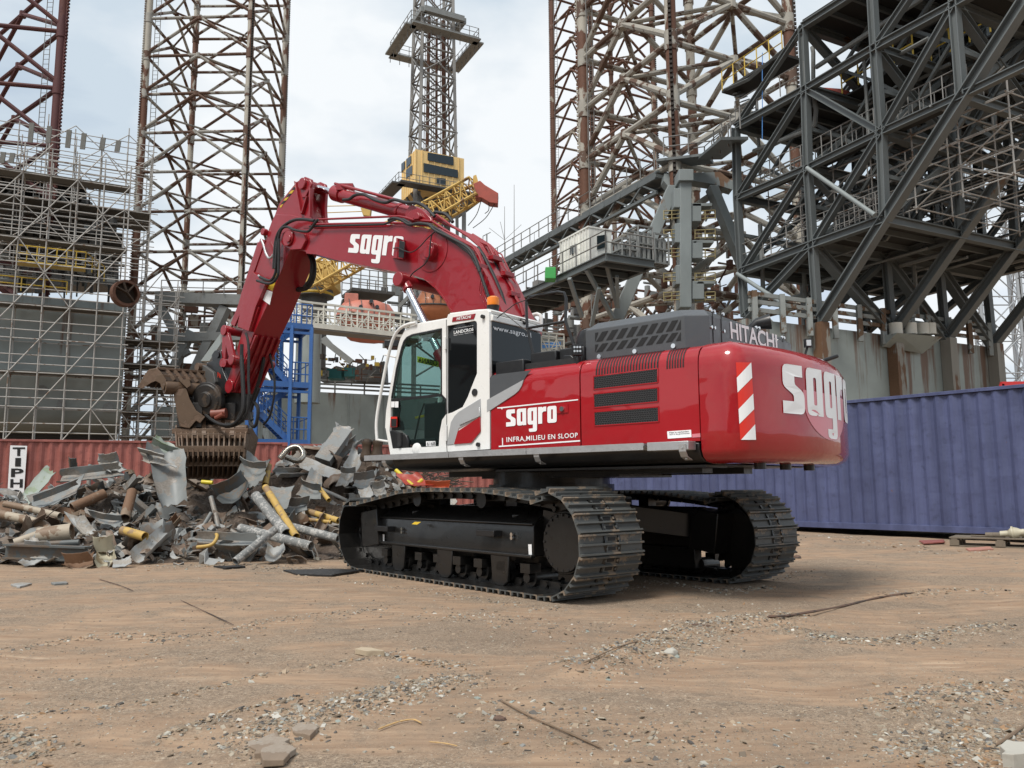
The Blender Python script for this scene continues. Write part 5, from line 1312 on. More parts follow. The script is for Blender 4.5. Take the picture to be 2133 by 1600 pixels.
for k in range(5):
    for s_ in (0, wb): m.tube(P2(N0+GB_*s_-GA*k*1.6, zb_), P2(N0+GB_*(wb-s_)-GA*k*1.6, zb_-9), .14, 6)
m.build('substructure', M['mach'], dr, smooth=0)
m = MB()
for dx in (0, wb): m.span(P2(N0+GB_*dx, zb_-26), P2(N0+GB_*dx, zb_), .5, .5)
for dx in (0, wb): m.span(P2(N0+GB_*dx-GA*wa, zb_-26), P2(N0+GB_*dx-GA*wa, zb_), .5, .5)
for z in range(5): gz = zb_-2-z*4.2; m.tube(P2(N0, gz), P2(N0+GB_*wb, gz-4), .12, 6); m.tube(P2(N0+GB_*wb, gz), P2(N0, gz-4), .12, 6)
m.build('derrick_base_leg', M['galvdull'], dr, smooth=0)
# ---------- lattice boom crane ----------
def lattice_boom(m, a, b, wd, h, n, r, rl=None, taper=.7):
    a, b = Vector(a), Vector(b); d = (b-a).normalized(); s = d.cross(V(0, 0, 1)).normalized(); u = s.cross(d)
    rl = rl or r*.5; prev = None
    for k in range(n+1):
        p = a.lerp(b, k/n); f = 1-(1-taper)*k/n
        q = [p+s*wd/2*f*i+u*h/2*f*j for i, j in ((-1, -1), (1, -1), (1, 1), (-1, 1))]
        if prev:
            for i in range(4): m.tube(prev[i], q[i], r, 6); j = (i+1) % 4; m.tube(prev[i] if k % 2 else prev[j], q[j] if k % 2 else q[i], rl, 5); m.tube(q[i], q[j], rl, 5)
        prev = q
YC = 62
cr = empty('pedestal_crane', tuple(hz(at(650, 600, YC))), 0, 'yellow pedestal crane whose lattice boom passes behind the red excavator boom', 'crane')
m = MB(); c0 = at(655, 612, YC); m.lathe(c0-V(0, 0, 6), (0, 0, 1), [(0, 1.0), (5.6, 1.0), (5.7, 1.5), (6.6, 1.4)], 24); m.build('pedestal', M['mach'], cr)
m = MB(); m.lathe(at(655, 618, YC), (0, 0, 1), [(0, 1.5), (.12, 1.55), (.2, 1.5)], 28)
m.build('slew_ring', M['yrail'], cr)
def pxbox(m, pts, Y, th):
    m.prism([at(*p, Y) for p in pts], [at(*p, Y)+V(0, th, 0) for p in pts]); return m
mh = pxbox(MB(), [(622, 592), (622, 560), (640, 545), (658, 540), (694, 548), (696, 595), (680, 602), (645, 600)], YC-1, 2.6).build('machinery_house', M['ycrane'], cr, smooth=0, bevel=.05)
m = MB(); lattice_boom(m, at(648, 585, YC-2), at(992, 392, 55), 1.5, 1.7, 22, .11, .055, .8); m.build('lattice_boom', M['ycrane'], cr)
m = MB(); m.tube(at(655, 560, YC), at(628, 535, YC), .12, 6); m.tube(at(628, 535, YC), at(985, 385, 55), .03, 4); m.tube(at(645, 520, YC), at(630, 560, YC), .12); m.build('gantry', M['ycrane'], cr)
m = pxbox(MB(), [(985, 383), (1000, 376), (1010, 385), (1038, 402), (1037, 424), (1020, 422), (1003, 412), (990, 410)], 54.6, .9); hd = m.build('boom_head', M['redhead'], cr, smooth=0, bevel=.04)
pxbox(MB(), [(982, 392), (986, 366), (992, 364), (998, 385)], 54.9, .5).build('boom_head_plate', M['ycrane'], cr, smooth=0)
m = MB()
for a, b in (((1003, 415), (975, 470)), ((1018, 422), (1010, 445)), ((1030, 425), (985, 475)), ((985, 388), (880, 420))): m.path(smoothpath([at(*a, 54.8), at((a[0]+b[0])/2+4, (a[1]+b[1])/2+4, 54.8), at(*b, 54.8)], 5), .03, 5)
m.build('hoist_rope', M['rack'], cr)
m = MB(); m.path([at(662, 430, 50), at(760, 428, 50)], .03, 4); m.path([at(662, 444, 50), at(765, 440, 50)], .03, 4); pxbox(m, [(751, 433), (772, 432), (770, 450), (756, 448)], 49.8, .5); m.build('hook_block', M['ycrane'], cr, smooth=0)
# ---------- blue stair tower ----------
YS = 36
bs = empty('stair_tower', tuple(hz(at(600, 900, YS))), 0, 'blue steel stair tower between the grab hoses and the grey hull', 'stair tower')
bdir = GB_; o = hz(at(532, 900, YS)); wS = solve(o, GB_, 662); dS = 2.4
def bp2(u, d_, z): return P2(o+GB_*u*wS-GA*d_, z)
zl = [zat(600, 915, YS), zat(600, 797, YS), zat(600, 672, YS)]
zl3 = [zl[0]-.1]+zl[1:]
m = MB()
for u in (0, .62, 1):
    for d_ in (0, dS): m.span(bp2(u, d_, zl[0]-3.2), bp2(u, d_, zl[2]+(.0)), .16, .16)
m.build('stair_post', M['blue'], bs, smooth=0)
for z in zl3:
    m = MB()
    for d_ in (0, dS): m.span(bp2(0, d_, z), bp2(1, d_, z), .12, .26); m.span(bp2(0, d_, z-.32), bp2(1, d_, z-.32), .1, .12)
    for u in (0, 1): m.span(bp2(u, 0, z), bp2(u, dS, z), .12, .26)
    m.span(bp2(.62, dS/2, z+.05), bp2(1, dS/2, z+.05), dS, .04); m.build('platform', M['blue'], bs, smooth=0)
for k in range(2):
    za, zb2 = zl[k], zl[k+1]; zm = (za+zb2)/2
    for (u0_, z0_, u1_, z1_, d_) in ((.62, za, .05, zm, .5), (.05, zm, .75, zb2, 1.6)) if k == 0 else ((.62, za, .05, zm, .5), (.05, zm, .75, zb2, 1.6)):
        m = MB()
        for e in (-.4, .4): m.span(bp2(u0_, d_+e, z0_), bp2(u1_, d_+e, z1_), .05, .26)
        n = 11
        for j in range(n): t = (j+.5)/n; p = bp2(u0_, d_, z0_).lerp(bp2(u1_, d_, z1_), t); m.box(p, (.24, .8, .03), Matrix.Rotation(math.atan2(GB_.y, GB_.x), 3, 'Z'))
        fl = m.build('stair_flight', M['blue'], bs, smooth=0)
        m = MB()
        for e in (-.42, .42):
            for hh in (.55, 1.05): m.tube(bp2(u0_, d_+e, z0_+hh), bp2(u1_, d_+e, z1_+hh), .025, 4)
            for j in range(5): p = bp2(u0_, d_+e, z0_).lerp(bp2(u1_, d_+e, z1_), j/4); m.tube(p, p+V(0, 0, 1.05), .025, 4)
        m.build('handrail', M['blue'], fl, smooth=0)
    m = MB(); m.span(bp2(-.05, 1.0, zm), bp2(.12, 1.0, zm), 2.0, .1); m.build('landing', M['blue'], bs, smooth=0)
for z in zl:
    m = MB()
    for d_ in (0, dS):
        for hh in (.5, 1.05): m.tube(bp2(.62, d_, z+hh), bp2(1, d_, z+hh), .03, 4)
        for u in (.7, .8, .9, 1): m.tube(bp2(u, d_, z), bp2(u, d_, z+1.05), .03, 4)
    m.tube(bp2(1, 0, z+1.05), bp2(1, dS, z+1.05), .03, 4); m.build('platform_railing', M['blue'], bs, smooth=0)
# ---------- white gangway ----------
YG2 = 46
gw = empty('gangway', tuple(hz(at(720, 690, YG2))), 0, 'white trussed gangway leading right from the blue stair tower', 'gangway')
def gangway(root, pa, pb, Yn, npan, hh, wd, mat=None):
    a = at(*pa, Yn); L0 = solve(hz(a), GB_, pb[0]); m = MB()
    sl = (at(pb[0], pb[1], (hz(a)+GB_*L0).y).z-a.z)/max(L0, .1)
    def p(s, w_, h): return hz(a)+GB_*s*L0-GA*w_+V(0, 0, a.z+sl*s*L0+h)
    for w_ in (0, wd):
        m.span(p(0, w_, 0), p(1, w_, 0), .14, .3); m.span(p(0, w_, hh), p(1, w_, hh), .12, .12); m.tube(p(0, w_, hh*.72), p(1, w_, hh*.72), .04, 4); m.tube(p(0, w_, hh*.4), p(1, w_, hh*.4), .04, 4)
        for k in range(npan+1):
            m.span(p(k/npan, w_, 0), p(k/npan, w_, hh), .09, .09)
            if k < npan: m.span(p((k if k % 2 else k+1)/npan, w_, hh*.72), p((k+1 if k % 2 else k)/npan, w_, 0), .07, .07)
    m.build('truss_side', mat or M['wht'], root, smooth=0)
    m = MB(); m.span(p(0, wd/2, -.18), p(1, wd/2, -.18), wd, .12); m.build('gangway_deck', M['galvdull'], root, smooth=0)
gangway(gw, (600, 672), (880, 702), YG2, 12, 1.35, 1.3)
gw2 = empty('gangway', tuple(hz(at(1150, 730, 70))), 0, 'short white trussed gangway with blue cloth behind the cab', 'gangway')
gangway(gw2, (1112, 732), (1172, 738), 62, 4, 1.6, 1.3)
pxbox(MB(), [(1125, 715), (1168, 712), (1168, 722), (1125, 726)], 63.5, .05).build('blue_banner', M['bluetarp'], gw2, smooth=0)
# ---------- lifeboats ----------
def lifeboat(cp, Y, Lb, Hh, label, mat, rz, win=True):
    c = at(*cp, Y); rt = empty('lifeboat', tuple(c), rz, label, 'lifeboat'); X = V(math.cos(rz), math.sin(rz), 0)
    prof = [(-.5, .02), (-.47, .2), (-.38, .38), (-.15, .48), (.15, .5), (.38, .4), (.47, .22), (.5, .03)]
    m = MB(); n = 16
    for s_, r_ in prof:
        for k in range(n):
            t = 2*math.pi*k/n; y, z = math.cos(t)*r_*Hh*.9, math.sin(t)*r_*Hh*(1.0 if math.sin(t) > 0 else .8); m.v.append(tuple(c+X*s_*Lb+V(-X.y, X.x, 0)*y+V(0, 0, z)))
    for i in range(len(prof)-1):
        for k in range(n): j = (k+1) % n; m.f.append((i*n+k, i*n+j, (i+1)*n+j, (i+1)*n+k))
    m.f += [tuple(range(n)), tuple((len(prof)-1)*n+k for k in range(n))]
    h = m.build('hull', mat, rt, smooth=60)
    m = MB(); q = [c+X*s_*Lb-V(-X.y, X.x, 0)*r_*Hh*.92+V(0, 0, -.02) for s_, r_ in prof]
    m.path(q, .07, 6); m.build('rubbing_strip', M['mach'], rt)
    m = MB(); Yv = V(-X.y, X.x, 0)
    for s_ in (-.3, -.1, .1, .3): m.path([c+X*s_*Lb-Yv*(.46*Hh*math.cos(t_))+V(0, 0, .49*Hh*math.sin(t_)) for t_ in (0, .3, .6, .9, 1.2, 1.5)], .03, 5)
    m.build('grab_lines', M['mach'], rt, kind='stuff')
    m = MB(); m.hull8([c+X*a*Lb+V(-X.y, X.x, 0)*b*Hh+V(0, 0, z_*Hh) for z_, s_ in ((.2, 1), (.62, .8)) for a, b in ((-.36, -.18*s_), (-.14, -.18*s_), (-.14, .18*s_), (-.36, .18*s_))]); m.build('conning_tower', mat, rt, smooth=0, bevel=.05)
    if win:
        m = MB()
        for a, b in ((-.12, .2), (.15, .22), (.05, .36)): m.tube(c+X*a*Lb-V(-X.y, X.x, 0)*Hh*.47+V(0, 0, b*Hh), c+X*a*Lb-V(-X.y, X.x, 0)*Hh*.3+V(0, 0, b*Hh), .14, 10)
        m.build('porthole', M['glasswin'], rt)
    return rt
lifeboat((762, 663), 56, 4.2, 2.7, 'faded pink enclosed lifeboat hanging behind the white gangway', M['lifeboat'], .3)
lifeboat((766, 700), 58, 3.2, 1.4, 'upturned pink hull hanging below the white gangway', M['lifeboat'], .3, False)
lifeboat((905, 640), 60, 2.9, 2.7, 'orange enclosed lifeboat framed under the curved red boom', M['lifeboat2'], .25)
# ---------- grey crane platform, davit, rails, small things in the middle ----------
cp_ = empty('service_platform', tuple(hz(at(770, 610, 66))), 0, 'small grey service platform with railings above the pink lifeboat', 'platform')
N = hz(at(722, 610, 64)); z = zat(722, 610, 64); lb = solve(N, GB_, 812)
m = MB(); m.span(P2(N+GB_*0, z), P2(N+GB_*lb, z), 3, .25); m.span(P2(N-GA*1.5, z-.5), P2(N+GB_*lb*1.9-GA*1.5, z-1.8), .5, .6); m.build('platform_deck', M['mach'], cp_, smooth=0)
m = MB()
for d_ in (-1.5, 1.5):
    for hh in (.6, 1.2, 1.7): m.tube(P2(N-GA*d_, z+hh), P2(N-GA*d_+GB_*lb, z+hh), .04, 4)
    for k in range(6): m.tube(P2(N-GA*d_+GB_*lb*k/5, z), P2(N-GA*d_+GB_*lb*k/5, z+1.7), .045, 4)
m.build('platform_railing', M['galvdull'], cp_, smooth=0)
m = MB()
for x0_, y0_, x1_, y1_, t_ in ((745, 620, 750, 690, .3), (765, 620, 740, 665, .2), (800, 470, 802, 600, .35), (830, 480, 905, 700, .2), (835, 480, 900, 640, .12), (830, 640, 870, 600, .3), (860, 600, 865, 700, .5), (890, 560, 892, 700, .4)): m.span(at(x0_, y0_, 68), at(x1_, y1_, 68), t_, t_)
m.build('platform_strut', M['machl'], cp_, smooth=0)
dv = empty('davit', tuple(hz(at(735, 755, 52))), 0, 'grey davit arm with hanging hook left of the cab', 'davit')
m = MB(); m.span(at(674, 709, 52), at(733, 755, 52), .35, .4); pxbox(m, [(668, 706), (678, 700), (690, 713), (680, 720)], 51.9, .4); m.build('davit_arm', M['machl'], dv, smooth=0)
m = MB(); m.tube(at(671, 712, 51.9), at(671, 738, 51.9), .02, 4); m.tube(at(671, 738, 51.9), at(671, 748, 51.9), .15, 8); m.build('hook_block', M['rack'], dv)
# grey hull wall behind everything on the left and middle
def ghull(label, px0, py0, px1, Y, pyb, mat, depth=6, name='rig_hull', cat='hull', top=None):
    n = hz(at(px0, 1000, Y)); l = solve(n, GB_, px1); z1 = zat(px0, py0, Y); z0 = zat(px0, pyb, Y)
    r_ = empty(name, (n.x, n.y, 0), 0, label, cat)
    b = gbox(n, depth, l, z0, z1).build('hull_plating', mat, r_, smooth=0)
    m = MB(); k = .0
    while k < l: m.span(P2(n+GB_*k+GA*.02, z0), P2(n+GB_*k+GA*.02, z1), .1, .05, GB_); k += 3.2
    m.build('hull_seam', mat, r_, smooth=0)
    m = MB()
    for hh in (.35, .7, 1.05): m.span(P2(n, z1+hh), P2(n+GB_*l, z1+hh), .1, .16)
    k = 0
    while k <= l: m.span(P2(n+GB_*k, z1), P2(n+GB_*k, z1+1.1), .12, .12); k += 2.6
    m.build('bulwark_rail', M['machl'], r_, smooth=0)
    return r_, n, l, z0, z1
ghull('pale grey rig hull wall between the stair tower and the cab', 562, 812, 1130, 66, 1012, M['hull'])
ghull('rust streaked grey hull end seen right of the scaffolding', 318, 846, 560, 58, 1012, M['hull'])
t_ = empty('storage_column', tuple(hz(at(638, 800, 60))), 0, 'tall pale grey tank column behind the blue stair tower', 'tank')
m = MB(); a = at(640, 840, 60); m.tube(a, V(a.x, a.y, zat(640, 685, 60)), .95, 20); m.build('tank_shell', M['hull'], t_)
for k, (x, y, w_, h_, mt) in enumerate(((696, 778, 30, 20, 'teal'), (728, 775, 22, 18, 'teal'))):
    m = pxbox(MB(), [(x-w_/2, y-h_/2), (x+w_/2, y-h_/2), (x+w_/2, y+h_/2), (x-w_/2, y+h_/2)], 64, 1.5); tag(m.build('deck_locker', M['teal'] if 'teal' in M else M['green'], None, smooth=0), ('teal deck locker nearer the blue stair tower', 'smaller teal deck locker nearer the cab')[k], 'locker')
# machinery clusters: pipes, boxes and valves crowding the decks
def clutter(label, px0, py0, px1, py1, Y, n, seed, depth=4, mats=('mach', 'machl', 'galvdull'), name='deck_machinery', cat='machinery', sc=1.0, rails=True):
    r_ = random.Random(seed); c = hz(at((px0+px1)/2, py1, Y)); rt = empty(name, tuple(c), 0, label, cat)
    mbs = {k: MB() for k in mats}; rz = math.atan2(GB_.y, GB_.x)
    s = Y/1670*20*sc
    for i in range(n):
        p = at(r_.uniform(px0, px1), r_.uniform(py0, py1), Y+r_.uniform(0, depth)); m = mbs[r_.choice(mats)]; q = r_.random()
        if q < .35: m.box(p, (s*r_.uniform(.4, 1.6), s*r_.uniform(.4, 1), s*r_.uniform(.4, 1.5)), Matrix.Rotation(rz, 3, 'Z'))
        elif q < .7:
            d_ = r_.choice((GA, GB_, GB_, V(0, 0, 1), V(0, 0, 1))); m.tube(p-d_*s*r_.uniform(.5, 2.2), p+d_*s*r_.uniform(.5, 2.2), s*r_.uniform(.06, .2), 8)
        elif q < .85: m.tube(p, p+V(0, 0, s*r_.uniform(.5, 1.5)), s*r_.uniform(.2, .5), 12)
        else: d_ = r_.choice((GB_+V(0, 0, 1), GB_-V(0, 0, 1), GA+V(0, 0, 1))); m.span(p-d_*s, p+d_*s, s*.18, s*.18)
    for k in mats: 
        if mbs[k].v: mbs[k].build({'mach': 'machine_housing', 'machl': 'grey_casing', 'galvdull': 'pipework', 'yrail': 'yellow_pipework', 'deck': 'dark_housing', 'wht': 'white_casing', 'leg2': 'rusty_pipework'}[k], M[k], rt, smooth=40, kind='stuff')
    return rt
clutter('dense grey deck machinery along the hull top left of the cab', 665, 745, 800, 790, 63, 70, 3, 5, ('mach', 'machl', 'leg2', 'yrail'), sc=.45)
clutter('dark machinery and struts behind the white gangway', 800, 600, 900, 720, 76, 60, 5, 5, ('mach', 'machl', 'galvdull'), sc=.8)
clutter('grey machinery deck behind the boom foot', 1085, 600, 1260, 740, 66, 90, 6, 8, ('mach', 'machl', 'leg2', 'galvdull'), sc=1.2)
clutter('dark machinery under the central jacking column', 1250, 590, 1560, 700, 62, 110, 8, 8, ('mach', 'machl', 'leg2'), sc=1.1)
ghull('grey hull wall behind the black handrail and hood', 1085, 690, 1740, 72, 1012, M['hull2'], name='rig_hull')
# radio masts
for i, (x, y0_, y1_, lab) in enumerate(((1051, 430, 585, 'thin forked radio mast right of the boom'), (1071, 385, 580, 'tall straight radio mast right of the boom'), (1090, 520, 590, 'short radio mast left of the nearest brown leg'), (1113, 485, 590, 'bare whip aerial beside the nearest brown leg'))):
    m = MB(); m.tube(at(x, y1_, 70), at(x, y0_, 70), .05, 5, .02)
    if i == 0: m.tube(at(x, 500, 70), at(x-32, 475, 70), .02, 4); m.tube(at(x, 500, 70), at(x+35, 468, 70), .02, 4); m.tube(at(x, 500, 70), at(x-9, 462, 70), .02, 4)
    tag(m.build('radio_mast', M['galvdull'], None), lab, 'mast')
m = MB(); m.tube(at(1014, 505, 66), at(1014, 487, 66), .06, 5); m.tube(at(1006, 492, 66), at(1022, 484, 66), .04, 5); m.tube(at(1006, 492, 66), at(1006, 500, 66), .03, 4); tag(m.build('lamp_mast', M['machl'], None), 'small grey lamp mast just above the boom pipes', 'mast')
# ---------- walkway bridge and jacking column ----------
def railing(m, a, b, h=1.1, n=None, r=.035):
    n = n or max(2, int((b-a).length/1.3))
    for hh in (.5*h, h): m.tube(a+V(0, 0, hh), b+V(0, 0, hh), r, 4)
    for k in range(n+1): q = a.lerp(b, k/n); m.tube(q, q+V(0, 0, h), r, 4)
wk = empty('walkway_bridge', tuple(hz(at(1300, 420, 46))), 0, 'long grey walkway rising past the rusty legs to the jacking column', 'walkway')
Nw = at(1385, 360, 43); Lw = 24
m = MB(); a, b = Nw, Nw-GA*Lw
m.span(a+GB_*.2, b+GB_*.2, 1.5, .12); m.span(a-GB_*.6-V(0, 0, .3), b-GB_*.6-V(0, 0, .3), .16, .3); m.span(a+GB_*1.0-V(0, 0, .3), b+GB_*1.0-V(0, 0, .3), .16, .3)
for k in range(18): q = a.lerp(b, k/18); q2 = a.lerp(b, (k+1)/18); m.span(q-GB_*.6-V(0, 0, .4), q2-GB_*.6-V(0, 0, 1.2), .09, .09) if k % 2 else m.span(q-GB_*.6-V(0, 0, 1.2), q2-GB_*.6-V(0, 0, .4), .09, .09)
m.span(a-GB_*.6-V(0, 0, 1.25), b-GB_*.6-V(0, 0, 1.25), .14, .16)
for k in range(14): q = a.lerp(b, k/14); m.span(q-GB_*.7-V(0, 0, .3), q+GB_*1.1-V(0, 0, .3), .15, .2)
m.build('walkway_deck', M['beam'], wk, smooth=0)
m = MB(); railing(m, a-GB_*.7, b-GB_*.7); railing(m, a+GB_*1.1, b+GB_*1.1); m.build('walkway_railing', M['galvdull'], wk, smooth=0)
m = MB(); q0, q1, q2 = at(1376, 342, 42.5), at(1478, 330, 41), at(1530, 288, 36)
for s_, e_ in ((q0, q1), (q1, q2)): m.span(s_, e_, 1.3, .14)
m.build('upper_platform', M['beam'], wk, smooth=0)
m = MB(); 
for s_, e_ in ((q0, q1), (q1, q2)): railing(m, s_-V(0, 1, 0), e_-V(0, 1, 0)); railing(m, s_+V(0, 1, 0), e_+V(0, 1, 0))
m.build('platform_railing', M['galvdull'], wk, smooth=0)
jk = empty('jacking_column', tuple(hz(at(1432, 600, 41))), 0, 'light grey stepped jacking column with splayed box legs at the centre right', 'jacking column')
YJ = 40.5
def pbox(m, x0_, y0_, x1_, y1_, Y, th): return pxbox(m, [(x0_, y0_), (x1_, y0_), (x1_, y1_), (x0_, y1_)], Y, th)
m = MB(); pbox(m, 1417, 355, 1441, 640, YJ, 1.1); m.build('column_shaft', M['beamlight'], jk, smooth=0, bevel=.03)
m = MB(); pbox(m, 1414, 352, 1445, 376, YJ-.2, 1.6); m.build('column_cap', M['beamlight'], jk, smooth=0, bevel=.03)
for k, y in enumerate((392, 465, 552)):
    m = MB(); pbox(m, 1404+k*2, y, 1420+k, y+40, YJ+.1, .9); m.build('drive_box', M['beamlight'], jk, smooth=0, bevel=.03)
for k, y in enumerate((423, 500, 585)):
    m = MB(); pbox(m, 1440+k, y, 1461+k*3, y+38, YJ+.1, .9); pbox(m, 1442+k, y, 1484+k*3, y+6, YJ+.1, .9); m.build('drive_box', M['beamlight'], jk, smooth=0, bevel=.03)
m = MB(); pxbox(m, [(1392, 385), (1418, 385), (1300, 665), (1272, 665)], YJ+.8, 1.0); m.build('splayed_leg', M['beamlight'], jk, smooth=0, bevel=.03)
m = MB(); pxbox(m, [(1478, 385), (1496, 385), (1560, 540), (1556, 575)], YJ+1.2, 1.0); m.build('splayed_leg', M['beamlight'], jk, smooth=0, bevel=.03)
m = MB(); pxbox(m, [(1384, 362), (1500, 358), (1526, 378), (1526, 395), (1490, 384), (1440, 376), (1395, 392), (1382, 376)], YJ+1.6, .8); m.build('column_head', M['beamlight'], jk, smooth=0)
m = MB()
for y in (440, 480, 520, 570, 610):
    for x0_, x1_ in ((1383, 1416), (1448, 1490)):
        for e in (0, 8, 16): m.tube(at(x0_, y+e, YJ+.2), at(x1_, y+e-2, YJ+.2), .03, 4)
        for x in (x0_, (x0_+x1_)/2, x1_): m.tube(at(x, y+18, YJ+.2), at(x, y-2, YJ+.2), .03, 4)
m.build('access_cage', M['ydull'], jk, smooth=0)
clutter('pipes and winches crowding round the jacking column', 1375, 420, 1530, 640, 44, 60, 12, 4, ('mach', 'machl', 'leg2'), sc=.8)
# cabin platform
cb_ = empty('cantilever_platform', tuple(hz(at(1262, 525, 36))), 0, 'dark grey cantilevered deck carrying the white cabin', 'platform')
Nc = hz(at(1262, 527, 36)); zc_ = zat(1262, 527, 36); lbc = solve(Nc, GB_, 1352); lac = 17
m = MB(); gbox(Nc, lac, lbc, zc_-.12, zc_, m); m.build('platform_deck', M['deck'], cb_, smooth=0)
m = MB()
for a, b in ((Nc, Nc+GB_*lbc), (Nc, Nc-GA*lac), (Nc+GB_*lbc, Nc+GB_*lbc-GA*lac)): m.ibeam(P2(a, zc_-.2), P2(b, zc_-.2), .2, .38)
for k in range(12): q = Nc-GA*(k*1.4+.7); m.span(P2(q, zc_-.3), P2(q+GB_*lbc, zc_-.3), .15, .3)
m.build('edge_beam', M['beam'], cb_, smooth=0)
m = MB(); railing(m, P2(Nc, zc_), P2(Nc+GB_*lbc, zc_)); railing(m, P2(Nc, zc_), P2(Nc-GA*lac, zc_)); m.build('platform_railing', M['galvdull'], cb_, smooth=0)
m = MB()
for (a, b) in (((1222, 562), (1277, 662)), ((1186, 580), (1212, 660)), ((1262, 545), (1286, 640)), ((1248, 600), (1232, 680)), ((1285, 575), (1287, 640))): m.span(at(*a, 37.5), at(*b, 39), .18, .18)
m.build('support_strut', M['beamlight'], cb_, smooth=0)
hp = Nc-GA*2.2+GB_*.5; l1_ = 0
wc = empty('site_cabin', (hp.x, hp.y, zc_), 0, 'small white ribbed cabin with one dark window on the cantilevered deck', 'cabin')
Hc = 1.95; Lc2 = 2.8; Wc2 = 1.35
gbox(hp, Lc2, Wc2, zc_+.02, zc_+Hc).build('cabin_wall', M['cwhite'], wc, smooth=0)
m = MB(); k = .15
while k < Lc2: m.span(P2(hp-GA*k-GB_*.02, zc_+.05), P2(hp-GA*k-GB_*.02, zc_+Hc-.05), .12, .06, GA); k += .28
m.build('cabin_rib', M['cwhite'], wc, smooth=0)
m = MB(); gbox(hp+GA*.03-GB_*.06, Lc2+.06, Wc2+.1, zc_+Hc, zc_+Hc+.08, m); m.build('cabin_roof', M['cwhite'], wc, smooth=0)
q = [(1190, 514), (1204, 508), (1204, 524), (1190, 532)]; m = MB(); m.prism(onface(q, hp, -GB_, .08), onface(q, hp, -GB_, .05)); m.build('cabin_window', M['glasswin'], wc, smooth=0)
q = onface([(1243, 492), (1262, 489), (1262, 515), (1243, 520)], hp, GA, .05); MB().prism(q, [p-GA*.04 for p in q]).build('cabin_door', M['glasswin'], wc, smooth=0)
for k in range(3):
    hq = Nc-GA*.4+GB_*(1.2+k*.95); rk = empty('tank_rack', (hq.x, hq.y, zc_), 0, ('grey bottle rack nearest the white cabin door', 'taller grey bottle rack in the middle of the deck corner', 'grey bottle rack outermost on the deck corner')[k], 'rack')
    hgt = (1.0, 1.75, 1.5)[k]; m = MB()
    for i in (0, .85):
        for j in (0, .85): m.span(P2(hq+GB_*i-GA*j, zc_), P2(hq+GB_*i-GA*j, zc_+hgt), .08, .08)
    for z_ in (.05, hgt/2, hgt): 
        for i, j, i2, j2 in ((0, 0, .85, 0), (0, .85, .85, .85), (0, 0, 0, .85), (.85, 0, .85, .85)): m.span(P2(hq+GB_*i-GA*j, zc_+z_), P2(hq+GB_*i2-GA*j2, zc_+z_), .08, .08)
    m.build('rack_frame', M['machl'], rk, smooth=0); m = MB()
    for i in range(3):
        for j in range(3): m.tube(P2(hq+GB_*(.15+i*.27)-GA*(.15+j*.27), zc_+.05), P2(hq+GB_*(.15+i*.27)-GA*(.15+j*.27), zc_+hgt*.85), .11, 8)
    m.build('gas_bottles', M['machl'], rk, kind='stuff')
m = MB(); pbox(m, 1136, 556, 1158, 580, 39, .8); tag(m.build('green_bin', M['green'], None, smooth=0, bevel=.03), 'bright green bin at the left end of the cantilevered deck', 'bin')
# ---------- big dark steel platform ----------
YB = 33
Bq = hz(at(1700, 600, YB))
tr_ = empty('steel_platform', (Bq.x, Bq.y, 0), 0, 'huge dark grey cantilevered steel platform of diagonal beams at the upper right', 'steel platform')
def F0(px, py): q = onplane(px, py, Bq, GB_); d_ = q-Bq; return (d_.dot(GA), q.z)
bk_ = [0]+[solve(Bq, GB_, x) for x in (1822, 1931, 2026)]
nodes = {'A1': (1533, 265), 'A2': (1536, 413), 'A3': (1545, 566), 'A4': (1552, 660), 'B0': (1672, 56), 'B1': (1678, 186), 'B2': (1683, 350), 'B3': (1693, 510), 'B4': (1705, 676),
         'C0': (1815, -35), 'C1': (1823, 100), 'C2': (1836, 276), 'C3': (1843, 457), 'D1': (1988, 10), 'D2': (2003, 200), 'D0': (1985, -140), 'X': (2140, -5), 'E1': (2180, -100), 'E2': (2190, 110)}
ND = {k: F0(*v) for k, v in nodes.items()}
base = ND['B4'][1]
ND['B4'] = (0.0, ND['B4'][1])
members = [('A1', 'A2', 1), ('A2', 'A3', 1), ('A3', 'A4', 1), ('B0', 'B1', 1), ('B1', 'B2', 1), ('B2', 'B3', 1), ('B3', 'B4', 1), ('C0', 'C1', 1), ('C1', 'C2', 1), ('C2', 'C3', 1), ('D0', 'D1', 1), ('D1', 'D2', 1),
           ('A1', 'B1', 1), ('B1', 'C1', 1), ('C1', 'D1', 1), ('A2', 'B2', .9), ('B2', 'C2', .9), ('C2', 'D2', .9), ('A3', 'B3', 1.1), ('B3', 'C3', 1.1), ('B0', 'C0', 1), ('D1', 'E1', 1), ('D2', 'E2', .9),
           ('B1', 'A2', .9), ('B2', 'A3', .9), ('C2', 'B3', .9), ('D1', 'C2', .9), ('D0', 'C1', .9), ('B1', 'C2', .8), ('B0', 'A1', .8), ('B3', 'A4', 1), ('B4', 'C3', 1.35), ('C3', 'X', 1.35)]
def fp(n, b): a, z = ND[n]; return Bq+GA*a+GB_*b+V(0, 0, z)
tw_ = .30
for i, b in enumerate(bk_):
    for j, (p, q, s_) in enumerate(members):
        if i > 1 and p[0] == 'A' and q[0] == 'A': pass
        m = MB(); up = GB_ if p[0] == q[0] else GB_
        d_ = (fp(q, b)-fp(p, b)).normalized()
        m.ibeam(fp(p, b)-d_*.0, fp(q, b)+d_*.0, tw_*s_, tw_*s_, GB_.cross(d_), .13)
        if len(bpy.data.objects) and (i, j): pass
        m.build('steel_beam', M['beam'], tr_, smooth=0) if i == 0 else FRM[i].add(m) if i in (FRM := globals().setdefault('FRM', {1: MB(), 2: MB(), 3: MB()})) else None
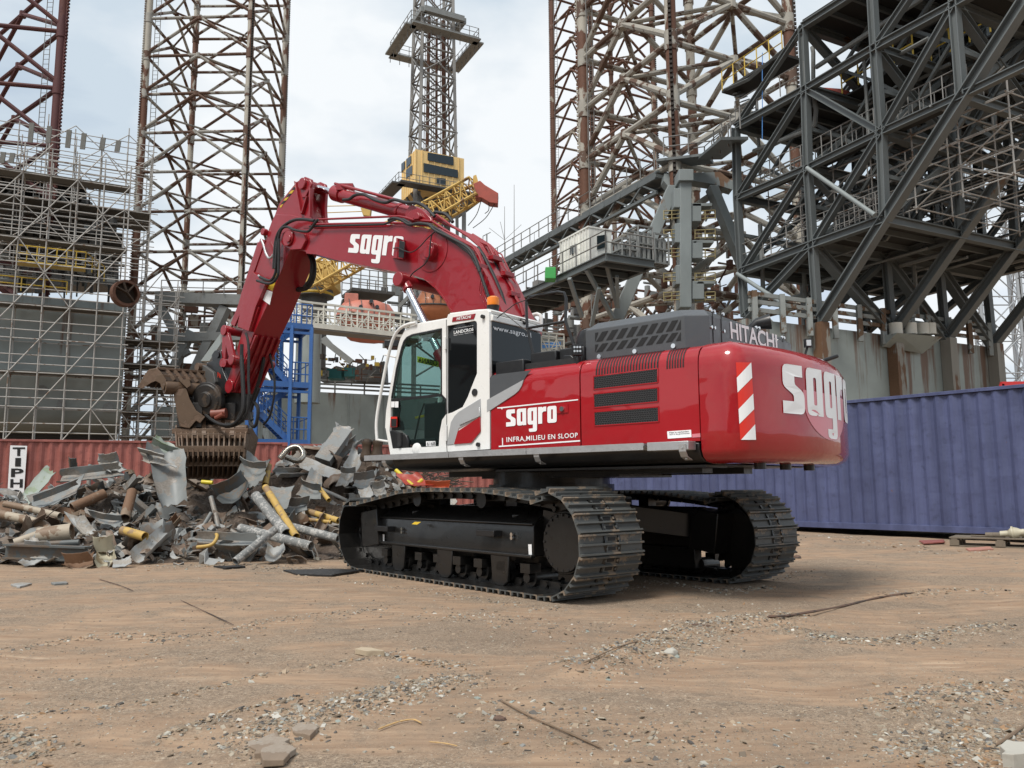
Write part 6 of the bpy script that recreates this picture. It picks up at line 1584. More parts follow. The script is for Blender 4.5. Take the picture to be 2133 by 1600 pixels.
for i in (1, 2, 3): FRM[i].build('rear_frame', M['beam'], tr_, smooth=0)
m = MB()
for k in range(3):
    b0_, b1_ = bk_[k], bk_[k+1]
    for n in ('A1', 'A2', 'A3', 'B0', 'B1', 'B2', 'B3', 'C0', 'C1', 'C2', 'C3', 'D1', 'D2', 'X'): m.ibeam(fp(n, b0_), fp(n, b1_), .3, .36)
    for p, q in (('C1', 'C2'), ('B2', 'B3'), ('D1', 'D2'), ('B0', 'B1')): m.ibeam(fp(p, b0_), fp(q, b1_), .3, .3)
    m.ibeam(fp('B3', b0_), fp('B4', b1_), .4, .4)
m.build('cross_beams', M['beam'], tr_, smooth=0, kind='stuff')
for nm, (p, q), dz_ in (('upper_deck', ('B0', 'X'), .2), ('roof_deck', ('B0', 'C0'), .3)):
    pass
def deckp(p, q, b0_, b1_, dz_, name, joist=True):
    a, c = fp(p, 0), fp(q, 0); m = MB(); u = V(0, 0, dz_)
    z = lambda P_, b: P_+GB_*b+u
    m.hull8([z(a, b0_), z(c, b0_), z(c, b1_), z(a, b1_)]+[z(a, b0_)+V(0, 0, .08), z(c, b0_)+V(0, 0, .08), z(c, b1_)+V(0, 0, .08), z(a, b1_)+V(0, 0, .08)])
    d_ = m.build(name, M['deck'], tr_, smooth=0)
    if joist:
        m = MB(); n = int((c-a).length/.9)
        for k in range(1, n): q_ = a.lerp(c, k/n); m.span(z(q_, b0_+.2)-V(0, 0, .12), z(q_, b1_)-V(0, 0, .12), .12, .22)
        m.build('deck_joist', M['beam'], d_, smooth=0)
bend = bk_[3]
deckp('B0', 'C0', 0, bend, .25, 'roof_deck'); deckp('C0', 'D0', 0, bend, .25, 'roof_deck')
deckp('A1', 'B1', 0.3, bend, .25, 'upper_deck'); deckp('B1', 'C1', bk_[1]*.55, bend, .25, 'upper_deck'); deckp('C1', 'D1', bk_[1]*.8, bend, .25, 'upper_deck'); deckp('D1', 'E1', .3, bend, .25, 'upper_deck')
deckp('A3', 'B3', 0.3, bend, .2, 'lower_deck'); deckp('B3', 'C3', 0.3, bend, .2, 'lower_deck'); deckp('A2', 'B2', bk_[1], bend*.9, .2, 'middle_deck', False)
m = MB()
for n0, n1, bb in (('B1', 'C1', bk_[1]*.5), ('C1', 'D1', bk_[1]*.75), ('D1', 'E1', .2)):
    a, c = fp(n0, bb)+V(0, 0, .3), fp(n1, bb)+V(0, 0, .3)
    for hh in (.5, 1.0): m.tube(a+V(0, 0, hh), c+V(0, 0, hh), .035, 5)
    for k in range(5): q = a.lerp(c, k/4); m.tube(q, q+V(0, 0, 1.0), .035, 5)
m.build('yellow_railing', M['yrail'], tr_, smooth=0)
for n0, n1, bb in (('A1', 'B1', 0), ('A3', 'B3', 0)): m = MB(); railing(m, fp(n0, bb)+V(0, 0, .3), fp(n1, bb)+V(0, 0, .3), 1.0, None, .028); m.build('grey_railing', M['galvdull'], tr_, smooth=0)
m = MB()
for a, b in (((1693, 353), (1835, 451)), ((1547, 572), (1657, 643))): m.tube(F(a) if 0 else onplane(*a, Bq+GB_*.1, GB_)-GB_*.35, onplane(*b, Bq, GB_)-GB_*.35, .095, 12)
m.build('tube_brace', M['beamlight'], tr_)
m = MB(); f3 = lambda p: onplane(p[0], p[1], Bq+GB_*1.2, GB_)
m.path([f3(p) for p in ((1692, 98), (1694, 110), (1694, 170))], .1, 8); m.path([f3(p) for p in ((1692, 180), (1700, 230), (1697, 262), (1688, 270), (1570, 315))], .11, 8); m.path([f3(p) for p in ((1700, 140), (1800, 75), (1900, 10), (1960, -30))], .11, 8)
m.build('drain_pipe', M['machl'], tr_)
m = MB(); a, c = fp('A1', 0)+V(0, 0, .9)-GB_*.2, fp('B0', 0)+V(0, 0, -.5)-GB_*.2
pxp = [(1508, 188), (1560, 165), (1625, 110), (1672, 70)]
m.path([onplane(x, y, Bq, GB_) for x, y in pxp], .1, 4); m.build('side_walkway_edge', M['beam'], tr_, smooth=0)
m = MB(); q0, q1 = onplane(1505, 192, Bq, GB_), onplane(1630, 112, Bq, GB_); m.span(q0+GB_*.6, q1+GB_*.6, 1.3, .12); m.build('side_walkway', M['deck'], tr_, smooth=0)
m = MB(); railing(m, q0, q1, 1.1, 5, .03); m.build('yellow_railing', M['yrail'], tr_, smooth=0)
m = MB()
for e in range(9): m.span(onplane(1530+e*4, 195+e*6, Bq+GB_*.3, GB_), onplane(1545+e*4, 190+e*6, Bq+GB_*.9, GB_), .25, .05)
m.build('access_stair', M['beam'], tr_, smooth=0)
m = MB(); q = [onplane(x, y, Bq+GB_*2.6, GB_) for x, y in ((1712, 182), (1752, 185), (1755, 206), (1712, 198))]; m.prism(q, [p+GB_*.8 for p in q]); tag(m.build('red_crate', M['redhead'], None, smooth=0), 'faded red crate on the upper deck of the dark steel platform', 'crate')
m = MB(); m.tube(onplane(1588, 110, Bq, GB_), onplane(1588, 290, Bq, GB_), .02, 4); tag(m.build('blue_strap', M['bluetarp'], None), 'thin blue strap hanging beside the dark steel platform', 'strap')
# scaffolding inside the platform
def scaffold(name, label, N, da, db, na, nb, sa, sb, z0, z1, lift=2.0, r=.04, group='tube scaffolding on the rigs', boards=(), brace=True, seed=1, jitter=.12, mat=None, rails=(.5, 1.0)):
    rt = empty(name, (N.x, N.y, 0), 0, label, 'scaffolding', group); r_ = random.Random(seed); mt = mat or M['scaf']
    m = MB(); m2 = MB(); m3 = MB()
    for i in range(na+1):
        for j in range(nb+1):
            p = N+da*sa*i+db*sb*j; m.tube(P2(p, z0), P2(p, z1+r_.uniform(.1, 1.1)), r, 5)
    nl = int((z1-z0)/lift)
    for k in range(nl+1):
        z = z0+.15+k*lift
        for hh in (0,)+tuple(rails):
            if z+hh > z1+.3: continue
            for j in range(nb+1):
                if hh and j: continue
                m2.tube(P2(N+db*sb*j-da*r_.uniform(.05, .4), z+hh), P2(N+da*sa*na+db*sb*j+da*r_.uniform(.05, .5), z+hh+r_.uniform(-jitter, jitter)*.3), r*.9, 5)
        for i in range(na+1): m2.tube(P2(N+da*sa*i-db*.15, z+.06), P2(N+da*sa*i+db*(sb*nb+.15), z+.06), r*.9, 5)
        if brace:
            for i in range(na):
                if (i+k) % 2 == 0: m3.tube(P2(N+da*sa*i-db*.06, z), P2(N+da*sa*(i+1)-db*.06, z+lift), r*.9, 5)
                elif r_.random() < .35: m3.tube(P2(N+da*sa*(i+1)-db*.06, z), P2(N+da*sa*i-db*.06, z+lift), r*.9, 5)
    m.build('standards', mt, rt, smooth=0, kind='stuff'); m2.build('ledgers', mt, rt, smooth=0, kind='stuff')
    if brace: m3.build('braces', mt, rt, smooth=0, kind='stuff')
    for k in boards:
        z = z0+.22+k*lift; b = MB(); n = max(1, int(sb*nb/.25)); 
        for q in range(n): b.span(P2(N+db*(sb*nb*(q+.5)/n), z), P2(N+da*sa*na+db*(sb*nb*(q+.5)/n), z), sb*nb/n*.9, .05)
        b.build('boarded_lift', M['board'], rt, smooth=0)
    return rt
scaffold('scaffolding', 'grey tube scaffolding inside the dark platform above the lower deck', Bq+GA*-3.6+GB_*1.2, GA, GB_, 6, 3, 1.9, 2.2, ND['B3'][1]+.3, ND['B2'][1]+.2, 1.0, .03, boards=(), seed=5)
scaffold('scaffolding', 'pale tube scaffolding at the right end of the dark platform', Bq+GA*1.5+GB_*(bend+.5), GA, GB_, 5, 2, 1.9, 1.6, ND['B3'][1]-.5, ND['B2'][1]+.5, 1.2, .03, boards=(), seed=6)
# secondary members
m = MB(); quads = (('A1', 'B1', 'B2', 'A2'), ('A2', 'B2', 'B3', 'A3'), ('B1', 'C1', 'C2', 'B2'), ('B2', 'C2', 'C3', 'B3'), ('C1', 'D1', 'D2', 'C2'), ('B0', 'C0', 'C1', 'B1'), ('C0', 'D0', 'D1', 'C1'))
for b in (bk_[1], bk_[2], (bk_[1]+bk_[2])/2, bk_[3], bk_[1]/2):
    for q in quads:
        P_ = [fp(n, b) for n in q]; c_ = sum(P_, Vector())/4
        for i in range(4): m.span((P_[i]+P_[(i+1) % 4])/2, (P_[(i+1) % 4]+P_[(i+2) % 4])/2, .13, .13)
        if b in (bk_[1], bk_[3]): m.span((P_[0]+P_[1])/2, (P_[2]+P_[3])/2, .15, .15); m.span((P_[0]+P_[3])/2, (P_[2]+P_[1])/2, .12, .12)
for k in range(3):
    for n0, n1 in (('B1', 'B2'), ('B2', 'B3'), ('C1', 'C2'), ('C2', 'C3'), ('D1', 'D2'), ('A2', 'A3')): m.span(fp(n1, bk_[k]), fp(n0, bk_[k+1]), .2, .2); m.span((fp(n1, bk_[k])+fp(n0, bk_[k]))/2, (fp(n1, bk_[k+1])+fp(n0, bk_[k+1]))/2, .12, .16)
m.build('secondary_bracing', M['beam'], tr_, smooth=0, kind='stuff')
m = MB(); m2 = MB()
for n0, n1, bb in (('A2', 'B2', .3), ('B2', 'C2', .3), ('B3', 'C3', .2), ('C2', 'D2', .4), ('A3', 'B3', 2.5), ('B1', 'C1', 4)):
    a, c = fp(n0, bb)+V(0, 0, .3), fp(n1, bb)+V(0, 0, .3); m2.span(a+GB_*.4, c+GB_*.4, .9, .05); railing(m, a, c, 1.0, 7, .025); railing(m, a+GB_*.9, c+GB_*.9, 1.0, 7, .025)
m.build('walkway_railings', M['galvdull'], tr_, smooth=0, kind='stuff'); m2.build('walkway_gratings', M['deck'], tr_, smooth=0, kind='stuff')
m = MB(); r_ = random.Random(77)
for k in range(46):
    n = r_.choice(('A1', 'B1', 'B2', 'B3', 'C2', 'C1', 'A3')); p = fp(n, r_.uniform(1, bend))+GA*r_.uniform(-2, 3)+V(0, 0, r_.uniform(-1.0, .1)); d_ = r_.choice((GA, GB_, GA, V(0, 0, 1))); m.tube(p-d_*r_.uniform(.5, 2.5), p+d_*r_.uniform(.5, 2.5), r_.uniform(.04, .12), 6)
m.build('pipework', M['machl'], tr_, kind='stuff')
# rust-streaked pontoon below
pn = empty('pontoon', (Bq.x, Bq.y, 0), 0, 'grey pontoon wall with long brown rust streaks above the blue container', 'pontoon')
zt3 = base-.05; endb = solve(Bq, GB_, 2036)
m = MB(); gbox(Bq-GB_*3.8+GA*-.15, 9, endb+3.8, 1.6, zt3, m); m.build('pontoon_wall', M['hullp'], pn, smooth=0)
for b in bk_:
    m = MB(); m.span(P2(Bq+GB_*b+GA*.12, 1.6), P2(Bq+GB_*b+GA*.12, zt3+.1), .5, .5, GB_); m.build('wall_column', M['hullrust'], pn, smooth=0)
m = MB(); z3 = zt3
for hh in (.35, .68, 1.0): m.span(P2(Bq-GB_*3.8, z3+hh), P2(Bq+GB_*endb, z3+hh), .1, .17)
k = -3.6
while k < endb: m.span(P2(Bq+GB_*k+GA*.1, z3-.5), P2(Bq+GB_*k+GA*.1, z3+1.1), .2, .2); k += 1.5
m.build('bulwark_rail', M['hullrail'], pn, smooth=0)
q = onface([(1835, 700), (1930, 708), (1920, 737), (1838, 722)], Bq, GA, 0); m = MB(); m.hull8([q[0]+GA*.8, q[1]+GA*.8, q[1], q[0], q[3]+GA*.05, q[2]+GA*.05, q[2], q[3]]); m.build('chute_plate', M['hull'], pn, smooth=0)
m = MB()
for x in (1850, 1880, 1905, 1920): p = onface([(x, 700)], Bq, GA, .4)[0]; m.tube(p, p+V(0, 0, .5), .28, 12)
m.each('bollard', M['wht'], pn)
m = MB(); rp = at(2085, 803, 28); m.span(at(2085, 800, 26), at(2150, 799, 26), .12, .14); m.span(at(2087, 800, 26), at(2086, 812, 26), .12, .1); m.span(at(2085, 806, 27), at(2150, 805, 27), .1, .1); tag(m.build('red_gantry', M['redframe'], None, smooth=0), 'small bright red frame just showing over the blue container', 'frame')
# ---------- left scaffolded rig ----------
No = hz(at(-70, 700, 45)); lh = solve(No, GB_, 276)
lr = empty('rig_hull', (No.x, No.y, 0), 0, 'dark grey rounded rig hull behind the left scaffolding', 'hull')
z614, z845, z905 = zat(0, 614, 46), zat(0, 848, 46), zat(0, 905, 46)
pr = [(0, z614), (0, z845+.2), (.12, z845-.3), (.5, z845-.75), (1.3, z845-1.1), (3, z845-1.25), (9, z845-1.3), (9, z614)]
m = MB(); m.prism([P2(No-GA*a, z) for a, z in pr], [P2(No-GA*a+GB_*lh, z) for a, z in pr]); m.build('hull_plating', M['hull2'], lr, smooth=50)
m = MB(); gbox(No-GA*4, 5, lh-.5, z905-6, z845-1.1, m); m.build('hull_backdrop', M['hulldark'], lr, smooth=0)  # plain dark backdrop box filling the recess below the rounded hull
m = MB()
for x, y, r_ in ((88, 812, .28), (128, 843, .25), (226, 848, .28)): c = onface([(x, y)], No, GA, 0)[0]; m.tube(c-GA*.1, c+GA*.06, r_, 20)
m.each('hull_port', M['machl'], lr)
Ns = No+GA*1.6-GB_*.5
zs0 = z905-.6; zs1 = zat(150, 268, 43)
Lsc = solve(Ns, GB_, 272); nba = 6
scaffold('scaffolding', 'tall tube scaffolding covering the dark grey hull at the left', Ns, GB_, -GA, nba, 1, Lsc/nba, 1.3, zs0, zs1-1, 1.95, .038, boards=(0, 2, 4, 6, 8), seed=2)
scaffold('scaffolding', 'narrow scaffold tower at the right corner of the left hull', Ns+GB_*(Lsc+.2)-GA*2, GB_, -GA, 3, 2, 1.0, 1.4, zs0-1, zat(300, 560, 45), 1.5, .035, boards=(0, 1, 2, 3, 4, 5), seed=3)
scaffold('scaffolding', 'high scaffold cage with hanging boards at the top left', Ns+GB_*.5-GA*4, GB_, -GA, 6, 2, Lsc*1.1/6, 2.0, zat(100, 560, 50), zat(150, 290, 50), 1.3, .035, boards=(3,), seed=4, rails=(.4, .8))
m = MB(); 
for x, y, h_ in ((49+14, 255, 42), (100, 262, 36), (141, 270, 38), (172, 277, 34), (212, 286, 26), (244, 292, 24), (23, 318, 22), (4, 316, 24)):
    pxbox(m, [(x-2, y), (x+8, y+1), (x+4, y+h_), (x-6, y+h_-1)], 44, .06)
tag(m.build('hanging_boards', M['boardgrey'], None, smooth=0), 'row of narrow dark boards tied along the top of the left scaffolding', 'boards')
def slabpx(name, label, pts, Y, th, mat, cat): m = pxbox(MB(), pts, Y, th); return tag(m.build(name, mat, None, smooth=0), label, cat)
for k, (lab, N_px, y, x1, dd, Y) in enumerate((('corrugated dark canopy roof low on the left rig', -60, 452, 262, 7, 47), ('dark upper canopy deck on the left rig', -60, 352, 175, 6, 50), ('dark middle deck of the left rig behind the scaffolding', -60, 400, 240, 7, 52))):
    n = hz(at(N_px, y, Y)); l = solve(n, GB_, x1); z = zat(N_px, y, Y); m = MB(); gbox(n, dd, l, z, z+.15, m)
    for q in range(int(l/.5)): m.span(P2(n+GB_*q*.5, z-.08), P2(n+GB_*q*.5-GA*dd, z-.08), .25, .12)
    tag(m.build('canopy_deck', M['deck'], None, smooth=0), lab, 'deck')
clutter('dark jacking machinery on the left rig below the canopy', -10, 470, 240, 600, 50, 110, 21, 5, ('mach', 'machl', 'deck'), sc=1.0)
clutter('dark machinery between the upper decks of the left rig', -10, 375, 200, 450, 53, 70, 22, 5, ('mach', 'machl', 'deck'), sc=.9)
clutter('grey pipework at the leg foot right of the left scaffolding', 320, 640, 480, 780, 64, 60, 23, 5, ('mach', 'machl', 'leg2'), sc=.9)
yp = empty('yellow_platform', tuple(hz(at(100, 545, 45))), 0, 'yellow railed platform halfway up the left scaffolding', 'platform')
n = hz(at(35, 547, 45)); z = zat(35, 547, 45); l = solve(n, GB_, 190); m = MB(); m.span(P2(n, z), P2(n+GB_*l, z), .8, .14); m.build('platform_edge', M['yrail'], yp, smooth=0)
m = MB(); railing(m, P2(n+GA*.4, z), P2(n+GA*.4+GB_*l, z), .95, 7, .035); railing(m, P2(n+GA*.4+GB_*l, z), P2(n+GA*.4+GB_*(l+1)-GA*3, z), .95, 3, .035); m.build('platform_railing', M['yrail'], yp, smooth=0)
m = MB(); railing(m, P2(n-GB_*2, zat(0, 605, 45)), P2(n+GB_*2.6, zat(0, 605, 45)), .8, 4, .035); m.build('lower_railing', M['yrail'], yp, smooth=0)
rg = empty('fairlead_ring', tuple(at(264, 640, 44)), 0, 'round rusty open ended drum at the right shoulder of the left hull', 'drum')
c = at(264, 610, 44); d_ = (GA*.9+GB_*.3).normalized(); m = MB(); n = 28; x_ = d_.cross(V(0, 0, 1)).normalized()
for k in range(n):
    t0, t1 = 2*math.pi*k/n, 2*math.pi*(k+1)/n; a = lambda t, r_: c+x_*math.cos(t)*r_+V(0, 0, 1)*math.sin(t)*r_
    m.hull8([a(t0, .6), a(t1, .6), a(t1, .75), a(t0, .75)]+[p-d_*.5 for p in (a(t0, .6), a(t1, .6), a(t1, .75), a(t0, .75))])
m.build('drum_rim', M['leg2'], rg, smooth=0); m = MB()
for t in (.4, 1.2, 2.2, 4.0): m.span(c, c+x_*math.cos(t)*.62+V(0, 0, 1)*math.sin(t)*.62, .06, .3, d_)
m.tube(c-d_*.5, c-d_*.45, .62, 24); m.build('drum_spokes', M['darkrust'], rg, smooth=0)
# grey cross beams round the left leg
bm = empty('leg_frame', tuple(hz(at(410, 640, 58))), 0, 'grey box beams and handrails round the foot of the left lattice leg', 'frame')
m = MB()
for a, b, w_, h_ in (((330, 622), (512, 628), 1.2, .75), ((335, 640), (390, 740), .5, .5), ((330, 706), (505, 702), 1.0, .6), ((470, 640), (400, 790), .9, .6), ((345, 800), (400, 690), .6, .5), ((420, 700), (480, 800), .6, .5)): m.span(at(*a, 57), at(*b, 57), w_, h_)
m.build('box_beam', M['machl'], bm, smooth=0); m = MB(); railing(m, at(335, 612, 56.3), at(510, 616, 56.3), 1.0); m.build('handrail', M['galvdull'], bm, smooth=0); m = MB(); railing(m, at(350, 696, 60), at(500, 692, 60), 1.0); m.build('handrail', M['galvdull'], bm, smooth=0)
sp_ = slabpx('steel_chute', 'pale grey sloping steel beam behind the arm linkage', [(488, 655), (500, 655), (436, 752), (418, 752)], 30, .4, M['hull'], 'beam')
mr = MB(); c = uw(1.75, -1.75, 2.95); mr.hull8([c+V(x, y, z) for z in (-.22, .22) for x, y in ((-.17, -.05), (.17, -.05), (.14, .06), (-.14, .06))]); mr.tube(c, uw(1.2, -1.5, 2.6), .018, 8); mi = mr.build('wing_mirror', M['black'], EX, bevel=.03)
m = MB(); m.hull8([c+V(x, -.06, z) for z in (-.17, .17) for x, dy in ((-.12, 0), (.12, 0))]+[c+V(x, -.052, z) for z in (-.17, .17) for x, dy in ((-.12, 0), (.12, 0))]) if 0 else m.box(c+V(0, -.055, 0), (.24, .012, .34)); m.build('mirror_glass', M['chrome'], mi)
# ---------- surroundings out of frame: what the glossy bodywork mirrors ----------
o_l = V(-44, -6, 0); bl = empty('rig_hull', (o_l.x, o_l.y, 0), 0, 'grey rig hull out of frame to the left, mirrored in the bodywork', 'hull')
m = MB(); m.hull8([V(x, y, z) for z in (0, 9) for x, y in ((-58, -14), (-46, -14), (-40, 22), (-52, 24))]); m.build('hull_plating', M['hull2'], bl, smooth=0)
m = MB(); m.hull8([V(x, y, z) for z in (9.5, 11) for x, y in ((-58, -6), (-47, -6), (-43, 14), (-52, 15))]); m.build('deck_block', M['mach'], bl, smooth=0)
lattice_leg('lattice leg out of frame to the left, mirrored in the bodywork', [V(-50, 0, 0), V(-43, 0, 0), V(-43, 8, 0), V(-50, 8, 0)], 8, 40, 9, 5, .3, .18, M['leg2'], M['leg2'], group='lattice rig legs', rack=(), inner=False)
def mound(c, rx, ry, h, label, seed):
    v, f = np_grid(np.arange(c[0]-rx, c[0]+rx, .7), np.arange(c[1]-ry, c[1]+ry, .7), lambda X, Y: h*np.clip(1-((X-c[0])/rx)**2-((Y-c[1])/ry)**2, 0, 1)**.8*(.75+.5*vnoise(X*.8, Y*.8, seed))-.1)
    tag(np_mesh('scrap_mound', v, f, M['fines'], False), label, 'scrap mound', kind='stuff')
m = MB(); m.hull8([V(x, y, z) for z in (0, 7) for x, y in ((-30, -52), (36, -52), (36, -40), (-30, -40))]); m.prism([V(-31, -53, 7), V(-31, -39, 7), V(-31, -46, 10)], [V(37, -53, 7), V(37, -39, 7), V(37, -46, 10)])
tag(m.build('warehouse', M['machl'], None, smooth=0), 'long grey warehouse behind the photographer, mirrored in the counterweight', 'warehouse')
pxbox(m := MB(), [(664, 792), (664, 770), (676, 764), (690, 768), (700, 762), (716, 766), (724, 758), (742, 764), (756, 756), (778, 762), (800, 752), (802, 796)], 69, 2); tag(m.build('deck_house', M['mach'], None, smooth=0), 'low dark deck houses along the hull top left of the cab', 'deck house')
for pts_, Y_, lb_ in (([(-40, 470), (60, 470), (60, 482), (130, 486), (130, 500), (205, 506), (205, 588), (-40, 590)], 56, 'large dark jacking housing behind the yellow railed platform'), ([(-40, 368), (90, 372), (90, 390), (150, 394), (150, 440), (-40, 436)], 58, 'dark upper housing under the top scaffold cage')):
    h_ = empty('jacking_housing', tuple(hz(at(80, pts_[-1][1], Y_))), 0, lb_, 'housing')
    pxbox(MB(), pts_, Y_, 3).build('housing_shell', M['mach'], h_, smooth=0)
    m = MB()
    for k in range(7): x = -30+k*34; m.span(at(x, pts_[0][1]+26, Y_-.05), at(x, pts_[-1][1], Y_-.05), .25, .12, V(0, 1, 0))
    m.build('housing_ribs', M['machl'], h_, smooth=0, kind='stuff')
# ======================= GROUND SHAPE =======================
def _hash(ix, iy, s):
    h = (ix*374761393+iy*668265263+s*2147483647) & 0xffffffff
    h = ((h ^ (h >> 13))*1274126177) & 0xffffffff
    return ((h ^ (h >> 16)) & 0xffff)/65535.
def vnoise(x, y, s=0):
    x = np.asarray(x, float); y = np.asarray(y, float); ix = np.floor(x).astype(np.int64); iy = np.floor(y).astype(np.int64); fx = x-ix; fy = y-iy
    fx = fx*fx*(3-2*fx); fy = fy*fy*(3-2*fy)
    a, b, c, d = _hash(ix, iy, s), _hash(ix+1, iy, s), _hash(ix, iy+1, s), _hash(ix+1, iy+1, s)
    return (a*(1-fx)+b*fx)*(1-fy)+(c*(1-fx)+d*fx)*fy
def gpt(px, py, z=0): return onplane(px, py, V(0, 0, z), V(0, 0, 1))
RIDGES = [  # polyline px, half width m, chips, mound height, chip scale
 ([(1225, 1400), (1300, 1370), (1400, 1340), (1480, 1310), (1560, 1298), (1625, 1285)], .24, 7500, .07, .85),
 ([(1640, 1312), (1760, 1342), (1870, 1340), (1990, 1312), (2080, 1290)], .14, 2800, .03, .85),
 ([(1850, 1228), (1990, 1216), (2110, 1222)], .2, 500, .02, 1.1), ([(1480, 1226), (1600, 1216)], .14, 420, .02, 1.3),
 ([(500, 1565), (600, 1510), (740, 1480), (880, 1440), (970, 1425)], .17, 4600, .02, .85), ([(-40, 1520), (100, 1590)], .12, 700, .015, .9),
 ([(0, 1372), (200, 1335), (450, 1338), (560, 1300), (800, 1275)], .16, 1300, .015, .9), ([(0, 1505), (300, 1475), (560, 1415), (900, 1350)], .05, 500, .012, .9),
 ([(330, 1550), (470, 1500), (620, 1465)], .04, 400, .015, .9), ([(760, 1368), (960, 1392)], .08, 450, .015, .9),
 ([(1900, 1490), (2010, 1450), (2150, 1440)], .22, 2200, .03, .85), ([(1940, 1590), (2040, 1540), (2150, 1560)], .22, 2600, .02, .85),
 ([(980, 1480), (1180, 1520), (1350, 1570), (1560, 1540)], .28, 1100, .0, .9), ([(280, 1185), (560, 1182), (720, 1200)], .35, 800, .01, 1.2),
 ([(1680, 1122), (1960, 1152), (2120, 1168)], .5, 500, .01, 1.5), ([(1040, 1330), (1300, 1300), (1500, 1260)], .25, 500, .0, .9), ([(900, 1280), (1130, 1300)], .3, 700, 0, .9), ([(700, 1205), (900, 1232), (1140, 1268), (1330, 1215)], .10, 1500, 0, .8), ([(1340, 1200), (1520, 1222), (1680, 1180)], .12, 900, 0, .9)]
RW = [([gpt(*p) for p in r[0]],)+r[1:] for r in RIDGES]
HEAP = [(-7.8, 17.6, 4.0, 2.6, 1.45), (-11.8, 16.6, 3.4, 2.2, 1.2), (-4.4, 19.8, 2.5, 2.5, 2.35), (-2.4, 20.8, 1.6, 1.8, .95), (-5.3, 18.8, 1.4, 1.6, 1.75), (-4.8, 15.2, 2.8, 1.7, .55), (-8.5, 14.4, 4.0, 1.5, .5), (-12, 14, 3, 1.4, .45)]
def heaph(x, y):
    h = 0
    for cx, cy, sx, sy, a in HEAP: h = np.maximum(h, a*np.exp(-(((x-cx)/sx)**2+((y-cy)/sy)**2)*1.1)-a*.12)
    return np.maximum(h, 0)
def gz(x, y):
    x = np.asarray(x, float); y = np.asarray(y, float)
    l = -(x-CXW)*math.cos(THT)-(y-CYW)*math.sin(THT); f = -(x-CXW)*math.sin(THT)+(y-CYW)*math.cos(THT)
    dip = np.clip(.018*(l-1.9), -.075, 0)*np.exp(-np.clip((np.abs(l)-2.2), 0, None)**2/4)
    far = .07*np.clip((y-13)/4, 0, 1)*np.clip((x-2)/3, 0, 1)
    z = dip+far
    near = np.exp(-(np.clip(np.abs(l)-2.3, 0, None)**2+np.clip(np.abs(f)-3, 0, None)**2)*3)
    rel = (vnoise(x*.5, y*.5, 1)-.5)*.05+(vnoise(x*1.7+9, y*1.7, 2)-.5)*.014+(vnoise(x*5, y*5, 3)-.5)*.006+(vnoise(x*14, y*14, 4)-.5)*.005
    z = z+rel*(1-near)*np.clip((y-1.5)/3, .4, 1)-.012*near
    for P, w, n, h, s in RW:
        if h <= 0: continue
        dm = np.full(np.shape(x), 1e9)
        for i in range(len(P)-1):
            a, b = P[i], P[i+1]; ex, ey = b.x-a.x, b.y-a.y; t = np.clip(((x-a.x)*ex+(y-a.y)*ey)/(ex*ex+ey*ey), 0, 1)
            dm = np.minimum(dm, (x-a.x-t*ex)**2+(y-a.y-t*ey)**2)
        z = z+h*np.exp(-dm/(w*w))*(.6+.8*vnoise(x*6, y*6, 7))
    return z
def g1(x, y): return float(gz(np.array([x]), np.array([y]))[0])
def onground(px, py):
    p = gpt(px, py)
    for _ in range(4): p = gpt(px, py, g1(p.x, p.y))
    return V(p.x, p.y, g1(p.x, p.y))
# ======================= SCRAP HEAP =======================
def np_grid(xs, ys, zf):
    X, Y = np.meshgrid(xs, ys); Z = zf(X, Y); v = np.stack([X, Y, Z], -1).reshape(-1, 3); nx = len(xs); ny = len(ys)
    i = np.arange(nx-1)[None, :]+nx*np.arange(ny-1)[:, None]; f = np.stack([i, i+1, i+nx+1, i+nx], -1).reshape(-1, 4)
    return v, f
def np_mesh(name, v, f, mat, smooth=True):
    me = bpy.data.meshes.new(name); me.vertices.add(len(v)); me.vertices.foreach_set('co', v.astype(np.float32).ravel())
    k = f.shape[1]; me.loops.add(f.size); me.loops.foreach_set('vertex_index', f.astype(np.int32).ravel())
    me.polygons.add(len(f)); me.polygons.foreach_set('loop_start', (np.arange(len(f))*k).astype(np.int32)); me.polygons.foreach_set('use_smooth', np.full(len(f), smooth))
    me.update(calc_edges=True); me.validate(); me.materials.append(mat)
    o = bpy.data.objects.new(name, me); scene.collection.objects.link(o); return o
xs = np.arange(-16, .6, .09); ys = np.arange(12.2, 24, .09)
def hz2(x, y):
    h = heaph(x, y); n = (vnoise(x*2, y*2, 11)-.5)*.35+(vnoise(x*6, y*6, 12)-.5)*.2+(vnoise(x*15, y*15, 13)-.5)*.09
    return np.where(h > .01, h+n*np.clip(h*3, 0, 1), -.15)
v, f = np_grid(xs, ys, hz2)
tag(np_mesh('scrap_fines', v, f, M['fines'], False), 'dark rusty earth and shredded fines under the scrap heap', 'scrap fines', kind='stuff')
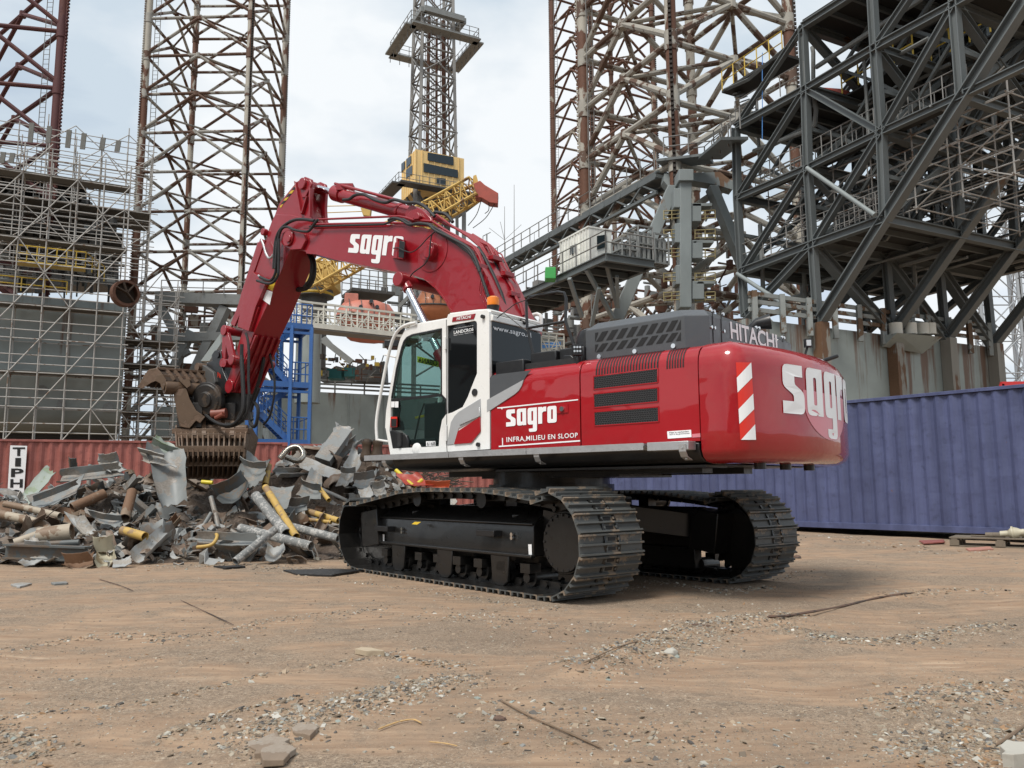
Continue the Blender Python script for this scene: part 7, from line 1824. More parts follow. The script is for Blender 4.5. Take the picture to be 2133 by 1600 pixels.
def bent_sheet(m, c, bulge=(0, 0), crumple=.03, jag=.05, nu=9, nv=6, seed=0, th=.012):
    """c: four corners; a curved torn plate with thickness"""
    r_ = random.Random(seed); a, b, cc, d = [Vector(p) for p in c]; n = ((b-a).cross(d-a)).normalized(); sz = ((b-a).length+(d-a).length)/2
    ph = [r_.uniform(0, 6) for _ in range(6)]; g = []
    for j in range(nv+1):
        for i in range(nu+1):
            u, w_ = i/nu, j/nv
            if i in (0, nu) or j in (0, nv): uu, ww = u+r_.uniform(-jag, jag), w_+r_.uniform(-jag, jag)
            else: uu, ww = u+r_.uniform(-.01, .01), w_+r_.uniform(-.01, .01)
            p = (a*(1-uu)+b*uu)*(1-ww)+(d*(1-uu)+cc*uu)*ww
            h = bulge[0]*4*u*(1-u)*sz+bulge[1]*4*w_*(1-w_)*sz+crumple*sz*(math.sin(u*7+ph[0]+w_*3)*math.sin(w_*6+ph[1]-u*2)+.5*math.sin(u*15+ph[2])*math.sin(w_*13+ph[3]))
            g.append(p+n*h)
    k = len(m.v); N = (nu+1)*(nv+1); m.v += [tuple(p+n*th/2) for p in g]+[tuple(p-n*th/2) for p in g]
    for j in range(nv):
        for i in range(nu):
            q = j*(nu+1)+i; m.f.append((k+q, k+q+1, k+q+nu+2, k+q+nu+1)); m.f.append((k+N+q, k+N+q+nu+1, k+N+q+nu+2, k+N+q+1))
    ring = [i for i in range(nu)]+[j*(nu+1)+nu for j in range(nv)]+[nv*(nu+1)+nu-i for i in range(nu)]+[(nv-j)*(nu+1) for j in range(nv)]
    for i in range(len(ring)): s_, e_ = ring[i], ring[(i+1) % len(ring)]; m.f.append((k+s_, k+N+s_, k+N+e_, k+e_))
    return m
def hollow_pipe(m, pts, r, n=12, th=.15):
    P = [Vector(p) for p in pts]; m.path(P, r, n, cap=False); m.path(P, r*(1-th), n, cap=False)
    k = len(m.v); L_ = len(P)*n; o = k-2*L_
    for e in (0, (len(P)-1)*n):
        for i in range(n): j = (i+1) % n; m.f.append((o+e+i, o+L_+e+i, o+L_+e+j, o+e+j))
    return m
def at3(p): return at(p[0], p[1], p[2])
def hero(name, pts, mat, label, cat='scrap plate', **kw):
    q = [at3(p) for p in pts]; m = bent_sheet(MB(), q, **kw); sd_ = kw.get('seed', 0)
    if sd_ % 3 != 1:      # a torn stiffener standing on the plate
        n = (q[1]-q[0]).cross(q[3]-q[0]).normalized(); n = n if n.y < 0 else -n; t_ = .25+.5*((sd_*37) % 10)/10; a, b = q[0].lerp(q[3], t_), q[1].lerp(q[2], t_); h = .10+.02*(sd_ % 4)
        off = n*(kw.get('bulge', (0, 0))[0]*.3); bent_sheet(m, [a, b, b+n*h+off, a+n*h+off], (kw.get('bulge', (0, 0))[0], 0), .02, .05, 8, 2, sd_+90)
    return tag(m.build(name, M[mat], None, smooth=50), label, cat, 'large scrap pieces in the heap')
Hh = [
 ('scrap_plate', [(302, 922, 15.0), (385, 935, 15.3), (392, 1040, 14.6), (335, 1052, 14.5)], 'sgrey', 'large folded grey hull plate standing upright left of the grab', dict(bulge=(.14, .05), crumple=.035, seed=1)),
 ('scrap_plate', [(325, 905, 15.5), (362, 925, 15.6), (388, 975, 15.2), (300, 945, 15.1)], 'sgreen', 'torn green-tinged grey sheet leaning on top of the upright plate left of the grab', dict(bulge=(.1, .1), seed=2)),
 ('scrap_plate', [(288, 932, 15.0), (330, 945, 15.0), (372, 975, 14.9), (300, 962, 14.9)], 'slight', 'pale curled strip lying across the upright plate left of the grab', dict(bulge=(.0, .15), seed=3, jag=.08)),
 ('scrap_plate', [(95, 968, 15.4), (115, 985, 15.3), (62, 1050, 14.6), (46, 1030, 14.8)], 'sgreen', 'flat grey plate with green marks leaning towards the red container at far left', dict(bulge=(.05, .0), crumple=.01, seed=4)),
 ('scrap_plate', [(60, 1030, 14.6), (175, 990, 15.2), (150, 1030, 14.7), (80, 1060, 14.3)], 'sgrey', 'long grey plate with a raised web on the left of the heap', dict(bulge=(.05, .12), crumple=.02, seed=5)),
 ('scrap_plate', [(128, 985, 15.6), (250, 970, 15.9), (255, 990, 15.5), (118, 1004, 15.2)], 'sgrey', 'long flat grey flange crowning the left of the heap', dict(bulge=(.02, .1), crumple=.01, seed=6)),
 ('scrap_plate', [(135, 1065, 13.8), (180, 1075, 13.8), (255, 1100, 13.5), (235, 1116, 13.3)], 'slight', 'long curved light grey gutter piece at the left centre of the heap', dict(bulge=(.05, .3), crumple=.015, seed=7)),
 ('scrap_plate', [(172, 1058, 14.0), (252, 1068, 14.0), (255, 1098, 13.7), (200, 1085, 13.8)], 'sgrey', 'upright grey torn strip with rust dots behind the curved gutter piece', dict(bulge=(.1, .0), crumple=.02, jag=.09, seed=8)),
 ('scrap_plate', [(60, 1118, 12.8), (98, 1130, 12.6), (120, 1162, 12.2), (42, 1175, 12.1)], 'slight', 'crumpled pale zinc sheet at the front left foot of the heap', dict(bulge=(.05, .1), crumple=.07, jag=.08, seed=9)),
 ('scrap_plate', [(335, 1095, 13.4), (362, 1100, 13.3), (305, 1155, 12.5), (270, 1148, 12.5)], 'slight', 'open grey channel section tipped down at the front centre of the heap', dict(bulge=(.25, .0), crumple=.01, seed=10)),
 ('scrap_plate', [(448, 1010, 15.0), (505, 982, 15.2), (520, 1010, 14.8), (455, 1045, 14.5)], 'sdark', 'dark grey curved plate just below the grab shell', dict(bulge=(.3, .0), crumple=.02, seed=11)),
 ('scrap_plate', [(515, 935, 15.9), (565, 955, 15.6), (545, 1000, 15.0), (490, 1000, 15.2)], 'sgrey', 'tall light grey curved plate at the right side of the grab shell', dict(bulge=(.2, .0), crumple=.02, jag=.07, seed=12)),
 ('scrap_plate', [(560, 1015, 14.8), (612, 1010, 14.9), (600, 1058, 14.2), (572, 1068, 14.1)], 'sgrey', 'smooth grey square plate right of the yellow pipe', dict(bulge=(.05, .02), crumple=.01, seed=13)),
 ('scrap_plate', [(650, 972, 16.4), (672, 990, 16.2), (668, 1040, 15.6), (618, 1030, 15.8)], 'sgrey', 'broad grey plate with a folded top edge right of centre in the heap', dict(bulge=(.12, .05), crumple=.015, seed=14)),
 ('scrap_plate', [(600, 1040, 15.0), (645, 1035, 15.2), (640, 1062, 14.8), (592, 1068, 14.7)], 'sgrey', 'grey strip with brown lower edge below the broad folded plate', dict(bulge=(.1, .0), crumple=.02, seed=15)),
 ('scrap_plate', [(630, 950, 18.5), (720, 985, 18.2), (712, 1005, 18.0), (625, 975, 18.2)], 'slight', 'long pale grey flat bar plate lying below the box beam', dict(bulge=(.0, .02), crumple=.008, seed=16)),
 ('scrap_plate', [(735, 925, 18.4), (758, 945, 18.2), (735, 1000, 17.6), (700, 1010, 17.5)], 'slight', 'twisted pale strip hanging left of the cab', dict(bulge=(.15, .05), crumple=.05, seed=17)),
 ('scrap_plate', [(740, 985, 17.8), (785, 975, 18.0), (778, 1010, 17.5), (735, 1012, 17.3)], 'sgrey', 'grey tray-shaped plate under the catwalk front end', dict(bulge=(.15, .1), crumple=.02, seed=18)),
 ('scrap_plate', [(745, 1018, 16.4), (770, 1010, 16.5), (778, 1030, 16.2), (752, 1040, 16.1)], 'slight', 'pale folded plate nearest the front of the left track', dict(bulge=(.2, .0), crumple=.03, seed=19)),
 ('scrap_plate', [(775, 1012, 16.6), (800, 1008, 16.6), (806, 1028, 16.3), (780, 1032, 16.3)], 'slight', 'round-cornered pale plate resting against the left track', dict(bulge=(.25, .1), crumple=.02, seed=20)),
 ('scrap_plate', [(405, 1108, 13.2), (540, 1115, 13.0), (535, 1135, 12.7), (410, 1130, 12.8)], 'sgrey', 'long grey wall piece with white scratches at the front centre', dict(bulge=(.03, .06), crumple=.015, seed=21)),
 ('scrap_plate', [(555, 1130, 12.9), (590, 1125, 12.9), (592, 1150, 12.4), (550, 1163, 12.2)], 'slight', 'curled grey scrap of sheet at the front foot of the pale pipe', dict(bulge=(.2, .1), crumple=.04, seed=22)),
 ('scrap_plate', [(200, 1138, 12.8), (240, 1135, 12.8), (238, 1165, 12.3), (195, 1172, 12.2)], 'scream', 'cream coloured folded casing at the front left of the heap', dict(bulge=(.25, .15), crumple=.04, seed=23)),
 ('scrap_plate', [(140, 1158, 12.3), (195, 1150, 12.3), (190, 1178, 12.0), (130, 1178, 12.0)], 'srust', 'brown bent plate lying at the front left edge of the heap', dict(bulge=(.2, .1), crumple=.05, seed=24)),
 ('scrap_plate', [(235, 1165, 12.3), (272, 1158, 12.3), (275, 1172, 12.1), (235, 1182, 12.0)], 'slight', 'small flat grey offcut at the very front of the heap', dict(bulge=(.1, .0), crumple=.02, seed=25)),
 ('scrap_plate', [(205, 955, 15.9), (240, 950, 16.0), (262, 975, 15.7), (215, 978, 15.6)], 'slight', 'jagged pale sheet sticking up on the left crest of the heap', dict(bulge=(.2, .0), crumple=.07, jag=.12, seed=26)),
 ('scrap_plate', [(143, 958, 15.8), (160, 962, 15.8), (162, 980, 15.6), (146, 978, 15.6)], 'sdark', 'small dark claw-shaped scrap on the left crest of the heap', dict(bulge=(.3, .1), crumple=.1, jag=.15, seed=27)),
 ('scrap_plate', [(825, 985, 19.0), (870, 985, 19.0), (905, 1010, 18.6), (850, 1012, 18.6)], 'sred', 'bright red sheet tangled with yellow tubes behind the left track', dict(bulge=(.05, .1), crumple=.05, seed=28)),
 ('scrap_plate', [(885, 1008, 18.8), (940, 1010, 18.8), (935, 1018, 18.6), (888, 1018, 18.6)], 'sorange', 'orange wedge of sheet beside the red sheet behind the left track', dict(bulge=(.1, .0), crumple=.03, seed=29)),
]
for nm, pts, mt, lab, kw in Hh: hero(nm, pts, mt, lab, **kw)
def scrap_pipe(pts, r, mat, label, hollow=True, cat='pipe'):
    m = MB(); P = [at3(p) for p in pts]
    P = smoothpath(P, 5) if len(P) > 2 else P
    (hollow_pipe(m, P, r) if hollow else m.path(P, r, 10)); return tag(m.build('scrap_pipe', M[mat], None, smooth=45), label, cat, 'pipes in the scrap heap')
scrap_pipe([(533, 1033, 14.4), (597, 1112, 13.3)], .09, 'spipe', 'mottled grey pipe leaning down left of the yellow pipe')
scrap_pipe([(553, 1015, 14.6), (617, 1118, 13.2)], .062, 'syellow', 'chipped yellow pipe leaning down at the heap centre')
scrap_pipe([(573, 1103, 12.6), (490, 1170, 12.0)], .062, 'spipe', 'mottled grey pipe end sticking out at the front of the heap')
scrap_pipe([(500, 1100, 13.3), (648, 1138, 12.7)], .075, 'spipe', 'long mottled grey pipe lying towards the left track')
scrap_pipe([(605, 1097, 13.6), (705, 1122, 13.2)], .07, 'spipe', 'mottled grey pipe behind the long one near the left track')
scrap_pipe([(-15, 1068, 13.8), (75, 1088, 13.6), (97, 1100, 13.5), (85, 1112, 13.3), (30, 1132, 13.1)], .075, 'spipeb', 'cream hooked pipe at the far left of the heap', False)
scrap_pipe([(10, 1050, 14.3), (60, 1060, 14.2), (125, 1075, 14.0)], .06, 'spipeb', 'thin brown pipe above the hooked pipe at far left')
scrap_pipe([(640, 1065, 15.0), (705, 1085, 14.6)], .06, 'syellow', 'spotted yellow pipe beside the left track front')
scrap_pipe([(640, 1082, 14.8), (690, 1088, 14.6)], .035, 'syellow', 'thin yellow pipe under the spotted yellow pipe')
scrap_pipe([(560, 970, 15.8), (552, 1010, 15.3)], .06, 'syellow', 'short yellow pipe standing right of the grab')
scrap_pipe([(660, 1010, 16.0), (685, 1042, 15.6)], .045, 'syellow', 'yellow stub pipe below the box beam')
scrap_pipe([(420, 1004, 15.2), (443, 1006, 15.2)], .04, 'syellowb', 'bright yellow tube end under the grab')
scrap_pipe([(255, 1105, 13.1), (302, 1118, 12.9)], .075, 'syellow', 'orange-yellow rusty pipe stub in the front middle of the heap')
scrap_pipe([(450, 1110, 12.9), (452, 1120, 12.8), (440, 1135, 12.7), (410, 1140, 12.7)], .028, 'syellow', 'thin curved yellow pipe at the front centre')
scrap_pipe([(80, 1118, 12.9), (150, 1108, 13.0)], .14, 'spipeb', 'thick rusty drum pipe at the front left of the heap')
scrap_pipe([(260, 1080, 13.9), (275, 1025, 14.6)], .09, 'srust', 'brown tapering pipe standing in the left middle of the heap')
scrap_pipe([(150, 1058, 14.2), (218, 1028, 14.6)], .09, 'srust', 'rust brown pipe lying behind the curved gutter piece')
scrap_pipe([(165, 1130, 12.8), (15, 1138, 12.6)], .05, 'sdark', 'dark rail at the front left of the heap', False)
scrap_pipe([(583, 955, 17.2), (602, 935, 17.3), (622, 932, 17.3), (632, 948, 17.2), (620, 960, 17.1), (596, 952, 17.1)], .062, 'schrome', 'shiny bent hook-shaped tube right of the grab', False)
scrap_pipe([(825, 980, 19.2), (860, 1012, 18.8)], .05, 'syellowb', 'bright yellow tube slanting behind the left track')
scrap_pipe([(880, 1000, 18.9), (862, 1014, 18.8)], .05, 'syellowb', 'short bright yellow tube behind the left track')
scrap_pipe([(900, 1010, 20.5), (985, 985, 20.5)], .05, 'spipeb', 'brown branch-like pipe below the cab')
m = MB(); P = lambda x, y, Y: at(x, y, Y)
m.span(P(672, 962, 18.6), P(718, 898, 19.2), .40, .2, V(.2, -.5, 1)); tag(m.build('box_beam', M['sgrey'], None, smooth=0, bevel=.01), 'short grey box beam propped up left of the cab', 'box beam', 'large scrap pieces in the heap')
m = MB(); bent_sheet(m, [P(700, 880, 19.2), P(735, 893, 19.2), P(722, 925, 19.0), P(690, 912, 19.0)], (.1, .05), .05, .1, seed=40); tag(m.build('scrap_plate', M['slight'], None, smooth=40), 'white-flaked torn plate on top of the box beam', 'scrap plate', 'large scrap pieces in the heap')
m = MB(); m.ibeam(P(12, 1148, 12.4), P(182, 1154, 12.4), .2, .22); tag(m.build('steel_beam', M['sdark'], None, smooth=0), 'dark I-beam lying along the front left of the heap', 'steel beam')
for k, (x, lab) in enumerate(((762, 'rust brown valve body standing nearer the grab at the catwalk end'), (784, 'rust brown valve body standing nearer the cab at the catwalk end'))):
    m = MB(); c = at(x, 962, 16.6); m.lathe(c, (0.05, 0, 1), [(0, .10), (.06, .13), (.16, .12), (.26, .09), (.34, .10), (.40, .12), (.46, .09), (.48, .03)], 14); m.box(c+V(.1, 0, .1), (.16, .14, .1)); tag(m.build('valve_body', M['sdarkbrown'], None, smooth=60), lab, 'valve')
# the many small pieces
rs = random.Random(42)
def proto_sheet(seed, L_, W_, b, c):
    m = MB(); bent_sheet(m, [V(-L_/2, -W_/2, 0), V(L_/2, -W_/2, 0), V(L_/2*rs.uniform(.5, 1), W_/2, 0), V(-L_/2*rs.uniform(.5, 1), W_/2, 0)], b, c, .09, 7, 4, seed); return m.mesh('sheet')
def proto_channel(seed):
    m = MB(); L_ = rs.uniform(.5, 1.0)
    for sy in (-1, 1): bent_sheet(m, [V(-L_/2, sy*.09, 0), V(L_/2, sy*.09, 0), V(L_/2, sy*.1, .12), V(-L_/2, sy*.1, .12)], (0, .0), .03, .06, 6, 2, seed+sy)
    bent_sheet(m, [V(-L_/2, -.09, 0), V(L_/2, -.09, 0), V(L_/2, .09, 0), V(-L_/2, .09, 0)], (0, 0), .02, .05, 6, 2, seed+5); return m.mesh('channel')
PR = []
for k in range(14): PR.append(('scrap_sheet', proto_sheet(100+k, rs.uniform(.35, .8), rs.uniform(.2, .5), (rs.uniform(-.3, .35), rs.uniform(-.3, .3)), rs.uniform(.02, .09))))
for k in range(5): PR.append(('scrap_channel', proto_channel(200+k)))
for k in range(5):
    m = MB(); L_ = rs.uniform(.3, .9); hollow_pipe(m, [V(-L_/2, 0, 0), V(0, 0, rs.uniform(0, .05)), V(L_/2, 0, 0)], rs.uniform(.02, .045), 10); PR.append(('pipe_offcut', m.mesh('pipe')))
for _, me in PR: me.shade_smooth(); me.set_sharp_from_angle(angle=R(40))
MC = ['sgrey', 'sgrey', 'slight', 'slight', 'srust', 'sdark', 'sbrown', 'sbrown', 'sgrey2', 'sgrey2']
cache = {}
LAB = {'scrap_sheet': {'g': 'crumpled grey steel sheet offcut in the scrap heap', 'l': 'crumpled pale steel sheet offcut in the scrap heap', 'r': 'crumpled rust brown sheet offcut in the scrap heap', 'd': 'crumpled dark sheet offcut in the scrap heap'},
       'scrap_channel': {'g': 'bent grey channel offcut in the scrap heap', 'l': 'bent pale channel offcut in the scrap heap', 'r': 'bent rust brown channel offcut in the scrap heap', 'd': 'bent dark channel offcut in the scrap heap'},
       'pipe_offcut': {'g': 'short grey pipe offcut in the scrap heap', 'l': 'short pale pipe offcut in the scrap heap', 'r': 'short rust brown pipe offcut in the scrap heap', 'd': 'short dark pipe offcut in the scrap heap'}}
KEY = {'sgrey': 'g', 'sgrey2': 'g', 'slight': 'l', 'srust': 'r', 'sbrown': 'r', 'sdark': 'd'}
cnt = 0
while cnt < 640:
    x, y = rs.uniform(-14.5, -.6), rs.uniform(12.2, 21.5)
    h = float(heaph(np.array([x]), np.array([y]))[0]); edge = h <= .012
    if edge and rs.random() > .02: continue
    if y > 18.5 and h < .6 and rs.random() < .7: continue
    l = -(x-CXW)*math.cos(THT)-(y-CYW)*math.sin(THT); f = -(x-CXW)*math.sin(THT)+(y-CYW)*math.cos(THT)
    if abs(l) < 2.2 and f < 3.0: continue
    if (x+6.1)**2/1.4+(y-16.3)**2/1.2 < .8 and h > .8: continue
    nm, me = rs.choice(PR); mk = rs.choice(MC); key = (me.name, mk)
    if key not in cache: c_ = me.copy(); c_.name = nm; c_.materials.clear(); c_.materials.append(M[mk]); cache[key] = c_
    o = bpy.data.objects.new(nm, cache[key]); scene.collection.objects.link(o)
    s_ = rs.choice((.45, .6, .6, .8, .8, 1.0, 1.25))*(.6 if y < 13.2 else 1)
    o.location = (x, y, max(h, 0)+g1(x, y)*0+rs.uniform(.0, .14)*s_+.02); o.rotation_euler = (rs.gauss(0, .7), rs.gauss(0, .6), rs.uniform(0, 6.28)) if rs.random() < .75 else (rs.uniform(0, 3.1), rs.uniform(-1.4, 1.4), rs.uniform(0, 6.28)); o.scale = (s_, s_, s_)
    tag(o, LAB[nm][KEY[mk]], 'scrap' if nm != 'pipe_offcut' else 'pipe', {'scrap_sheet': 'sheet offcuts in the heap', 'scrap_channel': 'channel offcuts in the heap', 'pipe_offcut': 'pipe offcuts in the heap'}[nm]); cnt += 1
m1, m2, m3 = MB(), MB(), MB()
for k in range(4200):
    x, y = rs.uniform(-14.5, -1.0), rs.uniform(12.3, 21); h = float(heaph(np.array([x]), np.array([y]))[0])
    if h < .02 and rs.random() > .12: continue
    l = -(x-CXW)*math.cos(THT)-(y-CYW)*math.sin(THT)
    if abs(l) < 2.1: continue
    s_ = rs.uniform(.05, .22); e = Matrix.Translation(V(x, y, max(h, 0)+rs.uniform(0, .1))) @ Matrix.Rotation(rs.uniform(0, 6.3), 4, 'Z') @ Matrix.Rotation(rs.gauss(0, .7), 4, 'X') @ Matrix.Rotation(rs.gauss(0, .6), 4, 'Y')
    t_ = MB(); bent_sheet(t_, [V(-s_, -s_*.5, 0), V(s_, -s_*.6, 0), V(s_*rs.uniform(.3, 1), s_*.5, 0), V(-s_*rs.uniform(.4, 1), s_*.5, 0)], (rs.uniform(-.4, .4), rs.uniform(-.3, .3)), .06, .1, 3, 2, k, .008)
    rs.choice((m1, m1, m2, m3, m3)).add(t_, e)
for q_, mt_, lb_ in ((m1, 'slight', 'pale small metal offcuts filling the gaps of the scrap heap'), (m2, 'sbrown', 'brown small metal offcuts filling the gaps of the scrap heap'), (m3, 'sgrey2', 'grey small metal offcuts filling the gaps of the scrap heap')): tag(q_.build('small_offcuts', M[mt_], None, smooth=0, fix=False), lb_, 'offcuts', kind='stuff')
# loose wire and rebar
m = MB()
for k in range(90):
    x, y = rs.uniform(-13, -1), rs.uniform(13, 20.5); h = float(heaph(np.array([x]), np.array([y]))[0])
    if h < .2: continue
    a = V(x, y, h+.1); P_ = [a]
    dd = V(rs.uniform(-1, 1), rs.uniform(-1, 1), rs.uniform(-.2, .5))
    for i in range(4): P_.append(P_[-1]+dd*rs.uniform(.1, .3)+V(rs.uniform(-.1, .1), rs.uniform(-.1, .1), rs.uniform(-.12, .12)))
    m.path(smoothpath(P_, 3), .008, 4)
for k in range(40):
    a = at(rs.uniform(860, 960), rs.uniform(985, 1012), 20.3); m.path(smoothpath([a, a+V(rs.uniform(-.5, .5), 0, rs.uniform(-.2, .3)), a+V(rs.uniform(-.8, .8), 0, rs.uniform(-.3, .3))], 4), .012, 4)
tag(m.build('tangled_wire', M['sdarkbrown'], None, smooth=0), 'thin rusty wire tangled through the scrap heap', 'wire', kind='stuff')
for c_, rx, ry, h, lb, sd_ in (((-16, -20), 9, 6, 4.5, 'scrap mound behind the photographer to the left', 51), ((2, -24), 8, 6, 3.6, 'scrap mound straight behind the photographer', 52), ((20, -20), 10, 6, 5, 'scrap mound behind the photographer to the right', 53)): mound(c_, rx, ry, h, lb, sd_)
# ======================= GROUND AND DEBRIS =======================
def graded(lo, hi, a, b, st, grow=1.25):
    mid = list(np.arange(a, b, st)); s = st; x = b; up = []
    while x < hi: up.append(x); s *= grow; x += s
    up.append(hi); s = st; x = a-st; dn = []
    while x > lo: dn.append(x); s *= grow; x -= s
    dn.append(lo); return np.array(dn[::-1]+mid+up)
xs = graded(-900, 900, -9, 12, .055); ys = graded(-300, 1500, 2.2, 19, .055)
v, f = np_grid(xs, ys, gz)
tag(np_mesh('ground', v, f, M['ground']), 'brown compacted dirt yard strewn with fragments', None, kind='structure')
nr = np.random.default_rng(5)
def chips(n, X, Y, smin, smax, flat=.25, bright=0):
    s = smin*(smax/smin)**(nr.random(n)**2.2); ang = nr.random(n)*6.283; asp = .35+.65*nr.random(n)
    Z = gz(X, Y); base = np.array([[-1, -1], [1, -1], [1, 1], [-1, 1]], float)[None]*s[:, None, None]*.5
    base = base*np.stack([np.ones(n), asp], -1)[:, None, :]*(.7+.6*nr.random((n, 4, 1)))
    c, sn = np.cos(ang)[:, None], np.sin(ang)[:, None]; bx = base[..., 0]*c-base[..., 1]*sn; by = base[..., 0]*sn+base[..., 1]*c
    tx, ty = nr.normal(0, .25, (n, 1)), nr.normal(0, .25, (n, 1)); bz = bx*tx+by*ty
    th = (s*flat*(.3+.7*nr.random(n)))[:, None]
    top = np.stack([X[:, None]+bx*.85, Y[:, None]+by*.85, Z[:, None]+bz+th], -1); bot = np.stack([X[:, None]+bx, Y[:, None]+by, Z[:, None]+bz-th*.3], -1)
    v = np.concatenate([bot, top], 1)
    F = np.array([[4, 5, 6, 7], [0, 1, 5, 4], [1, 2, 6, 5], [2, 3, 7, 6], [3, 0, 4, 7]])[None]+8*np.arange(n)[:, None, None]
    pal = np.array([[.26, .20, .14], [.30, .23, .16], [.18, .14, .10], [.30, .26, .20], [.35, .33, .28], [.09, .08, .07], [.20, .195, .18], [.26, .29, .26], [.45, .43, .38], [.28, .17, .09]])
    w = np.array([4, 5, 3.5, 3.5, 2.2, 3, 1.6, .35, .7+bright, 1.6]); ci = nr.choice(len(pal), n, p=w/w.sum()); col = pal[ci]*(.75+.5*nr.random((n, 1)))
    return v.reshape(-1, 3), F.reshape(-1, 4), np.repeat(col, 8, 0)
def blocked(X, Y):
    l = -(X-CXW)*math.cos(THT)-(Y-CYW)*math.sin(THT); f_ = -(X-CXW)*math.sin(THT)+(Y-CYW)*math.cos(THT)
    return (np.abs(np.abs(l)-1.45) < .5) & (np.abs(f_) < 2.4)
def emit(name, label, parts, cat):
    V_, F_, C_ = [], [], []; o_ = 0
    for v, f, c in parts: V_.append(v); F_.append(f+o_); C_.append(c); o_ += len(v)
    v, f, c = np.concatenate(V_), np.concatenate(F_), np.concatenate(C_)
    o = np_mesh(name, v, f, M['chip'], False); at_ = o.data.color_attributes.new('col', 'FLOAT_COLOR', 'POINT'); at_.data.foreach_set('color', np.concatenate([c, np.ones((len(c), 1))], 1).astype(np.float32).ravel())
    return tag(o, label, cat, kind='stuff')
parts = []
n = 26000; Y = 2.4*(30/2.4)**nr.random(n); X = (nr.random(n)*2-1)*(Y*.72+1.0)
dens = vnoise(X*.55+3, Y*.9, 31)*.6+vnoise(X*1.6, Y*2.2, 32)*.5; k = (dens > .48) & ~blocked(X, Y); X, Y = X[k], Y[k]
parts.append(chips(len(X), X, Y, .004, .024))
n = 90000; Y = 2.4*(14/2.4)**nr.random(n); X = (nr.random(n)*2-1)*(Y*.72+1.0); k = (vnoise(X*1.1, Y*1.6, 33)*.6+vnoise(X*3.1, Y*4.6, 34)*.4 > .42) & ~blocked(X, Y); X, Y = X[k], Y[k]
parts.append(chips(len(X), X, Y, .0035, .009))
emit('gravel', 'small brown and grey grit scattered over the dirt yard', parts, 'gravel')
parts = []
for P_, w_, n, h, s_ in RW:
    L_ = [0]
    for i in range(len(P_)-1): L_.append(L_[-1]+(P_[i+1]-P_[i]).length)
    t = nr.random(n)*L_[-1]; n = n+0; X = np.interp(t, L_, [p.x for p in P_])+nr.normal(0, w_*.75, n); Y = np.interp(t, L_, [p.y for p in P_])+nr.normal(0, w_*.75, n)
    k = ~blocked(X, Y); parts.append(chips(int(k.sum()), X[k], Y[k], .006*s_, .040*s_, .22, .8))
x = nr.uniform(-14, -1.5, 5000); y = nr.uniform(12.4, 20, 5000); hh = hz2(x, y); k = hh > 0
v_, f_, c_ = chips(int(k.sum()), x[k], y[k], .02, .12, .3); v_[:, 2] += np.repeat(hh[k], 8)+.01; parts.append((v_, f_, c_*.6))
emit('shredded_fragments', 'swept ridges of pale shredded fragments on the dirt yard', parts, 'fragments')
def slabg(px, name, label, cat, mat, th=.03, lift=.0, seed=0, tilt=0):
    c = [onground(*p) for p in px]; m = MB(); r_ = random.Random(seed)
    # resample outline with jitter
    O = []
    for i in range(len(c)):
        a, b = c[i], c[(i+1) % len(c)]; nn = max(2, int((b-a).length/.05))
        for k in range(nn): O.append(a.lerp(b, k/nn)+V(r_.uniform(-1, 1), r_.uniform(-1, 1), 0)*.013)
    z = max(p.z for p in O)+lift; cx_ = sum(p.x for p in O)/len(O)
    m.prism([V(p.x, p.y, z-.015) for p in O], [V(p.x, p.y, z+th+(p.x-cx_)*tilt) for p in O]); return tag(m.build(name, M[mat], None, smooth=0, bevel=.004), label, cat)
slabg([(515, 1545), (575, 1530), (600, 1550), (560, 1575), (535, 1580)], 'broken_slab', 'larger mud-stained broken slab in the left foreground', 'slab', 'slab', .016, -.01, 1, .06)
slabg([(535, 1582), (585, 1555), (617, 1572), (585, 1600), (555, 1600)], 'broken_slab', 'flat brown broken slab nearest the camera in the left foreground', 'slab', 'slab', .014, .012, 2, -.05)
slabg([(600, 1510), (640, 1505), (662, 1517), (645, 1542), (615, 1535)], 'broken_slab', 'smaller brown slab right of the two overlapping slabs', 'slab', 'slab', .014, -.01, 3, .08)
slabg([(742, 1362), (755, 1358), (800, 1364), (803, 1369), (760, 1368)], 'wood_chunk', 'pale plank fragment lying in the middle foreground', 'wood', 'woodpale', .02, .01, 4)
slabg([(2085, 1580), (2100, 1568), (2140, 1572), (2140, 1600), (2095, 1600)], 'pale_stone', 'smooth pale stone at the bottom right corner', 'stone', 'slablight', .05, 0, 5)
slabg([(20, 1221), (45, 1217), (66, 1219), (40, 1226)], 'torn_sheet', 'pale torn sheet flake lying alone at far left', 'sheet', 'slight', .008, .015, 6); slabg([(107, 1217), (140, 1214), (142, 1218), (112, 1220)], 'torn_sheet', 'darker torn sheet flake right of the pale one', 'sheet', 'sgrey', .008, .015, 7)
slabg([(445, 1182), (500, 1180), (512, 1184), (470, 1187)], 'rubber_mat', 'flat black rubber strip at the foot of the front pipe', 'rubber strip', 'rubber', .01, .01, 8); slabg([(590, 1190), (700, 1190), (755, 1193), (690, 1202), (620, 1199)], 'rubber_mat', 'ragged black rubber sheet before the left track', 'rubber strip', 'rubber', .01, .012, 9)
slabg([(1915, 1131), (1965, 1128), (1968, 1134), (1925, 1136)], 'red_sheet', 'thin faded red sheet lying before the blue container', 'sheet', 'cred', .01, .03, 10); slabg([(2012, 1144), (2062, 1140), (2068, 1146), (2020, 1149)], 'red_sheet', 'pinkish flat sheet lying before the pallet', 'sheet', 'creddull', .01, .01, 11)
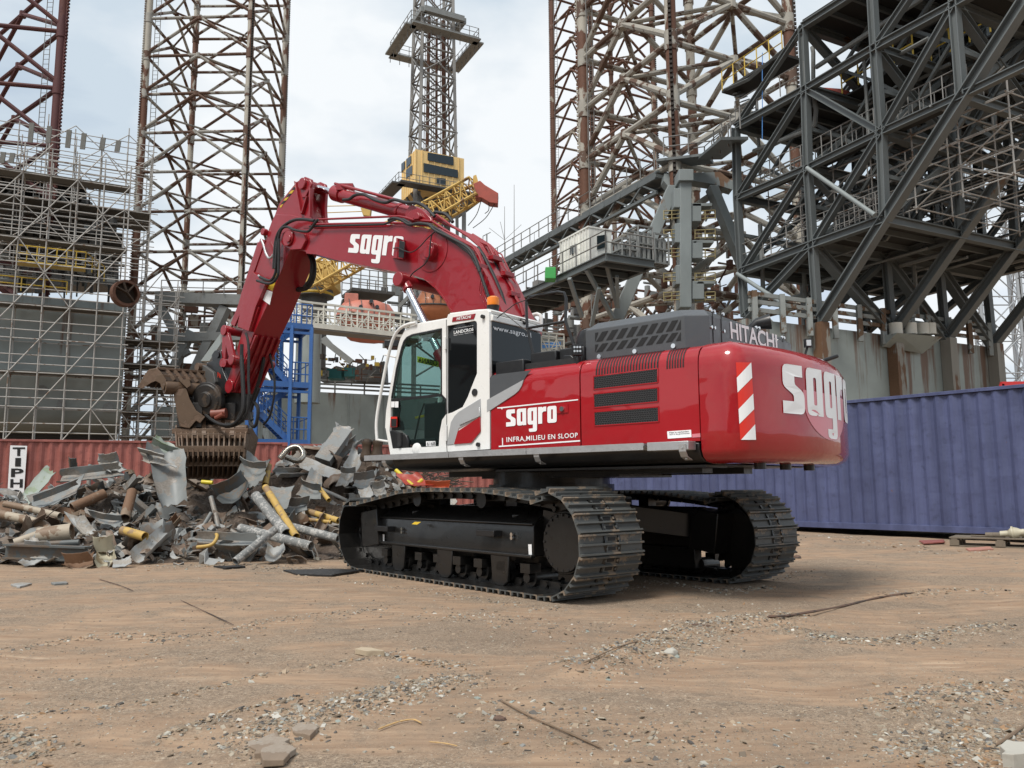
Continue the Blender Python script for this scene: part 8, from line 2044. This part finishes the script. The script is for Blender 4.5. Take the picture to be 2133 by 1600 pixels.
def stick(px, name, label, cat, mat, w_=.03, th=.02, seed=0):
    P_ = smoothpath([onground(*p)+V(0, 0, .012) for p in px], 5); m = MB(); r_ = random.Random(seed)
    w_ = w_*.42; rs_ = [w_*(.6+.5*r_.random())*(.4 if i in (0, len(P_)-1) else 1) for i in range(len(P_))]
    m.path(P_, w_, 6, True, rs_); m.v = [(a, b, c if c < 0 else c) for a, b, c in m.v]; return tag(m.build(name, M[mat], None, smooth=40), label, cat)
stick([(1598, 1288), (1650, 1284), (1760, 1264), (1830, 1247), (1905, 1237)], 'steel_strip', 'long dark rusty steel strip lying across the right of the yard', 'steel strip', 'darkstrip', .03, seed=1)
stick([(1440, 1304), (1480, 1305)], 'dark_stick', 'short dark stick at the left end of the long steel strip', 'stick', 'darkstrip', .02, seed=2)
stick([(1040, 1462), (1110, 1500), (1190, 1535), (1255, 1565)], 'wood_strip', 'long thin brown strip half buried in the centre foreground', 'strip', 'ground2', .014, seed=3)
stick([(375, 1252), (430, 1278), (487, 1305)], 'wood_strip', 'thin brown strip half buried in the left middle ground', 'strip', 'darkstrip', .012, seed=4)
stick([(205, 1208), (245, 1220), (278, 1233)], 'wood_strip', 'faint thin strip nearest the scrap heap', 'strip', 'darkstrip', .012, seed=5)
stick([(1215, 1385), (1290, 1352), (1350, 1335)], 'wood_strip', 'thin strip along the edge of the gravel ridge', 'strip', 'ground2', .012, seed=6)
stick([(787, 1525), (812, 1515), (832, 1508)], 'wood_splinter', 'left piece of the broken golden splinter in the foreground', 'splinter', 'woodgold', .012, seed=7); stick([(832, 1508), (860, 1504), (878, 1512)], 'wood_splinter', 'right piece of the broken golden splinter in the foreground', 'splinter', 'woodgold', .011, seed=8)
stick([(893, 1551), (925, 1554), (953, 1560)], 'wood_splinter', 'single straight golden splinter lying below the broken one', 'splinter', 'woodgold', .008, seed=9)
stick([(2075, 1558), (2110, 1535), (2140, 1512)], 'bark_strip', 'rough brown bark strip at the bottom right edge', 'bark', 'ground2', .02, seed=10)
def rock(px, r_, name, label, mat, seed):
    c = onground(*px); q = random.Random(seed); m = MB(); n = 9
    rings = [(0, .9), (.35, 1.0), (.7, .75), (.95, .35)]
    for z, s_ in rings:
        for k in range(n): t = 2*math.pi*k/n; rr = r_*s_*q.uniform(.75, 1.2); m.v.append((c.x+rr*math.cos(t), c.y+rr*math.sin(t), c.z-.01+z*r_*.9+q.uniform(-.1, .1)*r_))
    for j in range(3):
        for k in range(n): i = (k+1) % n; m.f.append((j*n+k, j*n+i, (j+1)*n+i, (j+1)*n+k))
    m.f.append(tuple(3*n+k for k in range(n))); return tag(m.build(name, M[mat], None, smooth=30), label, 'stone')
rock((1040, 1500), .035, 'dark_clod', 'dark clod lying alone in the centre foreground', 'darkstrip', 1); rock((1660, 1163), .07, 'dark_clod', 'dark clod right of the rear track', 'darkstrip', 2); rock((1398, 1362), .05, 'pale_stone', 'pale yellowish lump on the gravel ridge', 'slablight', 3)
rock((1460, 1590), .012, 'blue_glass', 'tiny deep blue shard at the bottom centre', 'bluetarp', 4)
# pallet with flanged fittings
pc = onground(2057, 1133); pa_ = onground(1978, 1138); pdir = V(.80, -.60, 0).normalized(); pr_ = V(-pdir.y, pdir.x, 0)
pt = empty('pallet', (pa_.x, pa_.y, pa_.z), math.atan2(pdir.y, pdir.x), 'weathered wooden pallet lying before the blue container at the right edge', 'pallet')
o_ = pa_-V(0, 0, 0)
def pp_(a, b, c): return o_+pdir*a+pr_*b+V(0, 0, c)
m = MB()
for k in range(5): m.span(pp_(0, .07+k*.165, .155), pp_(1.6, .07+k*.165+.01*k, .155+(.01 if k == 0 else 0)), .13, .022)
m.build('deck_board', M['wood'], pt, smooth=0)
m = MB()
for a in (.08, .8, 1.52): m.span(pp_(a, 0, .13), pp_(a, .8, .13), .1, .022)
for b in (.06, .4, .74): m.span(pp_(0, b, .011), pp_(1.6, b, .011), .1, .022)
m.build('stringer_board', M['wood'], pt, smooth=0)
for a in (.08, .8, 1.52):
    for b in (.06, .4, .74): m = MB(); m.box(pp_(a, b, .07), (.15, .12, .10), Matrix.Rotation(math.atan2(pdir.y, pdir.x), 3, 'Z')); m.build('pallet_block', M['wood'], pt, smooth=0)
for k, (a, b, lab) in enumerate(((.98, .3, 'cream flanged pipe fitting on the pallet, nearer its middle'), (1.3, .35, 'cream flanged pipe fitting on the pallet, nearer its right end'))):
    c = pp_(a, b, .25); ft = empty('pipe_fitting', tuple(c), 0, lab, 'pipe fitting', 'flanged fittings on the pallet'); d_ = (pdir+V(0, 0, .12)).normalized()
    m = MB(); m.lathe(c-d_*.2, d_, [(0, .055), (.12, .055), (.16, .085), (.22, .105), (.28, .085), (.32, .06), (.38, .06)], 18); m.build('fitting_body', M['scream'], ft)
    m = MB(); m.tube(c-d_*.02, c+d_*.01, .12, 20); m.build('flange', M['scream'], ft)
m = MB(); m.tube(pp_(.55, .3, .2), pp_(.85, .3, .21), .05, 12); m.tube(pp_(.3, .4, .18), pp_(.6, .35, .18), .015, 6); tag(m.build('short_rod', M['wood'], None), 'short rough rod lying on the left half of the pallet', 'rod')
